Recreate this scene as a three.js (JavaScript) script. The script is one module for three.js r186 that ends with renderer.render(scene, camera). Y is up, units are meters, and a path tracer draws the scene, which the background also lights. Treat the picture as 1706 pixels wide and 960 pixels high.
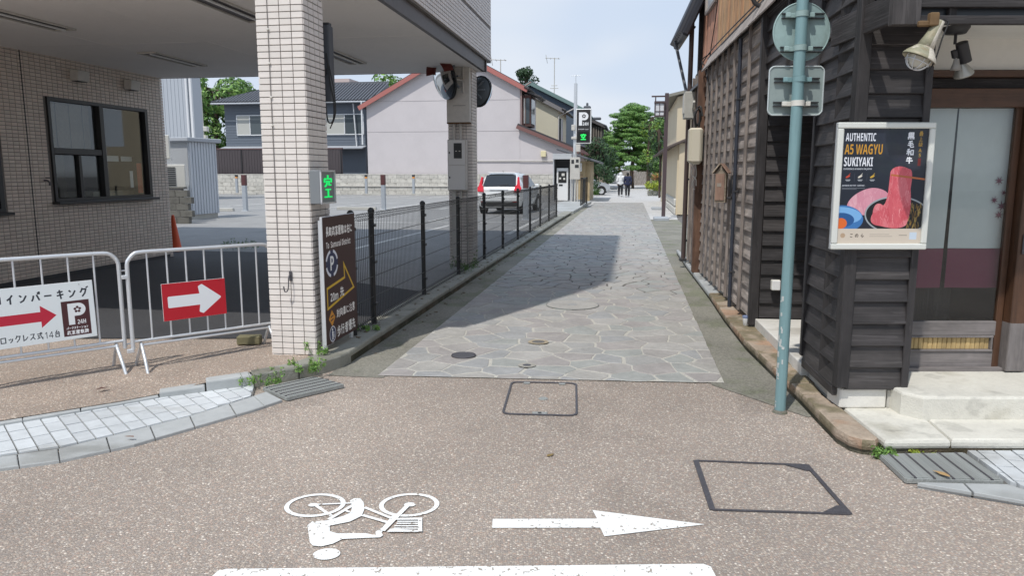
import * as THREE from 'three';
import { mergeGeometries, mergeVertices, toCreasedNormals } from 'three/addons/utils/BufferGeometryUtils.js';
import { MarchingCubes } from 'three/addons/objects/MarchingCubes.js';

// ---------------------------------------------------------------- camera, sky, sun, exposure
const scene = new THREE.Scene();
const camera = new THREE.PerspectiveCamera(42.03, 1024 / 577, 0.1, 900);
camera.position.set(0, 1.6, 0);
camera.rotation.x = -8.69 * Math.PI / 180;

const renderer = new THREE.WebGLRenderer({ antialias: true });
renderer.toneMapping = THREE.LinearToneMapping;
renderer.toneMappingExposure = 1.28;
renderer.shadowMap.enabled = true;

// deterministic random numbers and tileable value noise
const rngOf = (s) => () => { s = (s + 0x6d2b79f5) | 0; let t = Math.imul(s ^ (s >>> 15), 1 | s); t = (t + Math.imul(t ^ (t >>> 7), 61 | t)) ^ t; return ((t ^ (t >>> 14)) >>> 0) / 4294967296; };
const hash = (x, y, s) => { let h = Math.imul(x, 374761393) + Math.imul(y, 668265263) + Math.imul(s, 974634617); h = Math.imul(h ^ (h >>> 13), 1274126177); return ((h ^ (h >>> 16)) >>> 0) / 4294967296; };
const noise = (x, y, px, py, s) => {
  const ix = Math.floor(x), iy = Math.floor(y), fx = x - ix, fy = y - iy, a = fx * fx * (3 - 2 * fx), b = fy * fy * (3 - 2 * fy);
  const x0 = ((ix % px) + px) % px, x1 = (x0 + 1) % px, y0 = ((iy % py) + py) % py, y1 = (y0 + 1) % py;
  const h00 = hash(x0, y0, s), h10 = hash(x1, y0, s), h01 = hash(x0, y1, s), h11 = hash(x1, y1, s);
  return h00 + (h10 - h00) * a + (h01 - h00) * b + (h00 - h10 - h01 + h11) * a * b;
};
const fbm = (u, v, cx, cy, oct, s) => { let a = 0.5, t = 0, n = 0; for (let i = 0; i < oct; i++) { t += a * noise(u * cx, v * cy, cx, cy, s + i); n += a; a *= 0.55; cx *= 2; cy *= 2; } return t / n; };
const lerp = (a, b, t) => a + (b - a) * t, clamp = (x, a = 0, b = 1) => Math.min(b, Math.max(a, x)), sstep = (a, b, x) => { const t = clamp((x - a) / (b - a)); return t * t * (3 - 2 * t); };

// the sky: pale summer blue with thin high cloud, the same all round
{
  const W = 1024, H = 512, d = new Float32Array(W * H * 4);
  for (let j = 0; j < H; j++) for (let i = 0; i < W; i++) {
    const el = ((j + 0.5) / H - 0.5) * Math.PI, up = Math.max(0, Math.sin(el)), az = ((i + 0.5) / W) * Math.PI * 2;
    const t = Math.pow(up, 0.55);
    let c = [lerp(0.585, 0.34, t), lerp(0.64, 0.47, t), lerp(0.71, 0.685, t)];
    const k = 1 / (up + 0.16), X = Math.cos(az) * Math.cos(el) * k * 1.1 + 7, Z = Math.sin(az) * Math.cos(el) * k * 1.1 + 7;
    const cl = 0.62 * noise(X * 1.3, Z * 1.1, 64, 64, 5) + 0.26 * noise(X * 3.1, Z * 2.4, 64, 64, 6) + 0.12 * noise(X * 7, Z * 5, 64, 64, 7);
    const m = 0.55 * sstep(0.34, 0.8, cl);
    const w = [0.69, 0.71, 0.74];
    for (let q = 0; q < 3; q++) d[(j * W + i) * 4 + q] = lerp(c[q], w[q], m) * (el < 0 ? 0.6 : 1);
    d[(j * W + i) * 4 + 3] = 1;
  }
  const sky = new THREE.DataTexture(d, W, H, THREE.RGBAFormat, THREE.FloatType);
  sky.mapping = THREE.EquirectangularReflectionMapping; sky.magFilter = THREE.LinearFilter; sky.needsUpdate = true;
  scene.background = sky; scene.environment = sky;
}
// the sun: high, behind the camera and to its left
const SUN = new THREE.Vector3(-0.2575, 0.866, 0.4286);
const sun = new THREE.DirectionalLight(new THREE.Color(1, 0.965, 0.91), 2.45);
sun.position.copy(SUN).multiplyScalar(60); sun.castShadow = true; sun.shadow.radius = 1.5; sun.shadow.mapSize.set(4096, 4096);
Object.assign(sun.shadow.camera, { left: -45, right: 45, top: 45, bottom: -45, near: 1, far: 200 });
sun.target.position.set(0, 0, -20);
sun.position.add(sun.target.position);
scene.add(sun, sun.target);

// ---------------------------------------------------------------- helpers
const D2R = Math.PI / 180, AL = 8.9 * D2R, cA = Math.cos(AL), sA = Math.sin(AL), OX = -1.63, OZ = -6.1;
const fromL = (u, f) => [OX + u * cA + f * sA, OZ + u * sA - f * cA];          // alley frame: u to the right across the alley, f along it
const taken = {};
const numbered = (n) => { const k = taken[n] = (taken[n] ?? -1) + 1; return k ? n + '_' + String(k).padStart(3, '0') : n; };
const sh = (m) => { m.castShadow = m.receiveShadow = true; return m; };
function thing(name, label, category, pos = [0, 0, 0], turn = 0, group) {
  const o = new THREE.Group(); o.name = numbered(name); o.position.set(...pos); o.rotation.y = turn;
  o.userData = { label, category }; if (group) o.userData.group = group;
  scene.add(o); return o;
}
const atL = (u, y, f) => { const [x, z] = fromL(u, f); return [x, y, z]; };
const thingL = (name, label, category, u, y, f, turn = 0, group) => thing(name, label, category, atL(u, y, f), -AL + turn, group);
function part(parent, name, geo, mat, pos, rot) {
  const m = sh(new THREE.Mesh(Array.isArray(geo) ? join(geo) : geo, mat)); m.name = name;
  if (pos) m.position.set(...pos); if (rot) m.rotation.set(...rot);
  parent.add(m); return m;
}
function one(name, geo, mat, label, category, pos, turn = 0, group) {            // a thing that is one mesh
  const m = sh(new THREE.Mesh(Array.isArray(geo) ? join(geo) : geo, mat)); m.name = numbered(name); m.userData = { label, category };
  if (group) m.userData.group = group; if (pos) m.position.set(...pos); m.rotation.y = turn; scene.add(m); return m;
}
function struct(name, geo, mat, pos, turn = 0) {
  const m = sh(new THREE.Mesh(Array.isArray(geo) ? join(geo) : geo, mat)); m.name = numbered(name); m.userData = { kind: 'structure' };
  if (pos) m.position.set(...pos); m.rotation.y = turn; scene.add(m); return m;
}
const clean = (g) => { let n = g.index ? g.toNonIndexed() : g; for (const k of Object.keys(n.attributes)) if (!['position', 'normal', 'uv', 'color'].includes(k)) n.deleteAttribute(k); if (!n.attributes.uv) boxUV(n); return n; };
function join(list) {
  const l = list.map(clean), col = l.some((g) => g.attributes.color);
  if (!col) return mergeGeometries(l);
  for (const g of l) if (!g.attributes.color) g.setAttribute('color', new THREE.BufferAttribute(new Float32Array(g.attributes.position.count * 3).fill(1), 3));
  return mergeGeometries(l);
}
// uv in metres, projected per face along its main axis; the grain (u) runs along the axis given
function boxUV(g, long = 'x', off = [0, 0]) {
  const p = g.attributes.position, n = g.attributes.normal, uv = new Float32Array(p.count * 2), L = 'xyz'.indexOf(long);
  const get = (i, a) => (a === 0 ? p.getX(i) : a === 1 ? p.getY(i) : p.getZ(i));
  for (let i = 0; i < p.count; i++) {
    const nx = Math.abs(n.getX(i)), ny = Math.abs(n.getY(i)), nz = Math.abs(n.getZ(i)), a = nx > ny && nx > nz ? 0 : ny > nz ? 1 : 2;
    let [b, c] = a === 0 ? [2, 1] : a === 1 ? [0, 2] : [0, 1];
    if (c === L) [b, c] = [c, b];
    uv[i * 2] = get(i, b) + off[0]; uv[i * 2 + 1] = get(i, c) + off[1];
  }
  g.setAttribute('uv', new THREE.BufferAttribute(uv, 2)); return g;
}
const T = (g, x = 0, y = 0, z = 0, rx = 0, ry = 0, rz = 0) => { if (rx || ry || rz) g.applyMatrix4(new THREE.Matrix4().makeRotationFromEuler(new THREE.Euler(rx, ry, rz))); return g.translate(x, y, z); };
const box = (w, h, d, x = 0, y = 0, z = 0, long) => { const g = new THREE.BoxGeometry(w, h, d).toNonIndexed(); boxUV(g, long ?? (h > w && h > d ? 'y' : d > w ? 'z' : 'x'), [x * 1.3 + z * 0.7, y * 1.7]); return g.translate(x, y, z); };
// a box with bevelled edges (44 triangles)
function cbox(w, h, d, b = 0.004, x = 0, y = 0, z = 0, long, off = [0, 0]) {
  b = Math.min(b, w * 0.45, h * 0.45, d * 0.45);
  const H = [w / 2, h / 2, d / 2], tri = [], P = (s, a) => { const v = [0, 0, 0]; for (let k = 0; k < 3; k++) v[k] = s[k] * (H[k] - (k === a ? 0 : b)); return v; };
  const add = (pts, c) => { const [A, B, C] = pts.map((p) => new THREE.Vector3(...p)); const n = B.clone().sub(A).cross(C.clone().sub(A)); const o = n.dot(new THREE.Vector3(...c)) < 0 ? [0, 2, 1] : [0, 1, 2]; for (const i of o) tri.push(...pts[i]); };
  const quad = (a, bb, c, dd, n) => { add([a, bb, c], n); add([a, c, dd], n); };
  for (let a = 0; a < 3; a++) { const [p, q] = [(a + 1) % 3, (a + 2) % 3]; for (const s of [-1, 1]) { const v = (i, j) => { const k = [0, 0, 0]; k[a] = s; k[p] = i; k[q] = j; return P(k, a); }; const n = [0, 0, 0]; n[a] = s; quad(v(-1, -1), v(1, -1), v(1, 1), v(-1, 1), n);
    for (const t of [-1, 1]) { const k1 = [0, 0, 0], k2 = [0, 0, 0]; k1[a] = k2[a] = s; k1[p] = k2[p] = t; k1[q] = -1; k2[q] = 1; const nn = [0, 0, 0]; nn[a] = s; nn[p] = t; quad(P(k1, a), P(k2, a), P(k2, p), P(k1, p), nn); } } }
  for (const sx of [-1, 1]) for (const sy of [-1, 1]) for (const sz of [-1, 1]) { const k = [sx, sy, sz]; add([P(k, 0), P(k, 1), P(k, 2)], k); }
  const g = new THREE.BufferGeometry(); g.setAttribute('position', new THREE.Float32BufferAttribute(tri, 3)); g.computeVertexNormals();
  boxUV(g, long ?? (h > w && h > d ? 'y' : d > w ? 'z' : 'x'), off); return g.translate(x, y, z);
}
const cyl = (r0, r1, h, n = 16, x = 0, y = 0, z = 0, rx = 0, ry = 0, rz = 0) => T(new THREE.CylinderGeometry(r1, r0, h, n), x, y, z, rx, ry, rz);
const tube = (pts, r, n = 24, k = 8, closed = false, tension = 0.5) => new THREE.TubeGeometry(new THREE.CatmullRomCurve3(pts.map((p) => new THREE.Vector3(...p)), closed, 'catmullrom', tension), n, r, k, closed);
function bar(a, b, r, k = 8) { const A = new THREE.Vector3(...a), B = new THREE.Vector3(...b), g = new THREE.CylinderGeometry(r, r, A.distanceTo(B), k); g.applyQuaternion(new THREE.Quaternion().setFromUnitVectors(new THREE.Vector3(0, 1, 0), B.clone().sub(A).normalize())); return g.translate((A.x + B.x) / 2, (A.y + B.y) / 2, (A.z + B.z) / 2); }
function beam(a, b, w, h) { const A = new THREE.Vector3(...a), B = new THREE.Vector3(...b), L = A.distanceTo(B), g = box(w, h, L); const m = new THREE.Matrix4().lookAt(A, B, new THREE.Vector3(0, 1, 0.0001)); g.applyMatrix4(m); return g.translate((A.x + B.x) / 2, (A.y + B.y) / 2, (A.z + B.z) / 2); }
const ptsShape = (pts) => new THREE.Shape(pts.map(([x, y]) => new THREE.Vector2(x, y)));
// a flat sheet on the ground from world [x, z] points
function sheet(pts, y) { const g = new THREE.ShapeGeometry(ptsShape(pts.map(([x, z]) => [x, -z]))); g.rotateX(-Math.PI / 2); const n = g.toNonIndexed(); n.translate(0, y, 0); for (let i = 0, p = n.attributes.position, uv = n.attributes.uv; i < p.count; i++) uv.setXY(i, p.getX(i), -p.getZ(i)); return n; }
// a slab with vertical sides and a bevelled top rim from world [x, z] points
function slab(pts, y0, y1, bev = 0) {
  const g = new THREE.ExtrudeGeometry(ptsShape(pts.map(([x, z]) => [x, -z])), { depth: y1 - y0 - bev, bevelEnabled: bev > 0, bevelSize: bev, bevelThickness: bev, bevelOffset: -bev, bevelSegments: 2, curveSegments: 8 });
  g.rotateX(-Math.PI / 2); g.translate(0, y0, 0); const n = g.index ? g.toNonIndexed() : g; n.computeVertexNormals(); return boxUV(n);
}
const polyL = (pts) => pts.map(([u, f]) => fromL(u, f));
const prism = (pts, depth, bev = 0) => { const g = new THREE.ExtrudeGeometry(ptsShape(pts), { depth: depth - 2 * bev, bevelEnabled: bev > 0, bevelSize: bev, bevelThickness: bev, bevelOffset: -bev, bevelSegments: 1, curveSegments: 10 }); if (bev) g.translate(0, 0, bev); return boxUV(g.index ? g.toNonIndexed() : g); };
const lathe = (pts, n = 24) => new THREE.LatheGeometry(pts.map(([r, y]) => new THREE.Vector2(r, y)), n);
// Sutherland-Hodgman: subject polygon cut by a convex polygon (counter-clockwise)
function clipPoly(subj, clip) {
  let out = subj;
  const area = clip.reduce((s, [x, y], i) => { const [a, b] = clip[(i + 1) % clip.length]; return s + x * b - a * y; }, 0), sg = Math.sign(area);
  for (let i = 0; i < clip.length && out.length; i++) {
    const [ax, ay] = clip[i], [bx, by] = clip[(i + 1) % clip.length], side = ([x, y]) => sg * ((bx - ax) * (y - ay) - (by - ay) * (x - ax)), src = out; out = [];
    for (let k = 0; k < src.length; k++) { const p = src[k], q = src[(k + 1) % src.length], sp = side(p), sq = side(q); if (sp >= 0) out.push(p); if ((sp >= 0) !== (sq >= 0)) { const t = sp / (sp - sq); out.push([p[0] + (q[0] - p[0]) * t, p[1] + (q[1] - p[1]) * t]); } }
  }
  return out;
}
const areaOf = (p) => Math.abs(p.reduce((s, [x, y], i) => { const [a, b] = p[(i + 1) % p.length]; return s + x * b - a * y; }, 0)) / 2;
// a low stone from a convex [x, z] outline: top face, sloped rim
function stone(pts, y0, y1, inset) {
  const n = pts.length, cx = pts.reduce((s, p) => s + p[0], 0) / n, cz = pts.reduce((s, p) => s + p[1], 0) / n, tri = [];
  const ar = pts.reduce((s, [x, y], i) => { const [a, b] = pts[(i + 1) % n]; return s + x * b - a * y; }, 0); if (ar > 0) pts = pts.slice().reverse();
  const top = pts.map(([x, z]) => { const d = Math.hypot(x - cx, z - cz) || 1, k = Math.max(0.3, 1 - inset / d); return [cx + (x - cx) * k, cz + (z - cz) * k]; });
  for (let i = 0; i < n; i++) { const j = (i + 1) % n; tri.push(cx, y1, cz, top[i][0], y1, top[i][1], top[j][0], y1, top[j][1]); tri.push(top[i][0], y1, top[i][1], pts[i][0], y0, pts[i][1], pts[j][0], y0, pts[j][1], top[i][0], y1, top[i][1], pts[j][0], y0, pts[j][1], top[j][0], y1, top[j][1]); }
  const g = new THREE.BufferGeometry(); g.setAttribute('position', new THREE.Float32BufferAttribute(tri, 3)); g.computeVertexNormals();
  const uv = []; for (let i = 0; i < tri.length; i += 3) uv.push(tri[i], tri[i + 2]); g.setAttribute('uv', new THREE.Float32BufferAttribute(uv, 2)); return g;
}

// ---------------------------------------------------------------- textures and materials
const toS = (x) => { x = clamp(x); return 255 * (x <= 0.0031308 ? 12.92 * x : 1.055 * Math.pow(x, 1 / 2.4) - 0.055); };
function tex(n, m, f, my) {                                                     // n pixels over m metres; f(u, v) gives linear rgb (colour) or one value (height)
  const d = new Uint8Array(n * n * 4); let col = true;
  for (let j = 0; j < n; j++) for (let i = 0; i < n; i++) { const c = f((i + 0.5) / n, (j + 0.5) / n, i, j), o = (j * n + i) * 4; if (typeof c === 'number') { col = false; d[o] = d[o + 1] = d[o + 2] = 255 * clamp(c); } else for (let q = 0; q < 3; q++) d[o + q] = toS(c[q]); d[o + 3] = 255; }
  const t = new THREE.DataTexture(d, n, n); t.wrapS = t.wrapT = THREE.RepeatWrapping; t.magFilter = THREE.LinearFilter; t.minFilter = THREE.LinearMipmapLinearFilter; t.generateMipmaps = true;
  if (col) t.colorSpace = THREE.SRGBColorSpace; t.repeat.set(1 / m, 1 / (my ?? m)); t.needsUpdate = true; return t;
}
const rgb = (r, g, b) => new THREE.Color().setRGB(r, g ?? r, b ?? r);
const mat = (c, o = {}) => new THREE.MeshStandardMaterial({ color: Array.isArray(c) ? rgb(...c) : rgb(c), roughness: 0.8, side: THREE.DoubleSide, ...o });
const mul = (c, k) => c.map((x) => x * k);

// exposed-aggregate asphalt: pebbles a few millimetres across in a brown grey binder
const AGG = { n: 2048, m: 3.4, cells: 350 };
const aggId = new Float32Array(AGG.n * AGG.n), aggD = new Float32Array(AGG.n * AGG.n);
{
  const { n, cells } = AGG;
  for (let j = 0; j < n; j++) for (let i = 0; i < n; i++) {
    const x = (i / n) * cells, y = (j / n) * cells, ix = Math.floor(x), iy = Math.floor(y); let best = 9, id = 0;
    for (let b = -1; b <= 1; b++) for (let a = -1; a <= 1; a++) { const gx = (ix + a + cells) % cells, gy = (iy + b + cells) % cells, dx = ix + a + 0.2 + 0.6 * hash(gx, gy, 1) - x, dy = iy + b + 0.2 + 0.6 * hash(gx, gy, 2) - y, s = 0.7 + 0.7 * hash(gx, gy, 3), dd = Math.hypot(dx, dy) / s; if (dd < best) { best = dd; id = hash(gx, gy, 4); } }
    aggId[j * n + i] = id; aggD[j * n + i] = best;
  }
}
const PEB = [[0.38, 0.325, 0.28], [0.44, 0.385, 0.325], [0.33, 0.285, 0.25], [0.54, 0.49, 0.43], [0.28, 0.255, 0.235], [0.42, 0.325, 0.27], [0.36, 0.335, 0.31], [0.29, 0.245, 0.21]];
const aggMap = tex(AGG.n, AGG.m, (u, v, i, j) => {
  const k = j * AGG.n + i, id = aggId[k], d = aggD[k], e = 1 - sstep(0.34, 0.52, d);
  const big = fbm(u, v, 3, 3, 4, 21), st = sstep(0.60, 0.74, fbm(u, v, 6, 6, 4, 33));
  let p = id > 0.97 ? [0.74, 0.69, 0.62] : PEB[Math.floor(id * 97) % 8];
  const b = [0.285, 0.252, 0.225], tone = 0.84 + 0.40 * big - 0.12 * st;
  return [0, 1, 2].map((q) => lerp(b[q], p[q], e) * tone);
});
const aggBump = tex(AGG.n, AGG.m, (u, v, i, j) => 1 - sstep(0.1, 0.62, aggD[j * AGG.n + i]));
const M = {};
M.agg = mat([1.06, 1.01, 0.965], { map: aggMap, bumpMap: aggBump, bumpScale: 0.0035, roughness: 0.85 });
M.aggApron = mat([1.08, 0.99, 0.91], { map: aggMap, bumpMap: aggBump, bumpScale: 0.003, roughness: 0.9 });
const speck = tex(1024, 2.2, (u, v, i, j) => { const f = fbm(u, v, 220, 220, 2, 41), b = fbm(u, v, 4, 4, 5, 43), h = hash(i >> 1, j >> 1, 9); const k = 0.72 + 0.35 * f + 0.35 * (b - 0.5) + (h > 0.94 ? 0.35 : 0) - (h < 0.12 ? 0.2 : 0); return [k * 0.8, k * 0.79, k * 0.77]; });
const grainB = tex(512, 0.6, (u, v) => fbm(u, v, 90, 90, 3, 51));
M.gutter = mat([0.33, 0.32, 0.28], { map: tex(1024, 2.9, (u, v, i, j) => { const a = fbm(u, v, 5, 5, 5, 181), b = fbm(u, v, 240, 240, 2, 183), c = sstep(0.5, 0.68, fbm(u, v, 8, 8, 4, 185)), h = hash(i, j, 187), k = 0.62 + 0.4 * (a - 0.3) + 0.5 * (b - 0.5) + (h > 0.965 ? 0.3 : 0); return [k * lerp(1, 0.8, c), k * lerp(0.98, 0.84, c), k * lerp(0.93, 0.68, c)]; }), bumpMap: grainB, bumpScale: 0.003, roughness: 0.9 });
M.lot = mat([0.40, 0.398, 0.395], { map: speck, bumpMap: grainB, bumpScale: 0.002, roughness: 0.86 });
M.concreteMap = tex(1024, 2.6, (u, v, i, j) => { const a = fbm(u, v, 5, 5, 6, 61), b = fbm(u, v, 60, 60, 3, 63), st = sstep(0.52, 0.72, fbm(u, v, 3, 7, 5, 66)), h = hash(i, j, 67); const k = 0.62 + 0.35 * a + 0.15 * b - 0.22 * st - (h < 0.01 ? 0.2 : 0); return [k, k * (0.985 - 0.02 * st), k * (0.95 - 0.05 * st)]; });
M.mossMap = tex(1024, 1.6, (u, v, i, j) => { const a = fbm(u, v, 6, 6, 6, 71), b = fbm(u, v, 80, 80, 2, 73), m = sstep(0.48, 0.66, fbm(u, v, 5, 5, 5, 76)), r = sstep(0.55, 0.7, fbm(u, v, 4, 4, 4, 79)); const k = 0.55 + 0.5 * a + 0.25 * (b - 0.5); const c = [k, k * 0.97, k * 0.9]; return [c[0] * lerp(1, 0.5, m), c[1] * lerp(1, 0.52, m) * lerp(1, 0.82, r), c[2] * lerp(1, 0.42, m) * lerp(1, 0.72, r)]; });
M.stainMap = tex(1024, 1.7, (u, v, i, j) => { const a = fbm(u, v, 5, 5, 6, 161), b = fbm(u, v, 70, 70, 3, 163), s1 = sstep(0.5, 0.72, fbm(u, v, 4, 4, 5, 166)), s2 = sstep(0.56, 0.7, fbm(u, v, 9, 9, 5, 169)), h = hash(i >> 1, j >> 1, 167); const k = 0.72 + 0.25 * a + 0.14 * b - 0.27 * s1 - 0.17 * s2 - (h < 0.012 ? 0.18 : 0); return [k, k * (0.985 - 0.02 * s1), k * (0.95 - 0.07 * s1)]; });
M.plasterMap = tex(512, 3.1, (u, v) => { const k = 0.9 + 0.12 * fbm(u, v, 4, 4, 5, 171) + 0.05 * fbm(u, v, 90, 90, 2, 173); return [k, k, k]; });
M.conc = mat([0.52, 0.51, 0.48], { map: M.concreteMap, bumpMap: grainB, bumpScale: 0.0015 });
M.concPale = mat([0.78, 0.765, 0.73], { map: M.concreteMap, bumpMap: grainB, bumpScale: 0.0012 });
M.concStep = mat([0.68, 0.665, 0.61], { map: M.stainMap, bumpMap: grainB, bumpScale: 0.002 });
M.kerb = mat([0.33, 0.33, 0.295], { map: M.stainMap, bumpMap: grainB, bumpScale: 0.004 });
M.kerbRed = mat([0.50, 0.41, 0.335], { map: M.mossMap, bumpMap: grainB, bumpScale: 0.006 });
M.kerbMoss = mat([0.15, 0.145, 0.11], { map: M.mossMap, bumpMap: grainB, bumpScale: 0.008 });
M.kerbBlock = mat([0.46, 0.48, 0.49], { map: M.concreteMap, bumpMap: grainB, bumpScale: 0.001 });
M.paver = [0.66, 0.71, 0.62, 0.69].map((k) => mat([k * 0.95, k, k * 1.05], { map: M.concreteMap, bumpMap: grainB, bumpScale: 0.0008 }));
M.blockWall = mat([0.64, 0.625, 0.585], { map: M.stainMap, bumpMap: grainB, bumpScale: 0.003 });
const stoneMap = tex(1024, 1.3, (u, v) => { const a = fbm(u, v, 7, 7, 6, 81), b = fbm(u, v, 50, 50, 3, 83); const k = 0.78 + 0.32 * (a - 0.2) + 0.22 * (b - 0.5); return [k, k, k]; });
const STN = [[0.395, 0.385, 0.365], [0.405, 0.38, 0.355], [0.38, 0.385, 0.36], [0.43, 0.41, 0.375], [0.38, 0.378, 0.37], [0.395, 0.365, 0.345], [0.45, 0.43, 0.40]];
M.stones = STN.map((c) => mat(c, { map: stoneMap, bumpMap: grainB, bumpScale: 0.003, roughness: 0.72 }));
M.mortar = mat([0.66, 0.64, 0.58], { map: speck, roughness: 0.95 });
M.mortarDark = mat([0.17, 0.165, 0.155], { map: speck, roughness: 0.95 });
M.iron = mat([0.13, 0.125, 0.14], { map: speck, roughness: 0.55, metalness: 0.3 });
M.ironPale = mat([0.40, 0.42, 0.41], { map: speck, roughness: 0.6 });
M.paint = mat([0.92, 0.92, 0.90], { map: tex(1024, 1.1, (u, v, i, j) => { const a = fbm(u, v, 70, 70, 3, 91), b = fbm(u, v, 3, 3, 4, 93), w = sstep(0.70, 0.78, a + 0.22 * (b - 0.5)); return [lerp(0.93, 0.34, w), lerp(0.93, 0.29, w), lerp(0.92, 0.24, w)]; }), bumpMap: aggBump, bumpScale: 0.001, roughness: 0.7 });
M.linePaint = mat([0.78, 0.78, 0.77], { map: M.concreteMap });
// ceramic tile, joint, plaster, painted metal
M.tile = [[0.76, 0.70, 0.645], [0.785, 0.725, 0.67], [0.74, 0.685, 0.63]].map((c) => mat(c, { roughness: 0.35, map: tex(256, 0.5, (u, v) => { const k = 0.93 + 0.1 * fbm(u, v, 8, 8, 4, 101); return [k, k, k]; }) }));
M.joint = mat([0.21, 0.195, 0.185]);
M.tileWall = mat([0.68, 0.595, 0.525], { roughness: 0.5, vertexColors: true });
M.tilePale = mat([0.76, 0.70, 0.65], { roughness: 0.4, vertexColors: true });
M.soffit = mat([0.88, 0.85, 0.82], { map: M.plasterMap });
M.fascia = mat([0.11, 0.10, 0.105], { map: M.concreteMap, roughness: 0.5 });
M.black = mat(0.018, { roughness: 0.45 }); M.dark = mat([0.035, 0.035, 0.038], { roughness: 0.5 }); M.frame = mat([0.02, 0.019, 0.019], { roughness: 0.4 });
M.glass = new THREE.MeshPhysicalMaterial({ color: rgb(0.86, 0.89, 0.89), roughness: 0.02, transmission: 1, thickness: 0, ior: 1.5, side: THREE.DoubleSide });
M.galv = mat([0.72, 0.74, 0.76], { metalness: 0.5, roughness: 0.36, map: tex(256, 0.4, (u, v) => { const k = 0.78 + 0.3 * fbm(u, v, 14, 14, 4, 111); return [k, k, k]; }) });
M.alu = mat([0.66, 0.67, 0.68], { metalness: 0.5, roughness: 0.4 });
M.white = mat([0.78, 0.78, 0.77], { roughness: 0.5 }); M.offWhite = mat([0.66, 0.64, 0.58], { roughness: 0.6 });
M.greyBox = mat([0.62, 0.60, 0.57], { roughness: 0.5, map: M.concreteMap });
M.cream = mat([0.62, 0.57, 0.45], { roughness: 0.55 });
M.pipe = mat([0.55, 0.53, 0.49], { roughness: 0.6 });
M.brownPipe = mat([0.085, 0.06, 0.055], { roughness: 0.45 });
M.red = mat([0.62, 0.018, 0.03], { roughness: 0.45 }); M.orange = mat([0.75, 0.10, 0.03], { roughness: 0.5 });
M.rubber = mat(0.02, { roughness: 0.85 });
// timber
const woodTex = (seed, contrast, streak) => tex(1024, 1.6, (u, v) => { const a = fbm(u, v, 3, 90, 4, seed), b = fbm(u, v, 6, 22, 4, seed + 5), c = fbm(u, v, 40, 60, 2, seed + 9), w = sstep(0.66, 0.74, fbm(u, v, 7, 110, 3, seed + 12)) * streak; const k = 1 + contrast * (0.6 * (a - 0.5) + 0.8 * (b - 0.5) + 0.25 * (c - 0.5)) + w; return [k * 0.62, k * 0.61, k * 0.60]; });
M.grain = woodTex(201, 1.1, 0.9); M.grainSoft = woodTex(231, 0.9, 0);
const grainBump = tex(512, 0.8, (u, v) => fbm(u, v, 3, 80, 4, 241));
const wood = (c, o = {}) => mat(c, { map: M.grain, bumpMap: grainBump, bumpScale: 0.0022, roughness: 0.78, ...o });
M.charred = [[0.052, 0.047, 0.048], [0.064, 0.057, 0.057], [0.045, 0.041, 0.042], [0.074, 0.066, 0.064]].map((c) => wood(c, { roughness: 0.62 }));
M.weathered = [[0.52, 0.455, 0.41], [0.45, 0.395, 0.355], [0.58, 0.51, 0.46], [0.38, 0.33, 0.30]].map((c) => wood(c));
M.batten = wood([0.36, 0.31, 0.28]); M.post = wood([0.21, 0.115, 0.075]); M.beamDark = wood([0.05, 0.045, 0.045]);
M.orangeWood = [[1.0, 0.58, 0.30], [1.0, 0.63, 0.34], [0.95, 0.52, 0.26], [0.98, 0.52, 0.36]].map((c) => wood(c, { map: M.grainSoft }));
M.greyWood = wood([0.56, 0.51, 0.48]); M.doorWood = wood([0.135, 0.066, 0.036], { map: M.grainSoft, roughness: 0.5 }); M.doorGrey = wood([0.30, 0.275, 0.27], { map: M.grainSoft });
M.lathe = wood([0.74, 0.54, 0.25], { map: M.grainSoft });
M.plaster = mat([0.80, 0.79, 0.74], { map: M.plasterMap, roughness: 0.95 });

// ---------------------------------------------------------------- ground, road, alley
struct('ground', sheet([[-260, 60], [260, 60], [260, -420], [-260, -420]], -0.012), mat([0.2, 0.19, 0.18], { map: speck }));
struct('road', sheet([[-30, 24], [30, 24], [30, -7.5], [-30, -7.5]], 0), M.agg);
struct('gutter', sheet(polyL([[0.2, -0.25], [0.66, -0.25], [0.66, 31], [0.2, 31]]), 0.004), M.gutter);
struct('gutter', sheet(polyL([[3.2, -0.05], [3.75, -0.75], [4.3, -0.2], [4.2, 21], [3.2, 21]]), 0.004), M.gutter);
struct('alley', sheet(polyL([[-0.3, 30], [0.2, 21], [4.2, 21], [4.6, 30], [4.6, 60], [6, 110], [-3, 110], [-0.6, 60]]), 0.002), mat([0.70, 0.69, 0.68], { map: speck }));

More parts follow.
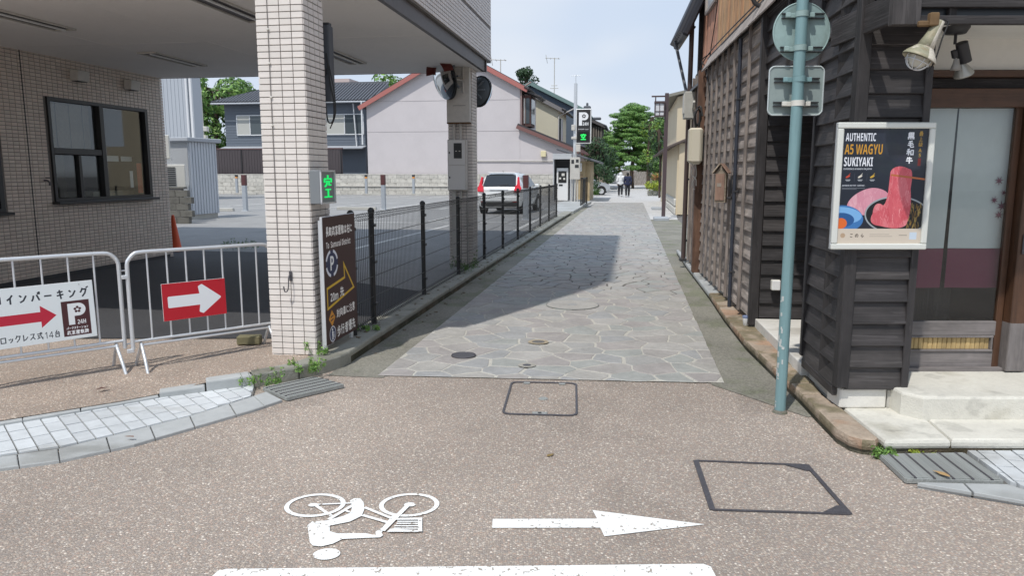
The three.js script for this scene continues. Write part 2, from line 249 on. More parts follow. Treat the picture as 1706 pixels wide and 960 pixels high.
// crazy paving: irregular flagstones, each cut from its neighbours
const paving = struct('alley_paving', sheet(polyL([[0.6, -0.2], [3.3, 0.0], [3.28, 4.2], [0.6, 4.9]]), 0.008), M.mortar);
part(paving, 'joint_bed', sheet(polyL([[0.6, 4.9], [3.28, 4.2], [3.24, 36], [0.6, 36]]), 0.008), M.mortarDark);
{
  const R = rngOf(77), du = 0.285, df = 0.27, pts = [], NU = Math.ceil(3.4 / du) + 2, NF = Math.ceil(37 / df) + 3, at = (i, j) => pts[j * NU + i];
  for (let j = 0; j < NF; j++) for (let i = 0; i < NU; i++) pts.push([0.2 + (i + (j % 2) * 0.5 + (R() - 0.5) * 0.85) * du, -0.7 + (j + (R() - 0.5) * 0.85) * df]);
  const region = [[0.6, -0.2], [3.3, 0.0], [3.24, 36], [0.6, 36]], cells = [];
  for (let j = 1; j < NF - 1; j++) for (let i = 0; i < NU; i++) {
    const c = at(i, j); let poly = [[c[0] - 1, c[1] - 1], [c[0] + 1, c[1] - 1], [c[0] + 1, c[1] + 1], [c[0] - 1, c[1] + 1]];
    for (let b = -3; b <= 3; b++) for (let a = -3; a <= 3; a++) {
      const q = (a || b) && i + a >= 0 && i + a < NU && j + b >= 0 && j + b < NF && at(i + a, j + b); if (!q) continue;
      const mx = (c[0] + q[0]) / 2, my = (c[1] + q[1]) / 2, dx = q[0] - c[0], dy = q[1] - c[1], l = Math.hypot(dx, dy), nx = dx / l, ny = dy / l, g = 0.004 + 0.012 * Math.pow(hash(i * 7 + a + j, j * 3 + b * b + i, 8), 2.5), ox = mx - nx * g, oy = my - ny * g;
      poly = clipPoly(poly, [[ox - ny * 3, oy + nx * 3], [ox + ny * 3, oy - nx * 3], [ox + ny * 3 - nx * 6, oy - nx * 3 - ny * 6], [ox - ny * 3 - nx * 6, oy + nx * 3 - ny * 6]]);
      if (!poly.length) break;
    }
    poly = poly.length ? clipPoly(poly, region) : poly;
    if (poly.length < 3 || areaOf(poly) < 0.004) continue;
    const pp = []; poly.forEach((p, k) => { const q = poly[(k + 1) % poly.length], l = Math.hypot(q[0] - p[0], q[1] - p[1]); if (l < 0.012) return; pp.push(p); if (l > 0.12) pp.push([(p[0] + q[0]) / 2 + (R() - 0.5) * 0.014, (p[1] + q[1]) / 2 + (R() - 0.5) * 0.014]); });
    if (pp.length < 3) continue;
    cells.push({ f: c[1], g: stone(polyL(pp), 0.006, c[1] < 4.6 ? 0.0105 + R() * 0.002 : 0.0125 + R() * 0.005, 0.006), k: Math.floor(R() * 7) });
  }
  cells.sort((a, b) => a.f - b.f);
  cells.slice(0, 300).forEach((c) => part(paving, 'flagstone', c.g, M.stones[c.k]));
  for (let k = 0; k < 7; k++) { const l = cells.slice(300).filter((c) => c.k === k).map((c) => c.g); if (l.length) { if (!paving.userData.rest) paving.userData.rest = []; paving.userData.rest.push([l, k]); } }
  const rest = []; for (const [l, k] of paving.userData.rest) for (const g of l) { const n = g.attributes.position.count, c = new Float32Array(n * 3); for (let q = 0; q < n; q++) c.set(STN[k], q * 3); g.setAttribute('color', new THREE.BufferAttribute(c, 3)); rest.push(g); }
  delete paving.userData.rest;
  part(paving, 'flagstones', rest, mat(1, { map: stoneMap, vertexColors: true, bumpMap: grainB, bumpScale: 0.003, roughness: 0.72 })).userData.kind = 'stuff';
}
// round and square covers in the paving
const disc = (r, h, n = 40) => boxUV(new THREE.CylinderGeometry(r - 0.004, r, h, n).toNonIndexed());
{
  const a = thing('manhole_cover', 'small round dark iron cover in the flagstones near the left gutter', 'manhole cover', [-0.425, 0.0175, -6.44]);
  part(a, 'lid', disc(0.1, 0.006), M.iron); part(a, 'rim', T(new THREE.TorusGeometry(0.104, 0.006, 6, 40), 0, 0, 0, Math.PI / 2), M.iron);
  const b = thing('manhole_cover', 'small round cover with a tan mortar ring in the middle of the flagstones', 'manhole cover', [0.25, 0.0175, -6.96]);
  part(b, 'mortar_ring', T(new THREE.RingGeometry(0.06, 0.098, 40), 0, 0.003, 0, -Math.PI / 2), mat([0.50, 0.42, 0.30], { map: speck })); part(b, 'lid', disc(0.062, 0.008), M.iron.clone()).material.color = rgb(0.22, 0.2, 0.18);
  const c = thing('manhole_cover', 'tiny round valve cover with a pale ring at the paving edge', 'manhole cover', [0.125, 0.0175, -6.09]);
  part(c, 'mortar_ring', T(new THREE.RingGeometry(0.036, 0.075, 32), 0, 0.002, 0, -Math.PI / 2), mat([0.48, 0.46, 0.41], { map: speck })); part(c, 'lid', disc(0.038, 0.006), M.iron);
  const d = thing('manhole_cover', 'large round manhole cover filled with stone in the alley paving', 'manhole cover', [0.735, 0.0185, -9.0]);
  part(d, 'rim', T(new THREE.TorusGeometry(0.318, 0.004, 6, 64), 0, 0, 0, Math.PI / 2), M.ironPale); part(d, 'infill', disc(0.313, 0.006, 64), M.stones[3]); part(d, 'keyhole', T(disc(0.06, 0.006), 0.0, 0.002, 0), M.stones[4]);
  const e = thing('manhole_cover', 'square aggregate filled access cover with a rounded grey iron frame', 'manhole cover', [0.215, 0.002, -5.22], -0.08);
  const rr = (w, h, r) => { const s = new THREE.Shape(); s.moveTo(-w + r, -h); s.lineTo(w - r, -h); s.quadraticCurveTo(w, -h, w, -h + r); s.lineTo(w, h - r); s.quadraticCurveTo(w, h, w - r, h); s.lineTo(-w + r, h); s.quadraticCurveTo(-w, h, -w, h - r); s.lineTo(-w, -h + r); s.quadraticCurveTo(-w, -h, -w + r, -h); return s; };
  const ring = rr(0.255, 0.40, 0.07); ring.holes.push(rr(0.24, 0.382, 0.06)); const rg = new THREE.ExtrudeGeometry(ring, { depth: 0.006, bevelEnabled: false, curveSegments: 8 }); rg.rotateX(-Math.PI / 2);
  part(e, 'iron_frame', rg, M.iron); for (const [x, z, w, h] of [[-0.13, -0.365, 0.05, 0.035], [0.14, -0.36, 0.05, 0.035], [0, 0.36, 0.1, 0.04]]) part(e, 'lug', cbox(w, 0.007, h, 0.002, x, 0.0035, z), M.ironPale);
  part(e, 'keyhole', box(0.024, 0.002, 0.024, 0, 0.0085, 0.365), M.black); part(e, 'centre_plate', T(disc(0.035, 0.004), 0.01, 0.002, 0.02), M.ironPale);
  const f = thing('manhole_cover', 'square aggregate filled access cover with thin dark iron edges beside the white arrow', 'manhole cover', [1.305, 0.002, -3.68], -0.05);
  const q = [[-0.29, -0.325], [0.31, -0.29], [0.31, 0.315], [-0.33, 0.30]];
  q.forEach(([x, z], i) => { const [a2, b2] = q[(i + 1) % 4]; part(f, 'iron_edge', beam([x, 0.003, z], [a2, 0.003, b2], i === 3 ? 0.028 : i === 1 ? 0.022 : 0.013, 0.006), M.iron); });
  for (const z of [-0.265, 0.275]) { const l = part(f, 'lug', [prism([[0.19, 0], [0.3, 0], [0.3, 0.075], [0.28, 0.075]], 0.006)], M.iron); l.rotation.x = z < 0 ? Math.PI / 2 : -Math.PI / 2; l.position.set(0, z < 0 ? 0.0065 : 0.0005, z < 0 ? z - 0.022 : z + 0.03); }
}

// ---------------------------------------------------------------- left forecourt: pavement, kerbs, apron, parking lot
const hApron = (x, z) => { const d = -0.62 * (x + 2.5) - 0.785 * (z + 5.2); return 0.045 + 0.055 * clamp(Math.max(d / 1.2, (x + 2.5) / 0.45)); };
{
  const edge = [[-4.9, -3.3], [-3.26, -4.58], [-3.0, -4.78], [-2.7, -5.0], [-2.5, -5.19], [-2.2, -5.4], [-1.96, -5.6], [-1.74, -5.82], [-1.62, -6.0], [-1.62, -6.85], [-9, -6.85], [-9, -3.3]];
  let g = new THREE.ShapeGeometry(ptsShape(edge.map(([x, z]) => [x, -z]))).toNonIndexed(); g.rotateX(-Math.PI / 2);
  // cut finer so that the slope is smooth
  const src = g.attributes.position.array, tri = []; const split = (a, b, c, n) => { if (!n) { tri.push(...a, ...b, ...c); return; } const m = (p, q) => p.map((v, i) => (v + q[i]) / 2), ab = m(a, b), bc = m(b, c), ca = m(c, a); split(a, ab, ca, n - 1); split(ab, b, bc, n - 1); split(ca, bc, c, n - 1); split(ab, bc, ca, n - 1); };
  for (let i = 0; i < src.length; i += 9) split([...src.slice(i, i + 3)], [...src.slice(i + 3, i + 6)], [...src.slice(i + 6, i + 9)], 3);
  g = new THREE.BufferGeometry(); const uv = []; for (let i = 0; i < tri.length; i += 3) { tri[i + 1] = hApron(tri[i], tri[i + 2]); uv.push(tri[i], -tri[i + 2]); }
  g.setAttribute('position', new THREE.Float32BufferAttribute(tri, 3)); g.setAttribute('uv', new THREE.Float32BufferAttribute(uv, 2)); g.computeVertexNormals();
  struct('driveway_apron', g, M.aggApron);
  struct('parking_lot', sheet([...polyL([[-0.05, 0.4], [-0.02, 30], [-0.3, 46.2], [-60, 46.2], [-60, -1]]).slice(0, 4), [-40, -6.72], [-1.62, -6.72]], 0.104), M.lot);
  struct('driveway', sheet([[-40, -6.72], [-1.62, -6.72], ...polyL([[-0.05, 0.4], [-0.05, 3.4], [-1.6, 4.3], [-4, 7.6], [-30, 8.6]])], 0.109), mat([0.066, 0.066, 0.071], { map: speck, bumpMap: grainB, bumpScale: 0.002, roughness: 0.85 }));  // near asphalt kept almost black; canopy shade partly put into its colour

  // pavers of the pavement
  const bed = struct('pavement', sheet([[-4.6, -3.15], [-2.9, -4.04], [-2.62, -4.18], [-2.35, -4.48], [-2.1, -4.78], [-1.86, -5.2], [-1.94, -5.52], [-2.5, -5.2], [-2.7, -5.0], [-3.26, -4.58], [-5, -3.2]], 0.012), mat([0.2, 0.195, 0.185], { map: speck }));
  const region = [[-4.6, -3.16], [-2.9, -4.06], [-2.63, -4.2], [-2.35, -4.49], [-2.1, -4.79], [-1.87, -5.2], [-1.94, -5.48], [-2.5, -5.17], [-2.7, -4.97], [-3.26, -4.54], [-4.95, -3.25]];
  const a = Math.atan2(0.58, 0.49), ca = Math.cos(a), sa = Math.sin(a), R = rngOf(5), W = 0.098, Lg = 0.198;
  for (let i = -40; i < 40; i++) for (let j = -20; j < 20; j++) {
    const o = hash(i, 3, 12) < 0.5 ? 0 : Lg * 0.5 + (hash(i, 4, 12) - 0.5) * 0.05, x0 = i * W, y0 = j * Lg + o, g2 = 0.0035;
    const c = [[x0 + g2, y0 + g2], [x0 + W - g2, y0 + g2], [x0 + W - g2, y0 + Lg - g2], [x0 + g2, y0 + Lg - g2]].map(([p, q]) => [-2.6 + p * -sa + q * ca, -4.75 + p * ca + q * sa]);
    const p = clipPoly(region, c); if (p.length < 3 || areaOf(p) < 0.0008) continue;
    const cx = p.reduce((s, v) => s + v[0], 0) / p.length; if (cx < -4.2) continue;
    part(bed, 'paver', stone(p, 0.01, 0.022 + R() * 0.0025, 0.0025), M.paver[Math.floor(R() * 4)]);
  }
  // flush edging blocks on the road side, and between the pavers and the apron
  const strip = (A, B, n, y0, y1, m, name, par) => { for (let k = 0; k < n; k++) { const L = (P, t) => { const s = t * (P.length - 1), i = Math.min(P.length - 2, Math.floor(s)), e = s - i; return [lerp(P[i][0], P[i + 1][0], e), lerp(P[i][1], P[i + 1][1], e)]; }; const t0 = k / n + 0.0014, t1 = (k + 1) / n - 0.0014, tm = (t0 + t1) / 2; part(par, name, slab([L(A, t0), L(A, tm), L(A, t1), L(B, t1), L(B, tm), L(B, t0)], y0, y1, 0.006), m); } };
  strip([[-4.5, -2.92], [-2.78, -3.87], [-2.52, -3.99], [-2.23, -4.24], [-2.0, -4.55], [-1.74, -4.91], [-1.62, -5.12]], [[-4.6, -3.13], [-2.9, -4.03], [-2.63, -4.16], [-2.37, -4.46], [-2.12, -4.76], [-1.88, -5.16], [-1.8, -5.32]], 9, -0.01, 0.021, M.kerbBlock, 'edging_block', bed);
  strip([[-4.9, -3.22], [-3.26, -4.52], [-3.0, -4.72], [-2.5, -5.14]], [[-4.97, -3.31], [-3.31, -4.6], [-3.05, -4.8], [-2.54, -5.22]], 4, -0.01, 0.04, M.kerbBlock, 'edging_block', bed);
  const kb = struct('corner_kerb', slab([[-2.5, -5.15], [-2.24, -5.3], [-2.28, -5.42], [-2.54, -5.24]], -0.01, 0.066, 0.012), M.kerbBlock);
  part(kb, 'kerb_stone', slab([[-2.23, -5.31], [-1.95, -5.48], [-2.02, -5.6], [-2.28, -5.42]], -0.01, 0.1, 0.014), M.kerbBlock);
  part(kb, 'kerb_stone', slab([[-1.94, -5.49], [-1.67, -5.70], [-1.76, -5.82], [-2.01, -5.6]], -0.01, 0.108, 0.016), M.kerb);
  part(kb, 'kerb_stone', slab([[-1.66, -5.71], [-1.52, -5.88], [-1.42, -6.04], [-1.365, -6.2], [-1.62, -6.24], [-1.66, -6.0], [-1.75, -5.82]], -0.01, 0.116, 0.018), M.kerb);
  const ak = struct('alley_kerb', slab(polyL([[-0.04, 0.12], [0.232, 0.12], [0.232, 24.1], [-0.04, 24.1]]), -0.01, 0.075), M.kerbMoss);
  part(ak, 'kerb_stone', slab(polyL([[-0.04, 0.12], [0.245, 0.12], [0.245, 1.3], [-0.04, 1.3]]), 0.075, 0.118, 0.018), M.kerb);
  for (let k = 0; k < 19; k++) { const f0 = 1.306 + k * 1.2, j = (hash(k, 1, 3) - 0.5) * 0.014, w = f0 > 18 ? (f0 - 18) * 0.012 : 0; part(ak, 'kerb_stone', slab(polyL([[-0.04, f0], [0.245 + j + w, f0], [0.245 + j + w, f0 + 1.194], [-0.04, f0 + 1.194]]), 0.075, 0.118 + j * 0.3, 0.018), M.kerb); }
  for (let k = 0; k < 6; k++) { const f0 = 24.2 + k * 1.8, w = 0.08 + k * 0.03; part(ak, 'kerb_stone', slab(polyL([[-1, f0], [0.245 + w, f0], [0.26 + w, f0 + 1.78], [-1, f0 + 1.78]]), -0.01, 0.118, 0.014), M.kerbBlock); }
}
// drain gratings
function grating(label, pts, n) {
  const g = thing('drain_grating', label, 'drain grating', [pts[0][0], 0, pts[0][1]]);
  const [a, b, c, d] = pts.map(([x, z]) => [x - pts[0][0], z - pts[0][1]]), P = (s, t) => [lerp(lerp(a[0], b[0], s), lerp(d[0], c[0], s), t), lerp(lerp(a[1], b[1], s), lerp(d[1], c[1], s), t)];
  part(g, 'pit', sheet([a, b, c, d], 0.014), M.dark);
  for (const [p, q] of [[a, b], [b, c], [c, d], [d, a]]) part(g, 'frame_bar', beam([p[0], 0.018, p[1]], [q[0], 0.018, q[1]], 0.014, 0.024), M.ironPale);
  for (let k = 0; k < 5; k++) part(g, 'panel_joint', beam([...P((k + 0.5) / 5, 0).flatMap((v, i) => (i ? [0.026, v] : [v]))], [...P((k + 0.5) / 5, 1).flatMap((v, i) => (i ? [0.0265, v] : [v]))], 0.012, 0.02), M.iron);
  const ribs = []; for (let k = 1; k < n; k++) { const p = P(0, k / n), q = P(1, k / n); ribs.push(beam([p[0], 0.024, p[1]], [q[0], 0.024, q[1]], 0.0108, 0.02)); }
  part(g, 'ribs', ribs, M.ironPale); return g;
}
grating('ribbed steel drain grating between the white pavers and the alley mouth', [[-1.84, -5.39], [-1.59, -5.14], [-1.27, -5.47], [-1.54, -5.69]].map(([x, z]) => [x, z]), 26);
grating('ribbed steel drain grating in front of the restaurant step', [[2.05, -3.71], [2.53, -3.68], [2.56, -4.07], [2.08, -4.05]], 24);

// ---------------------------------------------------------------- right pavement, ledge, kerb, steps
{
  const bed = struct('pavement', sheet([[2.06, -3.66], [2.5, -3.42], [5, -3.2], [5, -4.1], [2.56, -4.1], [2.54, -3.68]], 0.012), mat([0.2, 0.195, 0.185], { map: speck }));
  const region = [[2.56, -3.66], [2.62, -3.52], [5, -3.36], [5, -4.1], [2.6, -4.1]], a = Math.atan2(0.62, -0.1), ca = Math.cos(a), sa = Math.sin(a), R = rngOf(15);
  for (let i = -34; i < 34; i++) for (let j = -16; j < 16; j++) {
    const W = 0.098, Lg = 0.198, o = i % 2 ? 0 : 0.09, x0 = i * W, y0 = j * Lg + o, g2 = 0.0035, c = [[x0 + g2, y0 + g2], [x0 + W - g2, y0 + g2], [x0 + W - g2, y0 + Lg - g2], [x0 + g2, y0 + Lg - g2]].map(([p, q]) => [3 + p * -sa + q * ca, -3.8 + p * ca + q * sa]);
    const p = clipPoly(region, c); if (p.length < 3 || areaOf(p) < 0.0008 || p[0][0] > 4.1) continue; part(bed, 'paver', stone(p, 0.01, 0.034 + R() * 0.0025, 0.0025), M.paver[Math.floor(R() * 4)]);
  }
  for (const q of [[[2.08, -3.655], [2.29, -3.545], [2.31, -3.65], [2.1, -3.665]], [[2.3, -3.54], [2.52, -3.42], [2.6, -3.53], [2.53, -3.64], [2.32, -3.65]], [[2.53, -3.415], [3.2, -3.33], [3.2, -3.45], [2.61, -3.52]], [[3.21, -3.33], [4.2, -3.24], [4.2, -3.36], [3.21, -3.45]]]) part(bed, 'edging_block', slab(q, -0.01, 0.03, 0.004), M.kerbBlock);
  // ledge of concrete slabs under the restaurant front
  const led = struct('ledge', slab([[2.13, -4.11], [5.2, -4.09], [5.2, -5.3], [2.2, -5.3], [2.15, -4.68]], -0.01, 0.06), M.kerbMoss);
  part(led, 'ledge_slab', slab([[2.12, -4.09], [2.5, -4.1], [2.56, -4.44], [2.5, -5.3], [2.2, -5.3], [2.15, -4.68]], 0.06, 0.098, 0.02), M.concStep);
  part(led, 'ledge_slab', slab([[2.506, -4.1], [3.3, -4.09], [3.3, -5.3], [2.507, -5.3], [2.566, -4.44]], 0.06, 0.1, 0.02), M.concStep);
  part(led, 'ledge_slab', slab([[3.306, -4.09], [5.2, -4.07], [5.2, -5.3], [3.306, -5.3]], 0.06, 0.101, 0.02), M.concStep);
  const st = one('door_step', slab([[2.44, -4.55], [2.52, -4.45], [5.1, -4.42], [5.1, -5.2], [2.52, -5.2], [2.44, -4.7]], 0.09, 0.245, 0.016), M.concStep, 'pale worn concrete step in front of the sliding door', 'step');
  // granite kerb along the right side of the alley
  const K = [[1.93, -4.3], [2.02, -5.3], [2.12, -6.67], [2.29, -8.0], [2.51, -9.46], [2.88, -12.2], [3.27, -14.9]], Wl = K.map(([x, z], i) => [2.1 + Math.tan(6.5 * D2R) * (-4.68 - z) + (i < 2 ? 0.03 : 0.06), z]);
  const rk = struct('granite_kerb', slab([[1.945, -4.3], [1.965, -4.18], [2.01, -4.125], [2.07, -4.105], [2.1, -4.14], ...Wl.slice(1), ...K.slice(1).reverse().map(([x, z]) => [x + 0.014, z])], -0.01, 0.052), M.kerbMoss);
  part(rk, 'kerb_stone', slab([[1.93, -4.3], [1.95, -4.17], [2.0, -4.11], [2.07, -4.09], [2.11, -4.14], [2.14, -4.66], [2.135, -5.0], [1.995, -5.0]], 0.052, 0.1, 0.026), M.kerbRed);
  for (let i = 0; i < K.length - 1; i++) for (let k = 0; k < 3; k++) { const t0 = k / 3, t1 = (k + 1) / 3 - 0.012, L = (P, t) => [lerp(P[i][0], P[i + 1][0], t), lerp(P[i][1], P[i + 1][1], t)]; let q = [L(K, t0), L(K, t1), L(Wl, t1), L(Wl, t0)]; if (i === 0) { if (k < 2) continue; q = [[1.997, -5.01], L(K, t1), L(Wl, t1), [2.14, -5.01]]; } part(rk, 'kerb_stone', slab(q, 0.052, 0.1 + (hash(i, k, 4) - 0.5) * 0.008, 0.022), i < 4 ? M.kerbRed : M.kerbBlock); }
}
// painted markings
{
  const y = 0.0045, flat = (shapes) => { const gs = shapes.map((s, q) => { const g = new THREE.ShapeGeometry(s, 20); g.rotateX(-Math.PI / 2); g.translate(0, y + q * 0.0003, 0); const n = g.toNonIndexed(); for (let i = 0, p = n.attributes.position; i < p.count; i++) n.attributes.uv.setXY(i, p.getX(i), p.getZ(i)); return n; }); return gs; };
  const S = (pts) => ptsShape(pts.map(([x, z]) => [x, -z]));
  const mk = (name, geos, label) => { const m = one(name, geos, M.paint, label, 'road marking'); return m; };
  mk('stop_line', flat([S([[-1.2, -2.8], [-1.19, -2.84], [-1.16, -2.852], [0.79, -2.892], [0.815, -2.87], [0.82, -2.4], [-1.2, -2.35]])]), 'thick white painted stop line at the bottom edge of the road');
  mk('arrow_marking', flat([S([[-0.09, -3.3], [0.398, -3.302], [0.385, -3.392], [0.885, -3.245], [0.41, -3.13], [0.402, -3.212], [-0.09, -3.21]])]), 'white painted arrow on the road pointing right');
  // cyclist pictogram lying on its side, in metres
  const ell = (cx, cz, r0, r1, n = 40) => Array.from({ length: n }, (_, i) => [cx + Math.cos(i / n * 6.2832) * r0, cz + Math.sin(i / n * 6.2832) * r1]);
  const wheel = (cx, cz) => { const s = S(ell(cx, cz, 0.146, 0.131)); s.holes.push(new THREE.Path(ell(cx, cz, 0.123, 0.108).reverse().map(([x, z]) => new THREE.Vector2(x, -z)))); return s; };
  const ln = ([x0, z0, x1, z1], w) => { const l = Math.hypot(x1 - x0, z1 - z0), nx = (z1 - z0) / l * w / 2, nz = -(x1 - x0) / l * w / 2; return S([[x0 + nx, z0 + nz], [x1 + nx, z1 + nz], [x1 - nx, z1 - nz], [x0 - nx, z0 - nz]]); };
  mk('cyclist_marking', flat([wheel(-0.957, -3.45), wheel(-0.5, -3.453), S(ell(-0.785, -2.972, 0.057, 0.048)), S(ell(-0.497, -3.452, 0.028, 0.023)), S(ell(-0.966, -3.448, 0.024, 0.02)),
    S([[-0.798, -3.495], [-0.783, -3.521], [-0.751, -3.519], [-0.727, -3.477], [-0.708, -3.401], [-0.707, -3.328], [-0.75, -3.269], [-0.833, -3.229], [-0.82, -3.176], [-0.782, -3.154], [-0.655, -3.156], [-0.606, -3.134], [-0.613, -3.171], [-0.589, -3.212], [-0.564, -3.332], [-0.544, -3.325], [-0.57, -3.243], [-0.585, -3.161], [-0.574, -3.136], [-0.584, -3.117], [-0.646, -3.112], [-0.747, -3.102], [-0.779, -3.06], [-0.823, -3.036], [-0.862, -3.043], [-0.883, -3.074], [-0.936, -3.232], [-0.924, -3.271], [-0.86, -3.28], [-0.792, -3.328], [-0.765, -3.365], [-0.775, -3.441]]),
    ...[[-0.968, -3.45, -0.782, -3.468, 14], [-0.957, -3.447, -0.846, -3.323, 18], [-0.853, -3.29, -0.77, -3.447, 20], [-0.711, -3.418, -0.56, -3.301, 18], [-0.704, -3.334, -0.562, -3.253, 19], [-0.583, -3.176, -0.501, -3.453, 24], [-0.806, -3.39, -0.759, -3.356, 14], [-0.53, -3.267, -0.432, -3.267, 11], [-0.531, -3.246, -0.43, -3.246, 11], [-0.537, -3.222, -0.427, -3.222, 11], [-0.541, -3.198, -0.424, -3.198, 11]].map((l) => ln(l, l[4] / 1000)),
    S([[-0.535, -3.299], [-0.419, -3.303], [-0.417, -3.282], [-0.537, -3.28]]), S([[-0.437, -3.29], [-0.418, -3.29], [-0.403, -3.166], [-0.422, -3.166]]), S([[-0.549, -3.191], [-0.421, -3.178], [-0.419, -3.161], [-0.561, -3.161]])]), 'white painted cyclist pictogram lying sideways on the road');
}

// ---------------------------------------------------------------- lettering drawn stroke by stroke (100 x 100 grid per character)
const GL = { 'コ': '15,25 80,25 80,80|15,80 80,80', 'イ': '75,12 55,35 20,55|52,38 52,92', 'ン': '18,22 38,38|20,85 55,70 85,28', 'パ': '32,35 25,62 10,85|62,30 75,55 88,82|78,10 90,10 90,22 78,22 78,10', 'ー': '12,50 88,50', 'キ': '20,32 80,26|15,60 86,52|45,10 58,92', 'グ': '38,12 25,38 12,52|36,24 75,24 62,60 30,90|80,4 86,14|90,0 96,10', 'ロ': '18,22 82,22 82,82 18,82 18,22', 'ッ': '25,42 33,58|48,38 54,54|78,40 68,68 40,88', 'ク': '38,10 28,34 12,52|36,22 80,22 66,60 28,92', 'レ': '25,14 25,84 60,70 86,42', 'ス': '20,20 75,20 55,55 15,86|55,55 85,86', 'テ': '24,18 76,18|10,42 90,42|52,42 48,70 26,92', 'シ': '22,16 40,26|12,40 30,50|16,88 56,72 88,30', 'ョ': '28,40 80,40 80,90 28,90|28,64 80,64',
  '式': '12,28 88,28|20,48 52,48|36,48 36,78|12,84 56,72|62,8 66,50 90,88 94,70|76,10 86,20', '台': '50,8 28,40 78,38|66,26 84,48|25,56 76,56 76,90 25,90 25,56', '長': '30,8 30,56|30,8 78,8|30,24 74,24|30,40 74,40|10,56 90,56|30,56 30,90 48,82|84,60 62,72|50,58 90,92', '町': '10,15 50,15 50,80 10,80 10,15|30,15 30,80|10,47 50,47|56,22 96,22|78,22 78,90 64,84', '武': '18,14 52,14|12,30 88,30|32,40 32,78|32,56 52,56|16,48 16,80|10,86 58,76|62,8 68,54 90,90 95,74|78,12 88,22', '家': '50,4 50,14|12,28 12,16 88,16 88,28|26,32 76,32|54,32 18,56|42,42 60,64 54,92 44,86|52,58 16,76|58,70 16,92|84,42 62,56|60,56 92,88', '屋': '18,10 84,10 84,28 18,28|18,10 18,60 8,92|26,42 88,42|50,42 34,58 78,56|68,48 82,62|30,72 84,72|56,60 56,90|22,90 92,90', '敷': '8,16 52,16|30,6 30,50|12,26 48,26 48,46 12,46 12,26|12,36 48,36|6,58 54,58|28,58 24,76 8,92|28,70 46,70 44,90 34,86|66,6 56,36|60,26 94,26|84,26 76,60 54,92|64,40 76,66 96,92', 'は': '18,14 14,50 20,86|42,32 90,32|68,12 68,72 56,86 44,80 50,70 68,70 90,84', '右': '10,28 90,28|48,8 36,40 8,70|36,52 82,52 82,90 36,90 36,52', 'に': '18,14 14,50 20,86|44,28 84,28|42,64 46,80 88,82', '先': '30,10 18,34|24,26 80,26|50,6 50,50|8,50 92,50|36,50 32,74 10,92|62,50 62,84 88,88 90,72', '対': '26,6 26,22|8,24 50,24|42,24 32,60 8,90|14,36 48,84|52,36 96,36|80,8 80,88 66,82|58,50 66,64', '向': '48,4 36,22|12,92 12,24 88,24 88,88 76,84|34,44 64,44 64,70 34,70 34,44', '車': '14,16 86,16|22,30 78,30 78,66 22,66 22,30|22,48 78,48|8,80 92,80|50,4 50,96', '注': '14,10 26,22|8,36 22,46|8,90 26,60|58,6 68,18|40,28 92,28|44,56 88,56|34,88 96,88|66,28 66,88', '意': '50,2 50,10|18,12 82,12|34,14 38,24|66,14 62,24|8,26 92,26|28,34 72,34 72,60 28,60 28,34|28,47 72,47|18,68 10,86|34,66 36,90 66,90 70,80|50,64 56,74|78,66 90,82', '歩': '50,4 50,44|50,22 80,22|26,18 26,44|8,44 92,44|50,50 50,76|30,56 16,72|70,54 88,68|82,66 56,86 18,96', '行': '30,6 8,30|34,28 8,56|22,44 22,94|46,18 90,18|40,42 94,42|74,42 74,90 58,86', '者': '18,20 76,20|46,6 46,40|8,40 92,40|86,10 40,52 8,66|32,56 74,56 74,92 32,92 32,56|32,74 74,74', '優': '24,6 8,40|18,28 18,94|34,10 94,10|62,10 58,18|42,18 84,18 84,44 42,44 42,18|42,31 84,31|32,60 32,50 96,50 96,60|44,56 42,66|58,56 62,64 78,64|60,66 36,84|48,74 80,74 60,90 32,96|52,78 90,96', '跡': '12,12 44,12 44,36 12,36 12,12|28,36 28,84|28,56 46,56|12,52 12,86|6,90 48,80|68,4 74,14|50,22 94,22|64,22 62,60 50,86|80,22 80,86 70,80|54,38 50,60|90,38 96,58',
  '黒': '20,8 80,8 80,44 20,44 20,8|20,26 80,26|50,8 50,66|14,55 86,55|6,68 94,68|18,78 12,92|38,78 40,92|60,78 64,92|80,76 90,92', '毛': '74,8 26,20|18,40 80,34|12,64 90,56|46,16 46,80 58,90 88,88 90,76', '和': '46,8 14,18|6,36 54,36|32,14 32,92|30,40 6,74|34,44 52,62|62,26 92,26 92,82 62,82 62,26', '牛': '30,10 16,42|24,28 82,28|6,58 94,58|50,6 50,96', '最': '26,6 76,6 76,30 26,30 26,6|26,18 76,18|6,40 94,40|18,40 18,90|42,40 42,94|18,56 42,56|18,70 42,70|8,88 46,82|52,54 86,54 72,78 50,94|56,60 92,94', '上': '48,8 48,86|48,42 80,42|8,86 92,86', '級': '28,6 12,26 30,28|38,18 8,52 42,50|26,52 26,92|14,66 8,84|38,64 44,80|48,14 82,14 74,40 92,40 76,70 46,94|58,14 54,60 40,92|58,46 74,74 96,92', '空': '50,2 50,12|10,30 10,16 90,16 90,30|38,22 34,38 14,48|62,22 62,38 84,40|22,58 78,58|50,58 50,90|8,90 92,90', 'こ': '24,22 76,20 64,34|22,70 40,84 82,82', 'の': '52,20 40,72 22,80 12,56 34,24 66,20 88,46 80,74 58,86', 'ら': '40,8 58,18|30,32 26,62 60,48 82,64 66,86 36,90' };
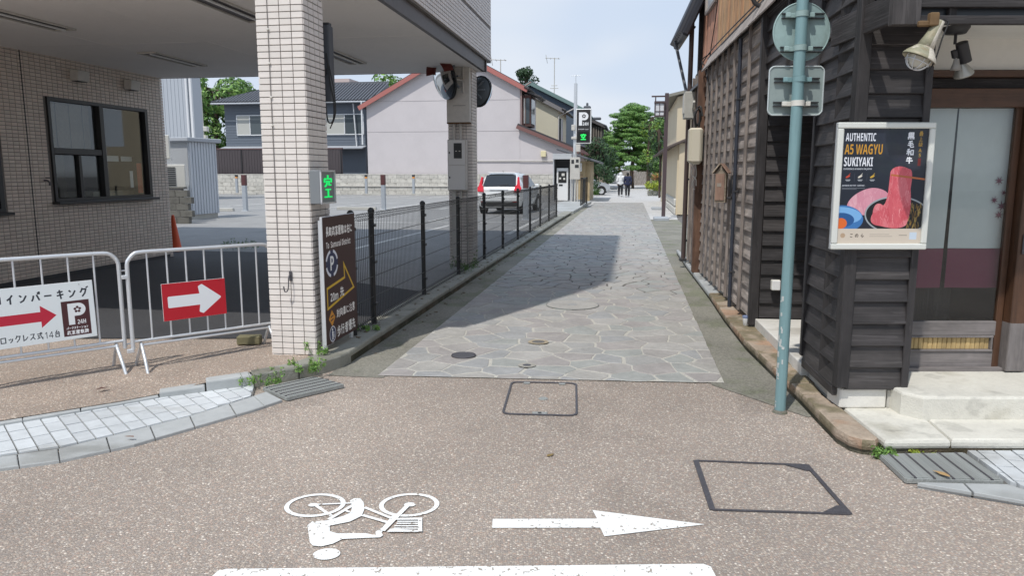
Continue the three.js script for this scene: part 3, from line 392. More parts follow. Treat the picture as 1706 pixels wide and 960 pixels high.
function glyphs(c, str, x, y, w, h, lw, color, gap = 1.04, vert = false) {
  c.strokeStyle = c.fillStyle = color; c.lineWidth = lw; c.lineCap = 'butt'; c.lineJoin = 'miter';
  [...str].forEach((ch, k) => {
    const X = x + (vert ? 0 : k * w * gap), Y = y + (vert ? k * h * gap : 0), d = GL[ch];
    if (!d) { c.save(); c.translate(X + w / 2, Y + h * 0.88); c.scale(w / h, 1); c.font = 'bold ' + h * 1.05 + 'px sans-serif'; c.textAlign = 'center'; c.fillText(ch, 0, 0); c.restore(); return; }
    for (const s of d.split('|')) { c.beginPath(); s.split(' ').forEach((p, i) => { const [a, b] = p.split(',').map(Number); c[i ? 'lineTo' : 'moveTo'](X + a / 100 * w, Y + b / 100 * h); }); c.stroke(); }
  });
}
function print(w, h, ppm, draw, o = {}) {                                        // a printed sheet w x h metres
  const cv = document.createElement('canvas'); cv.width = Math.round(w * ppm); cv.height = Math.round(h * ppm); const c = cv.getContext('2d'); c.scale(ppm / 100, ppm / 100); draw(c, w * 100, h * 100);
  const t = new THREE.CanvasTexture(cv); t.colorSpace = THREE.SRGBColorSpace; t.magFilter = THREE.LinearFilter;
  return new THREE.MeshStandardMaterial({ map: t, roughness: 0.5, side: THREE.DoubleSide, ...o });
}
const txt = (c, s, x, y, size, color, font = 'bold sans-serif', sx = 1, align = 'left') => { const [wt, ...fam] = font.split(' '); c.save(); c.translate(x, y); c.scale(sx, 1); c.font = wt + ' ' + size * 10 + 'px ' + fam.join(' '); c.scale(0.1, 0.1); c.fillStyle = color; c.textAlign = align; c.fillText(s, 0, 0); c.restore(); };
const flower = (c, x, y, r, col) => { c.fillStyle = col; for (let k = 0; k < 5; k++) { const a = -Math.PI / 2 + k * 1.2566; c.beginPath(); c.arc(x + Math.cos(a) * r * 0.62, y + Math.sin(a) * r * 0.62, r * 0.34, 0, 6.3); c.fill(); } };
const parkP = (c, x, y, w, h, bg, fg) => { c.fillStyle = fg; c.fillRect(x, y, w * 0.36, h); c.beginPath(); c.moveTo(x, y); c.lineTo(x + w * 0.62, y); c.arc(x + w * 0.62, y + h * 0.3, h * 0.3, -Math.PI / 2, Math.PI / 2); c.lineTo(x, y + h * 0.6); c.fill(); flower(c, x + w * 0.56, y + h * 0.3, h * 0.17, bg); };

// ---------------------------------------------------------------- tiled building with the drive-through
const bld = thing('tiled_building', 'cream tiled building with a drive-through under its overhanging upper floor', 'building', [OX, 0, OZ], -AL);
const HC = 3.25;
// one small tile: front face and four edges, pushed into plain arrays
function tiles() { return { p: [], n: [], c: [] }; }
function pushTile(t, o, ax, ay, az, w, h, d, k) {                                // o centre on the wall, ax right, ay up, az out
  const V = (a, b, e) => [0, 1, 2].map((i) => o[i] + ax[i] * a + ay[i] * b + az[i] * e), q = (A, B, C, D, n) => { t.p.push(...A, ...B, ...C, ...A, ...C, ...D); for (let i = 0; i < 6; i++) { t.n.push(...n); t.c.push(...k); } }, W = w / 2, H = h / 2, i = 0.0015;
  const f = [V(-W + i, -H + i, d), V(W - i, -H + i, d), V(W - i, H - i, d), V(-W + i, H - i, d)], b = [V(-W, -H, 0), V(W, -H, 0), V(W, H, 0), V(-W, H, 0)], neg = (v) => v.map((x) => -x);
  q(...f, az); q(b[0], b[1], f[1], f[0], neg(ay)); q(b[1], b[2], f[2], f[1], ax); q(b[2], b[3], f[3], f[2], ay); q(b[3], b[0], f[0], f[3], neg(ax));
}
function tilesGeo(t) { const g = new THREE.BufferGeometry(); g.setAttribute('position', new THREE.Float32BufferAttribute(t.p, 3)); g.setAttribute('normal', new THREE.Float32BufferAttribute(t.n, 3)); g.setAttribute('color', new THREE.Float32BufferAttribute(t.c, 3)); return boxUV(g); }
{
  const tw = 0.0975, th = 0.05, R = rngOf(31);
  // near pillar: core, single tiles on the two faces in view, the others joined
  const pil = part(bld, 'pillar', box(0.378, HC, 0.378, -0.195, HC / 2, -0.195), M.joint), tg = [0, 1, 2].map((k) => cbox(tw - 0.006, th - 0.0065, 0.011, 0.0014, 0, 0, 0, 'x', [k * 0.2, k * 0.1])), rest = tiles(); let n = 0;
  for (let j = 0; j < 65; j++) for (let i = 0; i < 4; i++) {
    const y = j * th + th / 2, a = (i - 1.5) * tw, v = Math.floor(R() * 3), bend = (R() - 0.5) * 0.012;
    const front = y < 3.1, side = y > 1.2 && y < 2.0;
    if (front) { part(pil, 'tile', tg[v], M.tile[v], [-0.195 + a, y, -0.0015], [bend, bend, 0]); n++; } else pushTile(rest, [-0.195 + a, y, -0.006], [1, 0, 0], [0, 1, 0], [0, 0, 1], 0.091, 0.0435, 0.0095, [1, 1, 1]);
    if (side && n < 300) { part(pil, 'tile', tg[v], M.tile[(v + 1) % 3], [-0.0015, y, -0.195 + a], [bend, Math.PI / 2, 0]); n++; } else { const k = 0.94 + 0.1 * R(); pushTile(rest, [-0.006, y, -0.195 + a], [0, 0, -1], [0, 1, 0], [1, 0, 0], 0.091, 0.0435, 0.0095, [k, k, k]); }
    pushTile(rest, [-0.384, y, -0.195 + a], [0, 0, 1], [0, 1, 0], [-1, 0, 0], 0.091, 0.0435, 0.0095, [1, 1, 1]);
    pushTile(rest, [-0.195 + a, y, -0.384], [-1, 0, 0], [0, 1, 0], [0, 0, -1], 0.091, 0.0435, 0.0095, [1, 1, 1]);
  }
  part(pil, 'tiles', tilesGeo(rest), M.tilePale).userData.kind = 'stuff';
  // hooks and a thin cable clipped to the pillar
  part(pil, 'cable', tube([[-0.29, 3.24, 0.009], [-0.288, 2.7, 0.009], [-0.289, 2.2, 0.01], [-0.287, 2.03, 0.009], [-0.29, 0.75, 0.008]], 0.0022, 40, 5), M.joint);
  for (const y of [2.98, 2.72, 2.46, 2.2, 1.98]) part(pil, 'cable_clip', cbox(0.018, 0.014, 0.016, 0.004, -0.288, y, 0.012), M.offWhite);
  part(pil, 'hook', [tube([[-0.19, 0.78, 0.008], [-0.19, 0.76, 0.05], [-0.192, 0.69, 0.055], [-0.2, 0.65, 0.058], [-0.222, 0.64, 0.062], [-0.23, 0.685, 0.065]], 0.005, 20, 6), cbox(0.024, 0.085, 0.01, 0.003, -0.19, 0.765, 0.014)], M.iron);
  // far pillar
  const pf = part(bld, 'pillar', box(0.378, HC, 0.378, -0.17, HC / 2, -6.44), M.joint), t2 = tiles();
  for (let j = 0; j < 65; j++) for (let i = 0; i < 4; i++) { const y = j * th + th / 2, a = (i - 1.5) * tw, k = 0.85 + 0.15 * R(); for (const [o, ax, az] of [[[-0.17 + a, y, -6.251], [1, 0, 0], [0, 0, 1]], [[0.019, y, -6.44 + a], [0, 0, -1], [1, 0, 0]], [[-0.359, y, -6.44 + a], [0, 0, 1], [-1, 0, 0]]]) pushTile(t2, o, ax, [0, 1, 0], az, 0.091, 0.0435, 0.0095, [k, k, k]); }
  part(pf, 'tiles', tilesGeo(t2), M.tilePale).userData.kind = 'stuff';
  // office wall along the drive-through, with its window openings
  const U = -5.65, holes = [[3.97, 6.22, 1.19, 2.68], [0.7, 3.07, 1.08, 2.6]], t3 = tiles(), inHole = (f, y) => holes.some(([a, b, c, d]) => f > a - 0.03 && f < b + 0.03 && y > c - 0.02 && y < d + 0.02);
  const wl = part(bld, 'wall', [box(0.16, 3.4, 0.7, U - 0.08, 1.7, -0.35), box(0.16, 1.08, 2.37, U - 0.08, 0.54, -1.885), box(0.16, 0.8, 2.37, U - 0.08, 3.0, -1.885), box(0.16, 3.4, 0.9, U - 0.08, 1.7, -3.52), box(0.16, 1.19, 2.25, U - 0.08, 0.595, -5.095), box(0.16, 0.72, 2.25, U - 0.08, 3.04, -5.095), box(0.16, 3.4, 0.45, U - 0.08, 1.7, -6.445), box(4, 3.4, 0.16, U - 2.16, 1.7, -6.59), box(6, 3.4, 0.16, U - 3.16, 1.7, -0.08)], M.joint);
  for (let f = 0.02; f < 6.62; f += 0.1) for (let y = 0.03; y < 3.3; y += 0.05) { if (inHole(f + 0.05, y + 0.025)) continue; const k = 0.9 + 0.16 * R(), w = 0.96 + 0.05 * R(); pushTile(t3, [U, y + 0.025, -f - 0.05], [0, 0, -1], [0, 1, 0], [1, 0, 0], 0.093, 0.0435, 0.008, [k, k * w, k * w * 0.98]); }
  part(wl, 'tiles', tilesGeo(t3), M.tileWall).userData.kind = 'stuff';
  part(wl, 'expansion_joint', box(0.006, 3.3, 0.016, U + 0.0075, 1.65, -3.57), M.black);
  part(wl, 'tap', [tube([[U, 1.5, -3.8], [U + 0.06, 1.5, -3.8], [U + 0.09, 1.47, -3.8], [U + 0.09, 1.43, -3.8]], 0.012, 12, 8), cyl(0.03, 0.03, 0.012, 12, U + 0.07, 1.54, -3.8)], M.iron);
  part(wl, 'base_course', box(0.03, 0.06, 6.6, U + 0.012, 0.13, -3.3), M.dark);
  // window: frame, transom, mullion, panes, sill
  const win = part(bld, 'window', [box(0.1, 0.05, 2.25, U - 0.02, 2.655, -5.095), box(0.1, 0.05, 2.25, U - 0.02, 1.215, -5.095), box(0.1, 1.4, 0.05, U - 0.02, 1.93, -3.995), box(0.1, 1.4, 0.07, U - 0.02, 1.93, -6.185)], M.frame);
  part(win, 'mullion', cbox(0.11, 1.39, 0.09, 0.004, U - 0.015, 1.935, -5.06), M.frame); part(win, 'transom', cbox(0.1, 0.09, 0.99, 0.004, U - 0.02, 1.92, -4.52), M.frame); part(win, 'sash_bar', cbox(0.08, 0.63, 0.06, 0.003, U - 0.03, 1.555, -4.55), M.frame);
  part(win, 'pane', box(0.005, 0.7, 0.98, U - 0.03, 2.3, -4.52), M.glass); part(win, 'pane', box(0.005, 0.62, 0.5, U - 0.035, 1.555, -4.27), M.glass); part(win, 'pane', box(0.005, 0.62, 0.44, U - 0.025, 1.555, -4.79), M.glass); part(win, 'pane', box(0.005, 1.4, 1.04, U - 0.03, 1.935, -5.63), M.glass);
  part(win, 'sill', cbox(0.16, 0.04, 2.34, 0.006, U + 0.05, 1.175, -5.09), M.frame);
  const w2 = part(bld, 'window', [box(0.1, 0.06, 2.37, U - 0.02, 2.57, -1.885), box(0.1, 0.06, 2.37, U - 0.02, 1.11, -1.885), box(0.1, 1.4, 0.07, U - 0.02, 1.84, -3.03), box(0.1, 1.4, 0.07, U - 0.02, 1.84, -0.74)], M.frame);
  part(w2, 'pane', box(0.005, 1.4, 2.2, U - 0.03, 1.84, -1.885), M.glass); part(w2, 'sill', cbox(0.16, 0.04, 2.44, 0.006, U + 0.05, 1.07, -1.885), M.frame);
  // the room behind the glass
  const room = mat([0.30, 0.28, 0.26]);
  part(bld, 'room_shell', [box(0.1, 3.3, 6.5, U - 2.4, 1.65, -3.3), box(2.4, 0.1, 6.4, U - 1.25, 0.62, -3.3), box(2.4, 0.1, 6.4, U - 1.25, 2.85, -3.3), box(2.3, 2.2, 0.1, U - 1.25, 1.74, -3.5)], room);
  part(bld, 'counter', [box(0.5, 0.42, 1.0, U - 0.5, 1.1, -5.6), box(0.04, 0.9, 0.5, U - 1.6, 1.6, -5.9)], mat([0.42, 0.38, 0.3]));
  const blM = mat([0.40, 0.33, 0.25], { map: speck }), blG = cbox(0.01, 0.66, 0.13, 0.002); for (let k = 0; k < 7; k++) part(bld, 'blind_slat', blG, blM, [U - 0.14 - (k % 2) * 0.012, 2.3, -4.1 - k * 0.138]);
  part(bld, 'paper_notice', [box(0.003, 0.09, 0.5, U - 0.2, 1.84, -5.45), box(0.003, 0.08, 0.28, U - 0.2, 1.84, -5.9), box(0.003, 0.28, 0.08, U - 0.1, 1.5, -5.86)], M.white);
  part(bld, 'orange_notice', box(0.003, 0.5, 0.13, 0, 0, 0), print(0.13, 0.5, 700, (c, w, h) => { c.fillStyle = '#c2491c'; c.fillRect(0, 0, w, h); c.fillStyle = '#3a1a10'; for (let k = 0; k < 4; k++) { c.fillRect(4, 12 + k * 8, 5, 1.2); c.fillRect(5.8, 11 + k * 8, 1.2, 5.5); c.fillRect(4.4, 15 + k * 8, 4.2, 1); } }), [U - 0.06, 1.52, -6.02]);
  // soffit of separate boards, fascia, upper storey
  const sof = part(bld, 'soffit', box(5.7, 0.06, 6.7, -2.78, HC + 0.16, -3.37), M.dark);
  for (let i = 0; i < 4; i++) for (let j = 0; j < 2; j++) part(sof, 'soffit_board', cbox(1.432, 0.03, 3.36, 0.003, -4.93 + i * 1.44, HC + 0.015 + 0.0012 * ((i + j) % 2), -1.69 - j * 3.368, 'z', [i * 0.7, j]), M.soffit);
  part(bld, 'fascia', [cbox(0.05, 0.18, 6.75, 0.004, 0.126, HC + 0.09, -3.375), box(5.85, 0.18, 0.05, -2.75, HC + 0.09, -6.725), box(5.85, 0.18, 0.05, -2.75, HC + 0.09, -0.02)], M.fascia);
  const up = part(bld, 'upper_wall', [box(12.1, 5.9, 6.98, -5.86, 6.38, -3.55), box(12.2, 0.25, 8.4, -5.85, 9.42, -4.5)], M.joint), t4 = tiles();  // added out-of-view roof slab reaches past the wall to lengthen the shadow
  for (let f = 0.01; f < 7.0; f += 0.1) for (let y = 3.45; y < 6.4; y += 0.05) { if (y > 3.93 && y < 3.96) continue; const k = 0.93 + 0.1 * R(); pushTile(t4, [0.19, y + 0.025, -f - 0.05], [0, 0, -1], [0, 1, 0], [1, 0, 0], 0.093, 0.0435, 0.008, [k, k, k]); }
  for (let x = -5; x < 0.15; x += 0.1) for (let y = 3.45; y < 4.4; y += 0.05) pushTile(t4, [x + 0.05, y + 0.025, -0.06], [1, 0, 0], [0, 1, 0], [0, 0, 1], 0.093, 0.0435, 0.008, [1, 1, 1]);
  part(up, 'tiles', tilesGeo(t4), M.tilePale).userData.kind = 'stuff';
}
// fluorescent fittings let into the soffit
[[-3.94, 1.7, 'ceiling light in the soffit nearest the left window'], [-4.06, 4.65, 'ceiling light in the soffit before the far end of the tiled office wall'], [-1.48, 1.6, 'ceiling light in the soffit to the left of the near pillar'], [-1.56, 4.8, 'ceiling light in the soffit seen to the right of the near pillar']].forEach(([u, f, l]) => {
  const t = thingL('ceiling_light', 'recessed fluorescent ' + l, 'ceiling light', u, HC, f, 0, 'recessed ceiling lights');
  part(t, 'frame', [box(0.02, 0.02, 1.28, -0.13, -0.011, 0), box(0.02, 0.02, 1.28, 0.13, -0.011, 0), box(0.28, 0.02, 0.02, 0, -0.011, -0.64), box(0.28, 0.02, 0.02, 0, -0.011, 0.64)], M.greyBox);
  part(t, 'reflector', box(0.24, 0.006, 1.24, 0, -0.004, 0), M.fascia); part(t, 'tube', cyl(0.014, 0.014, 1.2, 10, 0.03, -0.022, 0, Math.PI / 2), M.white);
});
[[4.6, 'nearer'], [5.8, 'farther']].forEach(([f, w]) => {
  const t = thingL('vent_hood', w + ' of the two grey vent hoods above the dark office window', 'vent', -5.642, 3.04, f, 0, 'vent hoods');
  part(t, 'hood', prism([[0, -0.085], [0.13, -0.085], [0.15, 0.06], [0.0, 0.085]], 0.24, 0.006).translate(0, 0, -0.12), M.greyBox); part(t, 'grille', box(0.1, 0.006, 0.2, 0.065, -0.09, 0), M.dark);
});

// ---------------------------------------------------------------- things on and around the tiled building
{ // green vacancy sign on the near pillar
  const t = thingL('led_sign', 'grey box sign with a glowing green character on the near tiled pillar', 'led sign', 0.012, 1.49, 0.06, 0);
  part(t, 'case', cbox(0.09, 0.27, 0.3, 0.006, 0.05, 0, -0.05), mat([0.2, 0.215, 0.225], { roughness: 0.4 }));
  part(t, 'bezel', [box(0.012, 0.014, 0.3, 0.1, 0.129, -0.05), box(0.012, 0.014, 0.3, 0.1, -0.129, -0.05), box(0.012, 0.27, 0.014, 0.1, 0, -0.193), box(0.012, 0.27, 0.014, 0.1, 0, 0.093)], M.alu);
  const led = []; const d = '50,2 50,14|10,32 10,17 90,17 90,32|38,24 34,40 14,48|62,24 62,42 84,42|22,60 78,60|50,60 50,90|8,90 92,90';
  for (const s of d.split('|')) { const p = s.split(' ').map((q) => q.split(',').map(Number)); for (let i = 0; i < p.length - 1; i++) { const [a, b] = [p[i], p[i + 1]].map(([x, y]) => [0.1, 0.1 - y / 100 * 0.2, 0.035 - x / 100 * 0.17]); led.push(beam(a, b, 0.0105, 0.0105)); } }
  part(t, 'character', led, mat([0.02, 0.3, 0.08], { emissive: rgb(0.01, 0.85, 0.16), emissiveIntensity: 0.7 }));
}
{ // brown guide board on the fence
  const t = thingL('guide_board', 'tall brown guide board with white lettering and a yellow arrow outline beside the tiled pillar', 'sign', 0.1, 0.19, 0.32, 0);
  const W = 0.72, H = 1.06;
  part(t, 'panel', cbox(0.022, H, W, 0.003, 0, H / 2, 0), M.alu);
  const m = print(W, H, 900, (c, w, h) => {
    c.fillStyle = '#3d1f1c'; c.fillRect(0, 0, w, h);
    glyphs(c, '長町武家屋敷は右に', 6, 8, 6.4, 8.6, 1.2, '#f6f4f0');
    txt(c, 'To  Samurai District', 6, 26, 7.2, '#f6f4f0', 'bold sans-serif', 0.8);
    c.strokeStyle = '#e6e8f0'; c.lineWidth = 2.6; c.fillStyle = '#252c52'; c.beginPath(); c.ellipse(17, 39, 12.6, 11, 0, 0, 6.3); c.fill();
    for (let k = 0; k < 4; k++) { c.beginPath(); c.ellipse(17, 39, 12, 10.4, 0, k * 1.571 + 0.25, k * 1.571 + 1.32); c.stroke(); }
    txt(c, 'P', 17, 45, 17, '#f3f3f3', 'bold sans-serif', 1, 'center');
    c.strokeStyle = '#d9b02a'; c.lineWidth = 2.1; c.beginPath(); c.moveTo(5, 76); c.lineTo(5, 59); c.lineTo(44, 54.5); c.lineTo(43, 42.5); c.lineTo(65, 66); c.closePath(); c.stroke();
    txt(c, '20m', 11, 71, 9.6, '#f0eeea', 'bold sans-serif', 0.9); glyphs(c, '先', 32, 61, 10, 9.5, 1.3, '#f0eeea');
    c.fillStyle = '#d7912a'; c.beginPath(); c.moveTo(13, 74 + 4); c.lineTo(20, 85); c.lineTo(13, 92); c.lineTo(6, 85); c.fill(); c.strokeStyle = '#3d1f1c'; c.lineWidth = 1.2; c.beginPath(); c.moveTo(10, 84); c.lineTo(16, 83); c.moveTo(10, 87); c.lineTo(16, 86); c.stroke();
    glyphs(c, '対向車に注意', 23, 79, 7, 8.4, 1.15, '#eeeae6');
    c.fillStyle = '#27345e'; c.strokeStyle = '#e9eaee'; c.lineWidth = 0.9; c.beginPath(); c.ellipse(13.5, 98.6, 6.4, 6.4, 0, 0, 6.3); c.fill(); c.stroke();
    c.fillStyle = '#f1f1f1'; c.beginPath(); c.arc(13, 94.8, 1.2, 0, 6.3); c.fill(); c.fillRect(11.8, 96.2, 2.6, 4); c.fillRect(11.6, 100, 1.2, 3.6); c.fillRect(13.6, 100, 1.2, 3.6); c.beginPath(); c.arc(15.8, 97.6, 0.8, 0, 6.3); c.fill(); c.fillRect(15.2, 98.6, 1.3, 3.4);
    glyphs(c, '歩行者優先', 23, 93.5, 8.4, 10, 1.35, '#f2f0ec');
  });
  const p = part(t, 'print', new THREE.PlaneGeometry(W - 0.004, H - 0.004), m, [0.0125, H / 2, 0], [0, Math.PI / 2, 0]);
  part(t, 'post', [cyl(0.02, 0.02, 1.1, 10, -0.03, 0.48, 0.3), cyl(0.02, 0.02, 1.1, 10, -0.03, 0.48, -0.3)], M.galv);
}
{ // black mesh fence along the kerb
  const t = thingL('mesh_fence', 'black wire mesh fence along the left kerb of the alley', 'fence', 0.06, 0.118, 0, 0);
  const fs = [0.72, 1.27, 3.12, 5.03, 7.03, 8.97, 11.0, 13.1, 15.3, 17.6, 20.0], H = 1.12;
  const pg = lathe([[0, H + 0.035], [0.018, H + 0.03], [0.032, H + 0.012], [0.034, H - 0.01], [0.027, H - 0.012], [0.027, -0.02]], 14);
  for (const f of fs) { const p = part(t, 'post', pg, M.black, [0, 0, -f]); for (const y of [0.2, 0.62, 0.98]) part(p, 'clip', cbox(0.05, 0.03, 0.07, 0.004, 0.014, y, 0), M.black); }
  for (let k = 0; k < fs.length - 1; k++) {
    const a = fs[k] + 0.03, b = fs[k + 1] - 0.03, w = [], L = b - a, n = Math.round(L / 0.05), tri = (y0, s) => { for (const [dx, dy] of [[0, 0], [0.045, 0.03 * s], [0.045, -0.03 * s]]) w.push(box(0.005, 0.005, L, 0.012 + dx * 0.8, y0 + dy, -(a + b) / 2)); };
    for (let i = 0; i <= n; i++) { const f = a + (i / n) * L; w.push(box(0.0032, H - 0.12, 0.0052, 0.012, H / 2 + 0.0, -f)); for (const [y, s] of [[H - 0.04, 1], [0.06, -1]]) w.push(beam([0.012, y - 0.03 * s, -f], [0.048, y + 0.02 * s, -f], 0.0036, 0.0036), beam([0.048, y + 0.02 * s, -f], [0.012, y + 0.03 * s, -f], 0.0036, 0.0036)); }
    tri(H - 0.04, 1); tri(0.06, -1); for (const y of [0.28, 0.48, 0.68, 0.88]) w.push(box(0.005, 0.0065, L, 0.0155, y, -(a + b) / 2));
    part(t, 'mesh_panel', w, M.black);
  }
}
// steel crowd barriers
function barrier(label, x, z, turn, L, bars) {
  const t = thing('crowd_barrier', label, 'barrier', [x, 0.07, z], turn, 'crowd barriers'), H = 0.93, b0 = 0.235, r = 0.0155, h = L / 2;
  part(t, 'frame', tube([[-h, b0 - 0.06, 0], [-h, H - 0.13, 0], [-h + 0.012, H - 0.06, 0], [-h + 0.05, H - 0.015, 0], [-h + 0.12, H, 0], [0, H, 0], [h - 0.12, H, 0], [h - 0.05, H - 0.015, 0], [h - 0.012, H - 0.06, 0], [h, H - 0.13, 0], [h, b0 - 0.06, 0]], r, 90, 10, false, 0.35), M.galv);
  part(t, 'bottom_rail', [bar([-h, b0, 0], [h, b0, 0], 0.012), bar([-h + 0.05, b0 - 0.035, 0], [h - 0.05, b0 - 0.035, 0], 0.011)], M.galv);
  for (let k = 0; k < bars; k++) part(t, 'bar', bar([-h + L * (k + 1) / (bars + 1), b0, 0], [-h + L * (k + 1) / (bars + 1), H, 0], 0.0075, 7), M.galv);
  for (const s of [-1, 1]) for (const d of [-1, 1]) part(t, 'leg', tube([[s * (h - 0.06), b0 - 0.02, d * 0.004], [s * (h - 0.06), b0 - 0.05, d * 0.02], [s * (h - 0.055), 0.09, d * 0.1], [s * (h - 0.05), -0.005, d * 0.165]], 0.0125, 14, 8), M.galv);
  part(t, 'hook', [tube([[h, 0.78, 0], [h + 0.04, 0.785, 0], [h + 0.06, 0.77, 0], [h + 0.06, 0.71, 0]], 0.006, 12, 6), tube([[h, 0.2, 0], [h + 0.04, 0.205, 0], [h + 0.06, 0.19, 0], [h + 0.06, 0.13, 0]], 0.006, 12, 6)], M.galv);
  part(t, 'socket', [cbox(0.05, 0.03, 0.03, 0.004, -h - 0.02, 0.745, 0), cbox(0.05, 0.03, 0.03, 0.004, -h - 0.02, 0.165, 0)], M.galv);
  return t;
}
const B1 = [-3.47, -5.335, 43 * D2R], B2 = [-2.51, -6.085, 41.4 * D2R];
barrier('galvanised crowd barrier at the left picture edge carrying the white parking sign', ...B1, 1.2, 6);
barrier('galvanised crowd barrier next to the tiled pillar carrying the red arrow sign', ...B2, 1.16, 7);
function onBarrier(B, name, label, lx, y, W, H, m, tilt) {
  const t = thing(name, label, 'sign', [B[0] + lx * Math.cos(B[2]) + 0.022 * Math.sin(B[2]), y, B[1] - lx * Math.sin(B[2]) + 0.022 * Math.cos(B[2])], B[2]); t.rotation.z = 0;
  part(t, 'panel', cbox(W, H, 0.005, 0.0015), M.white, [0, 0, 0], [0, 0, tilt]); part(t, 'print', new THREE.PlaneGeometry(W - 0.002, H - 0.002), m, [0, 0, 0.0035], [0, 0, tilt]);
  part(t, 'cable_tie', [box(0.004, 0.004, 0.05, -W * 0.4, H * 0.46, -0.015), box(0.004, 0.004, 0.05, W * 0.4, H * 0.46, -0.015)], M.black); return t;
}
onBarrier(B1, 'parking_sign', 'white parking sign with a red arrow and black lettering on the barrier', -0.06, 0.585, 0.93, 0.43, print(0.93, 0.43, 1000, (c, w, h) => {
  c.fillStyle = '#e9eeee'; c.fillRect(0, 0, w, h);
  glyphs(c, 'コインパーキング', 29, 4.2, 6.2, 8.2, 1.1, '#2a2f38', 1.26);
  c.fillStyle = '#c21f3a'; c.beginPath(); c.moveTo(29, 19.6); c.lineTo(57.5, 19.6); c.lineTo(57.5, 15); c.lineTo(67.5, 23.2); c.lineTo(57.5, 31.4); c.lineTo(57.5, 26.8); c.lineTo(29, 26.8); c.fill();
  glyphs(c, 'ロックレス式', 31, 34, 4.3, 6, 0.62, '#2a2f38', 1.04); txt(c, '14', 58.4, 39.8, 6.8, '#2a2f38', 'normal sans-serif', 0.78); glyphs(c, '台', 64.6, 34, 4.3, 6, 0.62, '#2a2f38');
  c.fillStyle = '#4a2226'; c.fillRect(71, 14, 18.5, 26.5); parkP(c, 75, 16, 11.5, 16, '#4a2226', '#eef0f0'); txt(c, '24H', 80.6, 32, 4.6, '#eef0f0', 'bold sans-serif', 0.72); glyphs(c, 'パークステーション', 73, 33.4, 1.55, 2.2, 0.38, '#eef0f0', 1.05); glyphs(c, '武家屋敷跡', 73, 36.2, 2.8, 3.4, 0.5, '#eef0f0', 1.06);
}), 0.015);
onBarrier(B2, 'arrow_sign', 'red sign with a white arrow pointing right on the barrier', -0.1, 0.59, 0.5, 0.3, print(0.5, 0.3, 900, (c, w, h) => {
  c.fillStyle = '#bf1226'; c.fillRect(0, 0, w, h); c.fillStyle = c.strokeStyle = '#eef0f2'; c.lineJoin = 'round'; c.lineWidth = 2; c.beginPath(); c.moveTo(5, 11.5); c.lineTo(30, 11.5); c.lineTo(29, 5); c.lineTo(31, 4); c.lineTo(45, 15.2); c.lineTo(31, 26); c.lineTo(29, 25); c.lineTo(30, 18.8); c.lineTo(5, 18.8); c.closePath(); c.fill(); c.stroke();
}), 0.01);
one('stone_block', cbox(0.2, 0.075, 0.1, 0.008), mat([0.52, 0.46, 0.33], { map: M.mossMap }), 'yellowish stone block lying behind the barrier beside the pillar', 'block', [-2.33, 0.14, -6.52], 0.1);

{ // things on the far pillar
  const z0 = -6.235, x0 = -0.17;
  const cab = thingL('junction_box', 'tall rust-edged grey steel box at the top of the far tiled pillar', 'electrical box', 0, 0, 0);
  part(cab, 'case', cbox(0.37, 0.86, 0.12, 0.006, x0, 2.82, z0 + 0.065), M.greyBox); part(cab, 'cover_seam', box(0.2, 0.006, 0.004, x0 + 0.02, 2.66, z0 + 0.126), M.dark); part(cab, 'rust', box(0.372, 0.02, 0.122, x0, 2.392, z0 + 0.065), mat([0.16, 0.075, 0.03], { map: speck }));
  const met = thingL('meter_cabinet', 'grey two-door meter cabinet with a dark window on the far tiled pillar', 'electrical box', 0, 0, 0);
  part(met, 'case', cbox(0.3, 0.8, 0.16, 0.006, x0 - 0.02, 1.73, z0 + 0.085), M.greyBox);
  for (const [y, h] of [[1.925, 0.385], [1.535, 0.385]]) { const d = part(met, 'door', cbox(0.285, h, 0.014, 0.003, x0 - 0.025, y, z0 + 0.171), mat([0.66, 0.645, 0.62], { roughness: 0.45 })); part(d, 'latch', cbox(0.018, 0.03, 0.012, 0.003, x0 - 0.135, y, z0 + 0.182), M.dark); }
  part(met, 'meter_window', cbox(0.13, 0.24, 0.008, 0.002, x0 - 0.0, 1.955, z0 + 0.18), M.black); part(met, 'meter_dial', [box(0.025, 0.012, 0.004, x0 - 0.025, 1.95, z0 + 0.185), box(0.025, 0.012, 0.004, x0 + 0.03, 1.95, z0 + 0.185)], M.offWhite);
  const con = thingL('conduit', 'pale steel conduits joining the two boxes on the far pillar', 'conduit', 0, 0, 0);
  for (const x of [-0.09, 0.02]) part(con, 'pipe', bar([x0 + x, 2.12, z0 + 0.04], [x0 + x, 2.4, z0 + 0.04], 0.026, 12), M.pipe);
  part(con, 'channel', cbox(0.07, 1.2, 0.05, 0.004, x0 - 0.1, 0.73, z0 + 0.03), M.pipe); part(con, 'pipe', bar([x0 + 0.12, 0.1, z0 + 0.03], [x0 + 0.12, 1.34, z0 + 0.03], 0.011, 8), M.pipe); part(con, 'pipe', bar([x0 + 0.02, 1.2, z0 + 0.05], [x0 + 0.02, 1.34, z0 + 0.05], 0.02, 8), M.pipe);
}
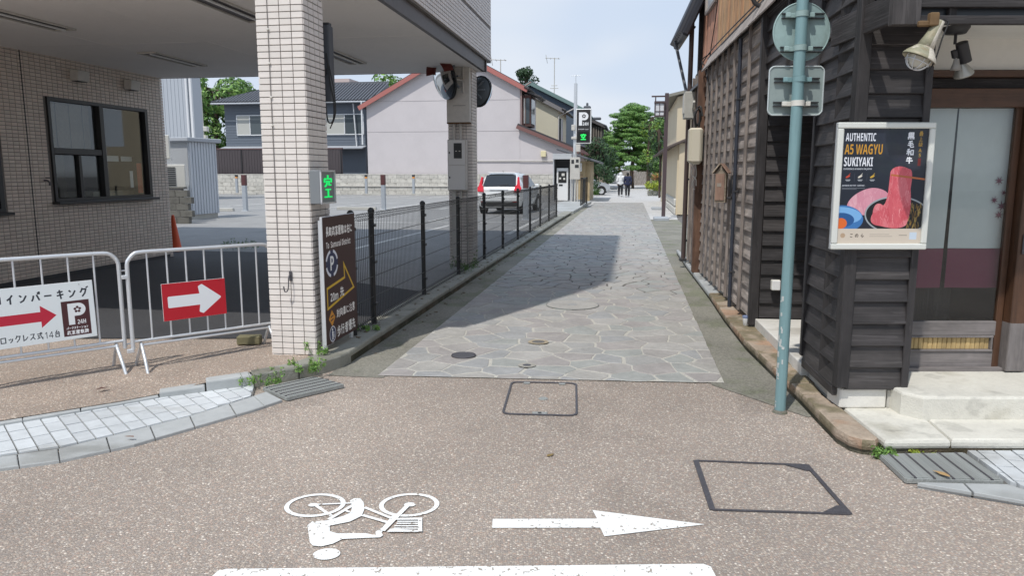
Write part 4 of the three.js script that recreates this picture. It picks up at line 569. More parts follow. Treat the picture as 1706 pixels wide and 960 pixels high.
// convex mirrors
function mirror(label, u, y, f, turn, tilt, hood) {
  const t = thingL('convex_mirror', label, 'mirror', u, y, f, turn); const g = new THREE.Group();
  const tl = (m) => { m.rotation.x = tilt; return m; };
  tl(part(t, 'glass', T(new THREE.SphereGeometry(0.75, 40, 12, 0, 6.2832, 0, 0.43), 0, -0.683 + 0.055, 0).rotateX(Math.PI / 2), mat([0.75, 0.78, 0.8], { metalness: 1, roughness: 0.04 })));
  tl(part(t, 'rim', new THREE.TorusGeometry(0.31, 0.016, 10, 48), M.black)); tl(part(t, 'back_shell', lathe([[0, -0.12], [0.12, -0.11], [0.24, -0.06], [0.305, 0]], 36).rotateX(Math.PI / 2), mat([0.10, 0.115, 0.125], { roughness: 0.5 })));
  tl(part(t, 'rib', Array.from({ length: 4 }, (_, k) => T(box(0.5, 0.025, 0.03, 0, 0, -0.1), 0, 0, 0, 0, 0, k * 0.785)), mat([0.2, 0.22, 0.24])));
  if (hood) tl(part(t, 'hood', (() => { const gg = new THREE.CylinderGeometry(0.325, 0.325, 0.17, 32, 1, true, Math.PI - 1.25, 2.5); return gg.rotateX(Math.PI / 2).rotateZ(Math.PI * 0.0).translate(0, 0, 0.08); })(), mat([0.12, 0.02, 0.014], { roughness: 0.5 })));
  part(t, 'bracket', [bar([0, 0, -0.1], [0.1, -0.02, -0.28], 0.018), bar([0.08, -0.2, -0.26], [0.08, 0.2, -0.26], 0.018)], M.pipe);
  return t;
}
mirror('convex traffic mirror with a dark red hood hung under the canopy corner', -0.33, 3.06, 5.98, -0.85, 0.25, true);
mirror('second convex traffic mirror seen from behind right of the far pillar', 0.0, 2.96, 6.95, 2.6, 0.15, false).scale.setScalar(0.82);
{ // loudspeaker column on the back of the near pillar
  const t = thingL('column_speaker', 'slim dark grey box with hanging cables behind the near tiled pillar', 'equipment box', 0, 0, 0);
  part(t, 'case', cbox(0.09, 0.62, 0.1, 0.006, -0.02, 2.52, -0.5), mat([0.07, 0.075, 0.085], { roughness: 0.6 })); part(t, 'bracket', cbox(0.06, 0.05, 0.1, 0.004, -0.03, 2.45, -0.42), M.dark); part(t, 'cap', cbox(0.06, 0.03, 0.06, 0.004, -0.01, 2.84, -0.5), M.dark);
  part(t, 'cable', [tube([[0.0, 2.6, -0.445], [0.03, 2.35, -0.44], [0.05, 2.2, -0.45], [0.03, 2.05, -0.47], [-0.02, 2.04, -0.48], [-0.03, 2.2, -0.46]], 0.006, 40, 6), tube([[0.02, 2.5, -0.45], [0.06, 2.28, -0.44], [0.055, 2.1, -0.46], [0.0, 1.98, -0.47]], 0.005, 30, 6)], M.black);
}
{ // traffic cone by the end of the office wall
  const t = thingL('traffic_cone', 'red traffic cone standing behind the corner of the tiled office wall', 'traffic cone', -6.18, 0.105, 7.6);
  part(t, 'cone', lathe([[0.135, 0.03], [0.125, 0.05], [0.028, 0.68], [0.02, 0.7], [0, 0.7]], 28), M.orange); part(t, 'base', cbox(0.36, 0.03, 0.36, 0.01, 0, 0.015, 0), M.orange);
}

// ---------------------------------------------------------------- dark timber shop on the right
const shop = thing('timber_shop', 'dark weatherboarded timber shop with a sliding glass door and orange upper boards', 'building', [2.1, 0, -4.68]);
const SW = 6.5 * D2R, side = new THREE.Group(); side.name = 'side_wall'; side.rotation.y = -SW; shop.add(side);
const onSide = (s, x, y) => { const c = Math.cos(SW), n = Math.sin(SW); return [2.1 + s * n + x * c, y, -4.68 - s * c + x * n]; };   // a point along the side wall, in the world
const EXP = 0.142, LAP = -0.185;
{
  const R = rngOf(61), boardZ = (L, k) => T(cbox(0.032, 0.158, L, 0.004, 0, 0, 0, 'z', [k * 0.37, k * 0.61]), 0, 0, 0, 0, 0, LAP), boardX = (L, k) => T(cbox(L, 0.158, 0.03, 0.004, 0, 0, 0, 'x', [k * 0.41, k * 0.53]), 0, 0, 0, LAP, 0, 0);
  const cache = {}, gz = (L, k) => cache['z' + L + k] ??= boardZ(L, k), gx = (L, k) => cache['x' + L + k] ??= boardX(L, k);
  const pick = (a) => a[Math.floor(R() * a.length)];
  // backing walls
  part(side, 'backing', [box(0.12, 3.1, 0.8, 0.09, 1.75, -0.43), box(0.12, 0.98, 1.8, 0.09, 2.8, -1.73), box(0.12, 3.02, 5.7, 0.09, 1.72, -5.46), box(0.9, 3.1, 0.1, 0.5, 1.72, -2.68), box(0.9, 3.1, 0.1, 0.5, 1.75, -0.76), box(1.0, 0.06, 1.8, 0.5, 2.34, -1.72)], M.beamDark);
  // lattice part: overlapping boards behind upright battens
  const runs = [[2.66, 4.68], [4.685, 6.74], [6.745, 8.28]];
  for (let j = 0; j < 21; j++) for (const [a, b] of runs) { const y = 0.165 + j * EXP + EXP / 2; if (y > 3.09) continue; part(side, 'board', gz(+(b - a).toFixed(3), j % 4), pick(a > 6.7 ? M.weathered.slice(1) : M.weathered), [0.006 + (R() - 0.5) * 0.004, y, -(a + b) / 2], [0, (R() - 0.5) * 0.0015, 0]); }
  for (const s of [3.27, 4.13, 4.57, 5.0, 5.43, 5.86, 6.26, 7.3, 7.62, 7.94]) part(side, 'batten', cbox(0.03, 2.98, 0.032, 0.003, 0, 0, 0, 'y', [s, 0]), M.batten, [-0.046, 1.64, -s], [0, 0, 0]);
  part(side, 'corner_post', cbox(0.09, 3.0, 0.075, 0.004, 0, 0, 0, 'y'), M.charred[0], [-0.02, 1.62, -2.63]);
  part(side, 'column', cbox(0.13, 3.0, 0.13, 0.006, 0, 0, 0, 'y'), M.post, [-0.05, 1.6, -6.78]);
  part(side, 'plinth_stone', slab([[0.02, -4.2], [0.14, -4.2], [0.14, -8.3], [0.02, -8.3]], 0.0, 0.17, 0.01), M.conc);
  // boards over the recess and on the side of the corner bay
  for (let j = 0; j < 6; j++) part(side, 'board', gz(1.74, j % 4), pick(M.charred), [0.006, 2.33 + j * EXP + EXP / 2, -1.73]);
  for (let j = 0; j < 21; j++) { const y = 0.235 + j * EXP + EXP / 2; part(side, 'board', gz(0.72, j % 4), pick(M.charred), [0.006, y, -0.43]); }
  part(side, 'upright', cbox(0.05, 3.0, 0.05, 0.004, 0, 0, 0, 'y'), M.charred[2], [-0.008, 1.75, -0.815]);
  part(side, 'upright', cbox(0.03, 0.9, 0.04, 0.003, 0, 0, 0, 'y'), M.charred[0], [-0.028, 2.8, -1.72]);
  // wall end facing the street, with the recessed side entrance
  for (let j = 0; j < 16; j++) { const y = 0.2 + j * EXP + EXP / 2; if (y < 2.34) part(side, 'board', gx(0.46, j % 4), pick(M.charred), [0.26, y, -2.62], [0, SW * 0, 0]); }
  part(side, 'entrance_post', cbox(0.06, 2.1, 0.07, 0.004, 0, 0, 0, 'y'), M.post, [0.52, 1.25, -2.54]);
  part(side, 'entrance_door', [box(0.04, 2.1, 1.7, 0.62, 1.25, -1.7), box(0.06, 0.1, 1.72, 0.6, 2.26, -1.7)], M.doorWood); for (let k = 0; k < 9; k++) part(side, 'door_slat', cbox(0.03, 1.95, 0.05, 0.003, 0.585, 1.22, -0.98 - k * 0.19, 'y'), M.doorWood);
  part(side, 'base_rail', cbox(0.03, 0.06, 0.75, 0.003, -0.01, 0.2, -0.42), M.charred[1]);
  part(side, 'bay_plinth', cbox(0.14, 0.15, 0.62, 0.01, 0.09, 0.165, -0.44), M.conc);
  // weathered cap above the lattice, then the upper storey in upright orange boards
  for (let k = 0; k < 23; k++) { const s = 0.12 + k * 0.288; part(side, 'cap_board', T(cbox(0.016, 0.225, 0.28, 0.002, 0, 0, 0, 'y', [k * 0.3, k * 0.2]), 0, 0, 0, 0, 0, -0.5), M.greyWood, [-0.045, 3.15 + (R() - 0.5) * 0.008, -s]); }
  part(side, 'cap_ridge', bar([0.015, 3.265, 0], [0.015, 3.262, -6.75], 0.018, 8), M.dark);
  part(side, 'cap_fillet', cbox(0.05, 0.04, 6.7, 0.004, -0.01, 3.07, -3.38), M.charred[1]);
  part(side, 'lower_cap', T(cbox(0.014, 0.2, 1.6, 0.002), 0, 0, 0, 0, 0, -0.6), M.dark, [-0.05, 2.98, -7.6]);
  part(side, 'upper_backing', box(0.1, 2.7, 8.4, 0.2, 4.5, -4.2), M.beamDark);
  const og = [0, 1, 2].map((k) => cbox(0.016, 2.65, 0.176, 0.002, 0, 0, 0, 'y', [k * 0.5, k * 0.33]));
  for (let k = 0; k < 46; k++) { const s = 0.15 + k * 0.179; part(side, 'upright_board', og[k % 3], s > 6.6 ? M.orangeWood[3] : pick(M.orangeWood.slice(0, 3)), [0.13 + (k % 2) * 0.004, 4.5, -s]); }
  part(side, 'window', [box(0.05, 0.05, 1.0, 0.1, 4.1, -7.3), box(0.05, 1.2, 0.05, 0.1, 4.7, -6.8), box(0.05, 1.2, 0.05, 0.1, 4.7, -7.8)], M.greyWood);
  part(side, 'window_pane', box(0.01, 1.2, 0.95, 0.112, 4.7, -7.3), M.alu);
  part(side, 'end_wall', box(3, 5.8, 0.12, 1.56, 2.95, -8.35), M.beamDark);
  part(side, 'roof_slab', box(4, 0.12, 9.2, 1.8, 5.9, -4.2), M.dark);
  part(side, 'street_wall', box(4.5, 3.2, 0.12, 2.9, 4.2, -0.9), M.beamDark);
  const eaveM = mat([0.03, 0.032, 0.042], { roughness: 0.45 }), et = T(cyl(0.07, 0.07, 1.3, 12), 0, 0, 0, 0, 0, -0.42); part(side, 'eave', T(cbox(0.12, 1.35, 1.5, 0.03), 0.06, 4.42, -8.65, 0, 0, -0.42), eaveM); for (let k = 0; k < 9; k++) part(side, 'eave_tile', et, eaveM, [0, 4.45, -8.0 - k * 0.16]);
  part(side, 'eave_bracket', bar([-0.28, 3.9, -8.9], [-0.04, 2.75, -8.5], 0.028, 8), mat([0.16, 0.17, 0.19], { roughness: 0.5 }));
  // corner bay: front
  part(shop, 'bay_backing', box(0.42, 3.1, 0.34, 0.23, 1.76, -0.2), M.beamDark);
  for (let j = 0; j < 17; j++) part(shop, 'board', gx(0.36, j % 4), pick(M.charred), [0.215, 0.235 + j * EXP + EXP / 2, 0.0]);
  part(shop, 'upright', cbox(0.075, 2.95, 0.075, 0.004, 0, 0, 0, 'y'), M.charred[2], [0.006, 1.72, 0.006]); part(shop, 'upright', cbox(0.046, 2.3, 0.05, 0.004, 0, 0, 0, 'y'), M.charred[0], [0.408, 1.32, 0.006]);
  part(shop, 'bay_plinth', cbox(0.3, 0.13, 0.2, 0.008, 0.165, 0.163, -0.1), M.concPale); part(shop, 'bay_plinth', cbox(0.085, 0.125, 0.2, 0.006, 0.365, 0.16, -0.102), M.conc);
  // shop front: sill, lintels, posts, doors
  const zd = -0.42, fr = (name, w, h, x, y, m = M.doorWood, d = 0.08, z = zd) => part(shop, name, cbox(w, h, d, 0.004, x, y, z, w > h ? 'x' : 'y', [x, y]), m);
  fr('lintel', 2.9, 0.045, 1.83, 2.245, M.doorWood, 0.1, zd + 0.01); fr('transom_panel', 2.9, 0.075, 1.83, 2.185, M.beamDark, 0.03, zd - 0.02); fr('head_rail', 2.9, 0.12, 1.83, 2.09, M.doorWood, 0.1, zd + 0.005);
  fr('sill', 2.9, 0.03, 1.83, 0.255, M.doorGrey, 0.12);
  part(shop, 'plaster_band', box(2.95, 0.2, 0.06, 1.9, 2.368, zd - 0.01), M.plaster); part(shop, 'eave_soffit', box(2.95, 0.03, 0.78, 1.87, 2.483, -0.055), M.plaster);
  const doorX = [[0.43, 1.28], [1.42, 2.32]];
  doorX.forEach(([a, b], q) => {
    const w = b - a, cx = (a + b) / 2, d = part(shop, 'sliding_door', [cbox(w, 0.1, 0.035, 0.003, cx, 0.54, zd, 'x', [q, 0]), cbox(w, 0.11, 0.03, 0.003, cx, 0.322, zd - 0.002, 'x', [0.3, q])], M.doorGrey);
    part(d, 'stile', cbox(0.045, 1.78, 0.036, 0.003, a + 0.022, 1.15, zd, 'y'), M.doorWood); part(d, 'stile', cbox(0.045, 1.78, 0.036, 0.003, b - 0.022, 1.15, zd, 'y'), M.doorWood);
    part(d, 'pane', box(w - 0.09, 1.46, 0.004, cx, 1.315, zd), M.glass);
    part(d, 'panel_frame', [cbox(w - 0.1, 0.014, 0.04, 0.002, cx, 0.482, zd + 0.002), cbox(w - 0.1, 0.014, 0.04, 0.002, cx, 0.384, zd + 0.002), cbox(0.014, 0.084, 0.04, 0.002, a + 0.06, 0.433, zd + 0.002), cbox(0.014, 0.084, 0.04, 0.002, b - 0.06, 0.433, zd + 0.002)], M.doorGrey);
    const n = 22, lw = (w - 0.13) / n; for (let k = 0; k < n; k++) part(d, 'bamboo_lath', cbox(lw - 0.002, 0.088, 0.012, 0.004, a + 0.065 + lw * (k + 0.5), 0.433, zd - 0.006 + (k % 3) * 0.001, 'y', [k * 0.2, k]), M.lathe);
  });
  part(shop, 'door_post', cbox(0.13, 1.8, 0.11, 0.005, 1.35, 1.16, zd + 0.04, 'y'), M.doorWood); part(shop, 'post_foot', cbox(0.132, 0.34, 0.112, 0.005, 1.35, 0.425, zd + 0.04, 'y'), M.doorGrey);
  part(shop, 'door_lock', [cbox(0.035, 0.13, 0.012, 0.003, 1.325, 1.13, zd + 0.101), cbox(0.018, 0.03, 0.012, 0.002, 1.325, 1.165, zd + 0.108)], M.iron);
  part(shop, 'left_jamb', cbox(0.03, 1.8, 0.1, 0.003, 0.42, 1.16, zd + 0.02, 'y'), M.doorWood);
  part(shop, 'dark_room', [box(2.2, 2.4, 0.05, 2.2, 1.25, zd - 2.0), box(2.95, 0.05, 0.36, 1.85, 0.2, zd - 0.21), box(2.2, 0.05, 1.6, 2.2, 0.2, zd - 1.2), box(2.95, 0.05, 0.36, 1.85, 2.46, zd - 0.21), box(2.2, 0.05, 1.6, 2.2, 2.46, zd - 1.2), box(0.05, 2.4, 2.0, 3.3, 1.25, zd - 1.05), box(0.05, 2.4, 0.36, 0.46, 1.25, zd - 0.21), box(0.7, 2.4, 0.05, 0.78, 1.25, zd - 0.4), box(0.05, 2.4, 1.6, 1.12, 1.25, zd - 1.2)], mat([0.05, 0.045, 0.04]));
  // slatted eave board above the door
  for (const [y, h, z] of [[2.43, 0.045, 0.39], [2.52, 0.045, 0.385], [2.63, 0.06, 0.38]]) part(shop, 'eave_rail', cbox(3.0, h, 0.04, 0.003, 1.62, y, z, 'x', [y, h]), M.beamDark);
  part(shop, 'eave_back', box(3.0, 0.5, 0.02, 1.62, 2.7, 0.34), mat([0.02, 0.026, 0.034], { roughness: 0.35 })); part(shop, 'eave_top', box(3.2, 0.04, 0.9, 1.55, 2.96, -0.05), M.beamDark);
  for (let k = 0; k < 5; k++) part(shop, 'eave_rib', cbox(0.045, 0.5, 0.035, 0.003, 0.32 + k * 0.6, 2.68, 0.362, 'y'), M.beamDark);
  part(shop, 'eave_end', cbox(0.155, 0.32, 0.05, 0.004, 0.045, 2.56, 0.4, 'y'), M.charred[3]); part(shop, 'eave_side', cbox(0.03, 0.16, 0.8, 0.003, 0.0, 2.5, -0.02, 'z'), M.charred[1]);
}
{ // door curtains hung behind the glass: white cloth with a plum hem
  const cloth = mat([0.84, 0.84, 0.82], { roughness: 1, map: M.plasterMap }), plum = mat([0.24, 0.055, 0.10], { roughness: 1, map: M.plasterMap });
  const pane = (x0, x1, y0, y1, ph, s0 = 0, s1 = 0) => { const g = new THREE.PlaneGeometry(x1 - x0, y1 - y0, 16, 4), p = g.attributes.position; for (let i = 0; i < p.count; i++) { const e = p.getX(i) / (x1 - x0) + 0.5, Y = (y0 + y1) / 2 + p.getY(i); p.setX(i, p.getX(i) + lerp(s0, s1, e) * (2.03 - Y)); } for (let i = 0; i < p.count; i++) p.setZ(i, 0.007 * Math.sin(p.getX(i) * 17 + ph) * (0.4 + 0.6 * (0.5 - p.getY(i) / (y1 - y0)))); g.computeVertexNormals(); return boxUV(g.toNonIndexed().translate((x0 + x1) / 2, (y0 + y1) / 2, 0)); };
  [[0.44, 1.28, 'white door curtain with a plum hem and maple leaves behind the left glass door'], [1.42, 2.32, 'white door curtain with a plum hem at the right picture edge']].forEach(([a, b, label], q) => {
    const t = thing('door_curtain', label, 'curtain', [2.1, 0, -5.15]), m = (a + b) / 2 + 0.03;
    [[a, m - 0.006], [m + 0.006, b]].forEach(([x0, x1], k) => { const s0 = k ? 0.004 : 0, s1 = k ? 0 : -0.014; part(t, 'white_cloth', pane(x0, x1, 1.09, 2.03, k + q, s0, s1), cloth); part(t, 'plum_hem', pane(x0, x1, 0.815, 1.087, k + q, s0, s1), plum); });
    part(t, 'rod', bar([a, 2.035, -0.01], [b, 2.035, -0.01], 0.01), M.doorWood);
    if (!q) { const leaf = (x, y, r, rot) => { const pts = []; for (let k = 0; k < 14; k++) { const an = rot + k / 14 * 6.2832, rr = r * (k % 2 ? 0.3 : 1); pts.push([x + Math.cos(an) * rr, y + Math.sin(an) * rr]); } return new THREE.ShapeGeometry(ptsShape(pts)).translate(0, 0, 0.012); }; part(t, 'leaf_print', [leaf(1.2, 1.55, 0.035, 0.2), leaf(1.235, 1.38, 0.04, 0.9), leaf(1.18, 1.42, 0.03, 0.5), leaf(1.22, 1.32, 0.035, 0.1), leaf(1.24, 1.47, 0.025, 0.4)], plum); }
  });
}
{ // poster in a pale frame
  const W = 0.585, H = 0.765, t = thing('poster_frame', 'framed restaurant poster of red sliced beef on the dark corner bay', 'poster', [2.248, 1.52, -4.615]);
  part(t, 'back_panel', cbox(W, H, 0.025, 0.004, 0, 0, 0), M.alu); const fm = mat([0.70, 0.71, 0.66], { roughness: 0.4, metalness: 0.15 });
  part(t, 'frame_bar', cbox(W, 0.036, 0.03, 0.006, 0, H / 2 - 0.018, 0.016), fm); part(t, 'frame_bar', cbox(W, 0.036, 0.03, 0.006, 0, -H / 2 + 0.018, 0.016), fm); part(t, 'frame_bar', cbox(0.036, H - 0.074, 0.03, 0.006, -W / 2 + 0.018, 0, 0.016), fm); part(t, 'frame_bar', cbox(0.036, H - 0.074, 0.03, 0.006, W / 2 - 0.018, 0, 0.016), fm);
  const pw = W - 0.072, ph = H - 0.072;
  part(t, 'print', new THREE.PlaneGeometry(pw, ph), print(pw, ph, 1500, (c, w, h) => {
    const R = rngOf(9); c.fillStyle = '#1c2330'; c.fillRect(0, 0, w, h);
    for (let k = 0; k < 60; k++) { c.fillStyle = `rgba(${40 + R() * 30},${45 + R() * 30},${50 + R() * 30},0.10)`; c.beginPath(); c.ellipse(20 + R() * 30, R() * 26, 3 + R() * 7, 2 + R() * 5, R() * 3, 0, 6.3); c.fill(); }
    txt(c, 'AUTHENTIC', 1.6, 7.4, 6.6, '#dfe2ea', 'bold sans-serif', 0.5); txt(c, 'A5 WAGYU', 1.4, 15.2, 8.2, '#c9922f', 'bold sans-serif', 0.56); txt(c, 'SUKIYAKI', 1.3, 22.3, 7.4, '#e6e8ee', 'bold sans-serif', 0.53);
    txt(c, 'EXPERIENCE A5 WAGYU IN JAPAN', 1.4, 24.4, 1.35, '#cfd2d8', 'bold sans-serif', 0.8);
    glyphs(c, '黒毛和牛', 38.6, 2.2, 4.6, 4.5, 0.72, '#eceef2', 1.06, true); glyphs(c, '最上級', 45.6, 1.6, 2.6, 3.0, 0.36, '#b08a3a', 1.05, true); glyphs(c, 'A5', 45.6, 11.2, 2.6, 2.8, 0.3, '#b08a3a', 1.05, true); c.fillStyle = '#6d2420'; c.fillRect(46, 17.6, 1.8, 4.6);
    c.strokeStyle = '#4a525e'; c.lineWidth = 0.15; for (const x of [8.4, 16]) { c.beginPath(); c.moveTo(x, 26.6); c.lineTo(x, 31.5); c.stroke(); }
    ['#c0442c', '#d8d2c4', '#c9a23a'].forEach((col, k) => { const x = 4.4 + k * 7.4; c.fillStyle = col; c.beginPath(); c.ellipse(x, 28.6, 1.5, 0.6, -0.5, 0, 6.3); c.fill(); c.strokeStyle = col; c.lineWidth = 0.3; c.beginPath(); c.moveTo(x - 0.4, 28.6); c.lineTo(x + 1.4, 26.6); c.stroke(); c.fillStyle = '#c8ccd2'; c.fillRect(x - 1.4, 30.4, 3, 0.3); c.fillRect(x - 1, 31, 2.2, 0.25); });
    txt(c, 'JAPANESE HOT POT - SUKIYAKI -', 1.2, 34.4, 1.2, '#cfd2d8', 'bold sans-serif', 0.78); c.fillStyle = '#8b8f96'; c.fillRect(1.2, 35.4, 14, 0.2); c.fillRect(1.2, 36.1, 9, 0.2);
    const meat = (path, cols) => { c.save(); c.beginPath(); path(); c.clip(); c.fillStyle = cols[0]; c.fillRect(0, 0, w, h); for (let k = 0; k < 90; k++) { c.fillStyle = cols[1 + Math.floor(R() * (cols.length - 1))]; c.globalAlpha = 0.2; c.beginPath(); c.ellipse(R() * w, R() * h, 1 + R() * 3, 2 + R() * 6, (R() - 0.5) * 0.6, 0, 6.3); c.fill(); } for (let k = 0; k < 1500; k++) { c.strokeStyle = cols[1 + Math.floor(R() * (cols.length - 1))]; c.globalAlpha = 0.12 + R() * 0.3; c.lineWidth = 0.06 + R() * 0.4; const x = R() * w, y = R() * h; c.beginPath(); c.moveTo(x, y); c.quadraticCurveTo(x + (R() - 0.5) * 2, y + 1, x + (R() - 0.5) * 2.5, y + 1 + R() * 2.5); c.stroke(); } c.restore(); c.globalAlpha = 1; };
    meat(() => { c.moveTo(5, 46); c.bezierCurveTo(6, 40, 16, 34.5, 22, 35.5); c.bezierCurveTo(27, 36, 30, 38.5, 30, 40); c.bezierCurveTo(24, 44, 20, 47, 17.5, 52); c.bezierCurveTo(11, 52, 5.5, 50, 5, 46); }, ['#cf8c9c', '#e5b6bf', '#d8909f', '#c77487', '#efd0d2']);
    c.strokeStyle = '#9aa2a6'; c.lineWidth = 0.9; c.fillStyle = '#14181c'; c.beginPath(); c.ellipse(36, 52, 19.5, 11.2, 0.06, 0, 6.3); c.fill(); c.stroke();
    for (let k = 0; k < 60; k++) { c.strokeStyle = ['#9c7c3c', '#7c5a24', '#b99a50'][k % 3]; c.globalAlpha = 0.7; c.lineWidth = 0.5; const x = 42 + R() * 8, y = 44 + R() * 14; c.beginPath(); c.moveTo(x, y); c.lineTo(x + (R() - 0.5) * 2, y + 3); c.stroke(); } c.globalAlpha = 1;
    meat(() => { c.moveTo(30, 26); c.bezierCurveTo(31, 22, 37, 21.5, 41, 24); c.bezierCurveTo(44, 24, 43.5, 30, 43, 36); c.bezierCurveTo(44.5, 46, 44, 52, 42, 58); c.bezierCurveTo(38, 61, 32, 60, 26, 58.5); c.bezierCurveTo(20, 58, 19, 55, 21, 51); c.bezierCurveTo(21, 45, 24, 43.5, 27, 46); c.bezierCurveTo(30, 44, 29.5, 34, 30, 26); }, ['#cc5a64', '#f0a4a6', '#d8636c', '#b23a45', '#f7cfcc', '#e2747a', '#f3b9b8']);
    c.strokeStyle = '#b5683a'; c.lineWidth = 1.1; c.beginPath(); c.moveTo(30.5, 27.6); c.lineTo(w, 30.2); c.stroke();
    c.save(); c.beginPath(); c.rect(0, 0, w, 62); c.clip(); c.fillStyle = '#3a74b0'; c.beginPath(); c.ellipse(3, 54, 12.5, 8, 0.1, 0, 6.3); c.fill(); c.fillStyle = '#79aede'; c.beginPath(); c.ellipse(3, 52, 11.5, 5, 0.08, 0, 6.3); c.fill(); c.fillStyle = '#24568e'; c.beginPath(); c.ellipse(2, 55, 8, 4.5, 0, 0, 6.3); c.fill(); c.fillStyle = '#dc6a2c'; c.beginPath(); c.ellipse(1.8, 57, 3.9, 3.3, 0, 0, 6.3); c.fill(); c.restore();
    c.fillStyle = '#cfc3b3'; c.fillRect(0, 60.2, w, h - 60.2); glyphs(c, 'このら', 7.6, 63, 2.4, 2.8, 0.35, '#3c342e', 1.4); c.fillStyle = '#b59c82'; c.beginPath(); c.arc(3.6, 64.4, 1.5, 0, 6.3); c.fill(); c.fillStyle = '#9c9488'; c.fillRect(20, 63.6, 12, 0.25); c.fillRect(20, 64.8, 14, 0.25); c.fillRect(38, 64, 5, 0.5); c.fillStyle = '#c5d2de'; c.fillRect(44.5, 62.4, 4.4, 4.4);
  }, { roughness: 0.3 }), [0, 0, 0.0145]);
}
// concrete pad of the side entrance
{ const P = (s, x) => { const [a, , b] = onSide(s, x, 0); return [a, b]; }; one('entrance_pad', slab([P(0.8, -0.02), P(0.8, 0.72), P(2.6, 0.72), P(2.6, 0.0)], 0.05, 0.185, 0.008), M.concPale, 'pale concrete pad of the recessed side entrance', 'step'); }
const sideThing = (name, label, cat, s, x, y, turn = 0, group) => thing(name, label, cat, onSide(s, x, y), -SW + turn, group);
{ // drainpipes
  const a = sideThing('drainpipe', 'thin blue-black drainpipe running down the lattice wall', 'drainpipe', 3.75, -0.055, 0);
  part(a, 'pipe', bar([0, 0.02, 0], [0, 3.04, 0], 0.021, 12), mat([0.035, 0.04, 0.055], { roughness: 0.4 })); for (const y of [0.5, 1.4, 2.4]) part(a, 'clip', cbox(0.06, 0.02, 0.055, 0.003, 0.015, y, 0), M.dark);
  const b = sideThing('drainpipe', 'brown drainpipe at the far end of the timber shop', 'drainpipe', 8.35, -0.07, 0);
  part(b, 'pipe', bar([0, 0.15, 0], [0.02, 5.4, 0], 0.04, 12), M.brownPipe); part(b, 'pipe', bar([-0.03, 0.12, 0.24], [-0.03, 2.75, 0.24], 0.03, 12), M.brownPipe); for (const y of [0.45, 1.5, 2.6, 4.0]) part(b, 'clip', cbox(0.1, 0.03, 0.09, 0.004, 0.02, y, 0), M.dark); part(b, 'shoe', cbox(0.12, 0.05, 0.14, 0.01, -0.03, 0.14, 0.2), M.dark);
}
{ // house-shaped wooden box
  const t = sideThing('wooden_box', 'small house-shaped wooden box with a gabled lid on the lattice wall', 'wooden box', 4.0, -0.16, 1.27, -0.35);
  const w1 = wood([0.47, 0.30, 0.225], { map: M.grainSoft }), w2 = wood([0.40, 0.33, 0.25]);
  part(t, 'body', prism([[-0.062, 0], [0.062, 0], [0.062, 0.33], [0, 0.41], [-0.062, 0.33]], 0.1, 0.003).translate(0, 0, -0.05), w2); part(t, 'door', cbox(0.1, 0.3, 0.012, 0.002, -0.004, 0.175, 0.056, 'y'), w1); part(t, 'name_plate', box(0.05, 0.04, 0.002, -0.012, 0.2, 0.0635), mat([0.3, 0.26, 0.22]));
  part(t, 'roof_board', T(cbox(0.135, 0.014, 0.16, 0.002), 0.05, 0.385, 0.005, 0, 0, -0.92), w1); part(t, 'roof_board', T(cbox(0.135, 0.014, 0.16, 0.002), -0.05, 0.385, 0.005, 0, 0, 0.92), w2);
  part(t, 'bracket', [cbox(0.1, 0.025, 0.1, 0.003, 0.06, 0.05, -0.06), cbox(0.02, 0.2, 0.03, 0.003, 0.1, 0.2, -0.06)], M.dark);
}
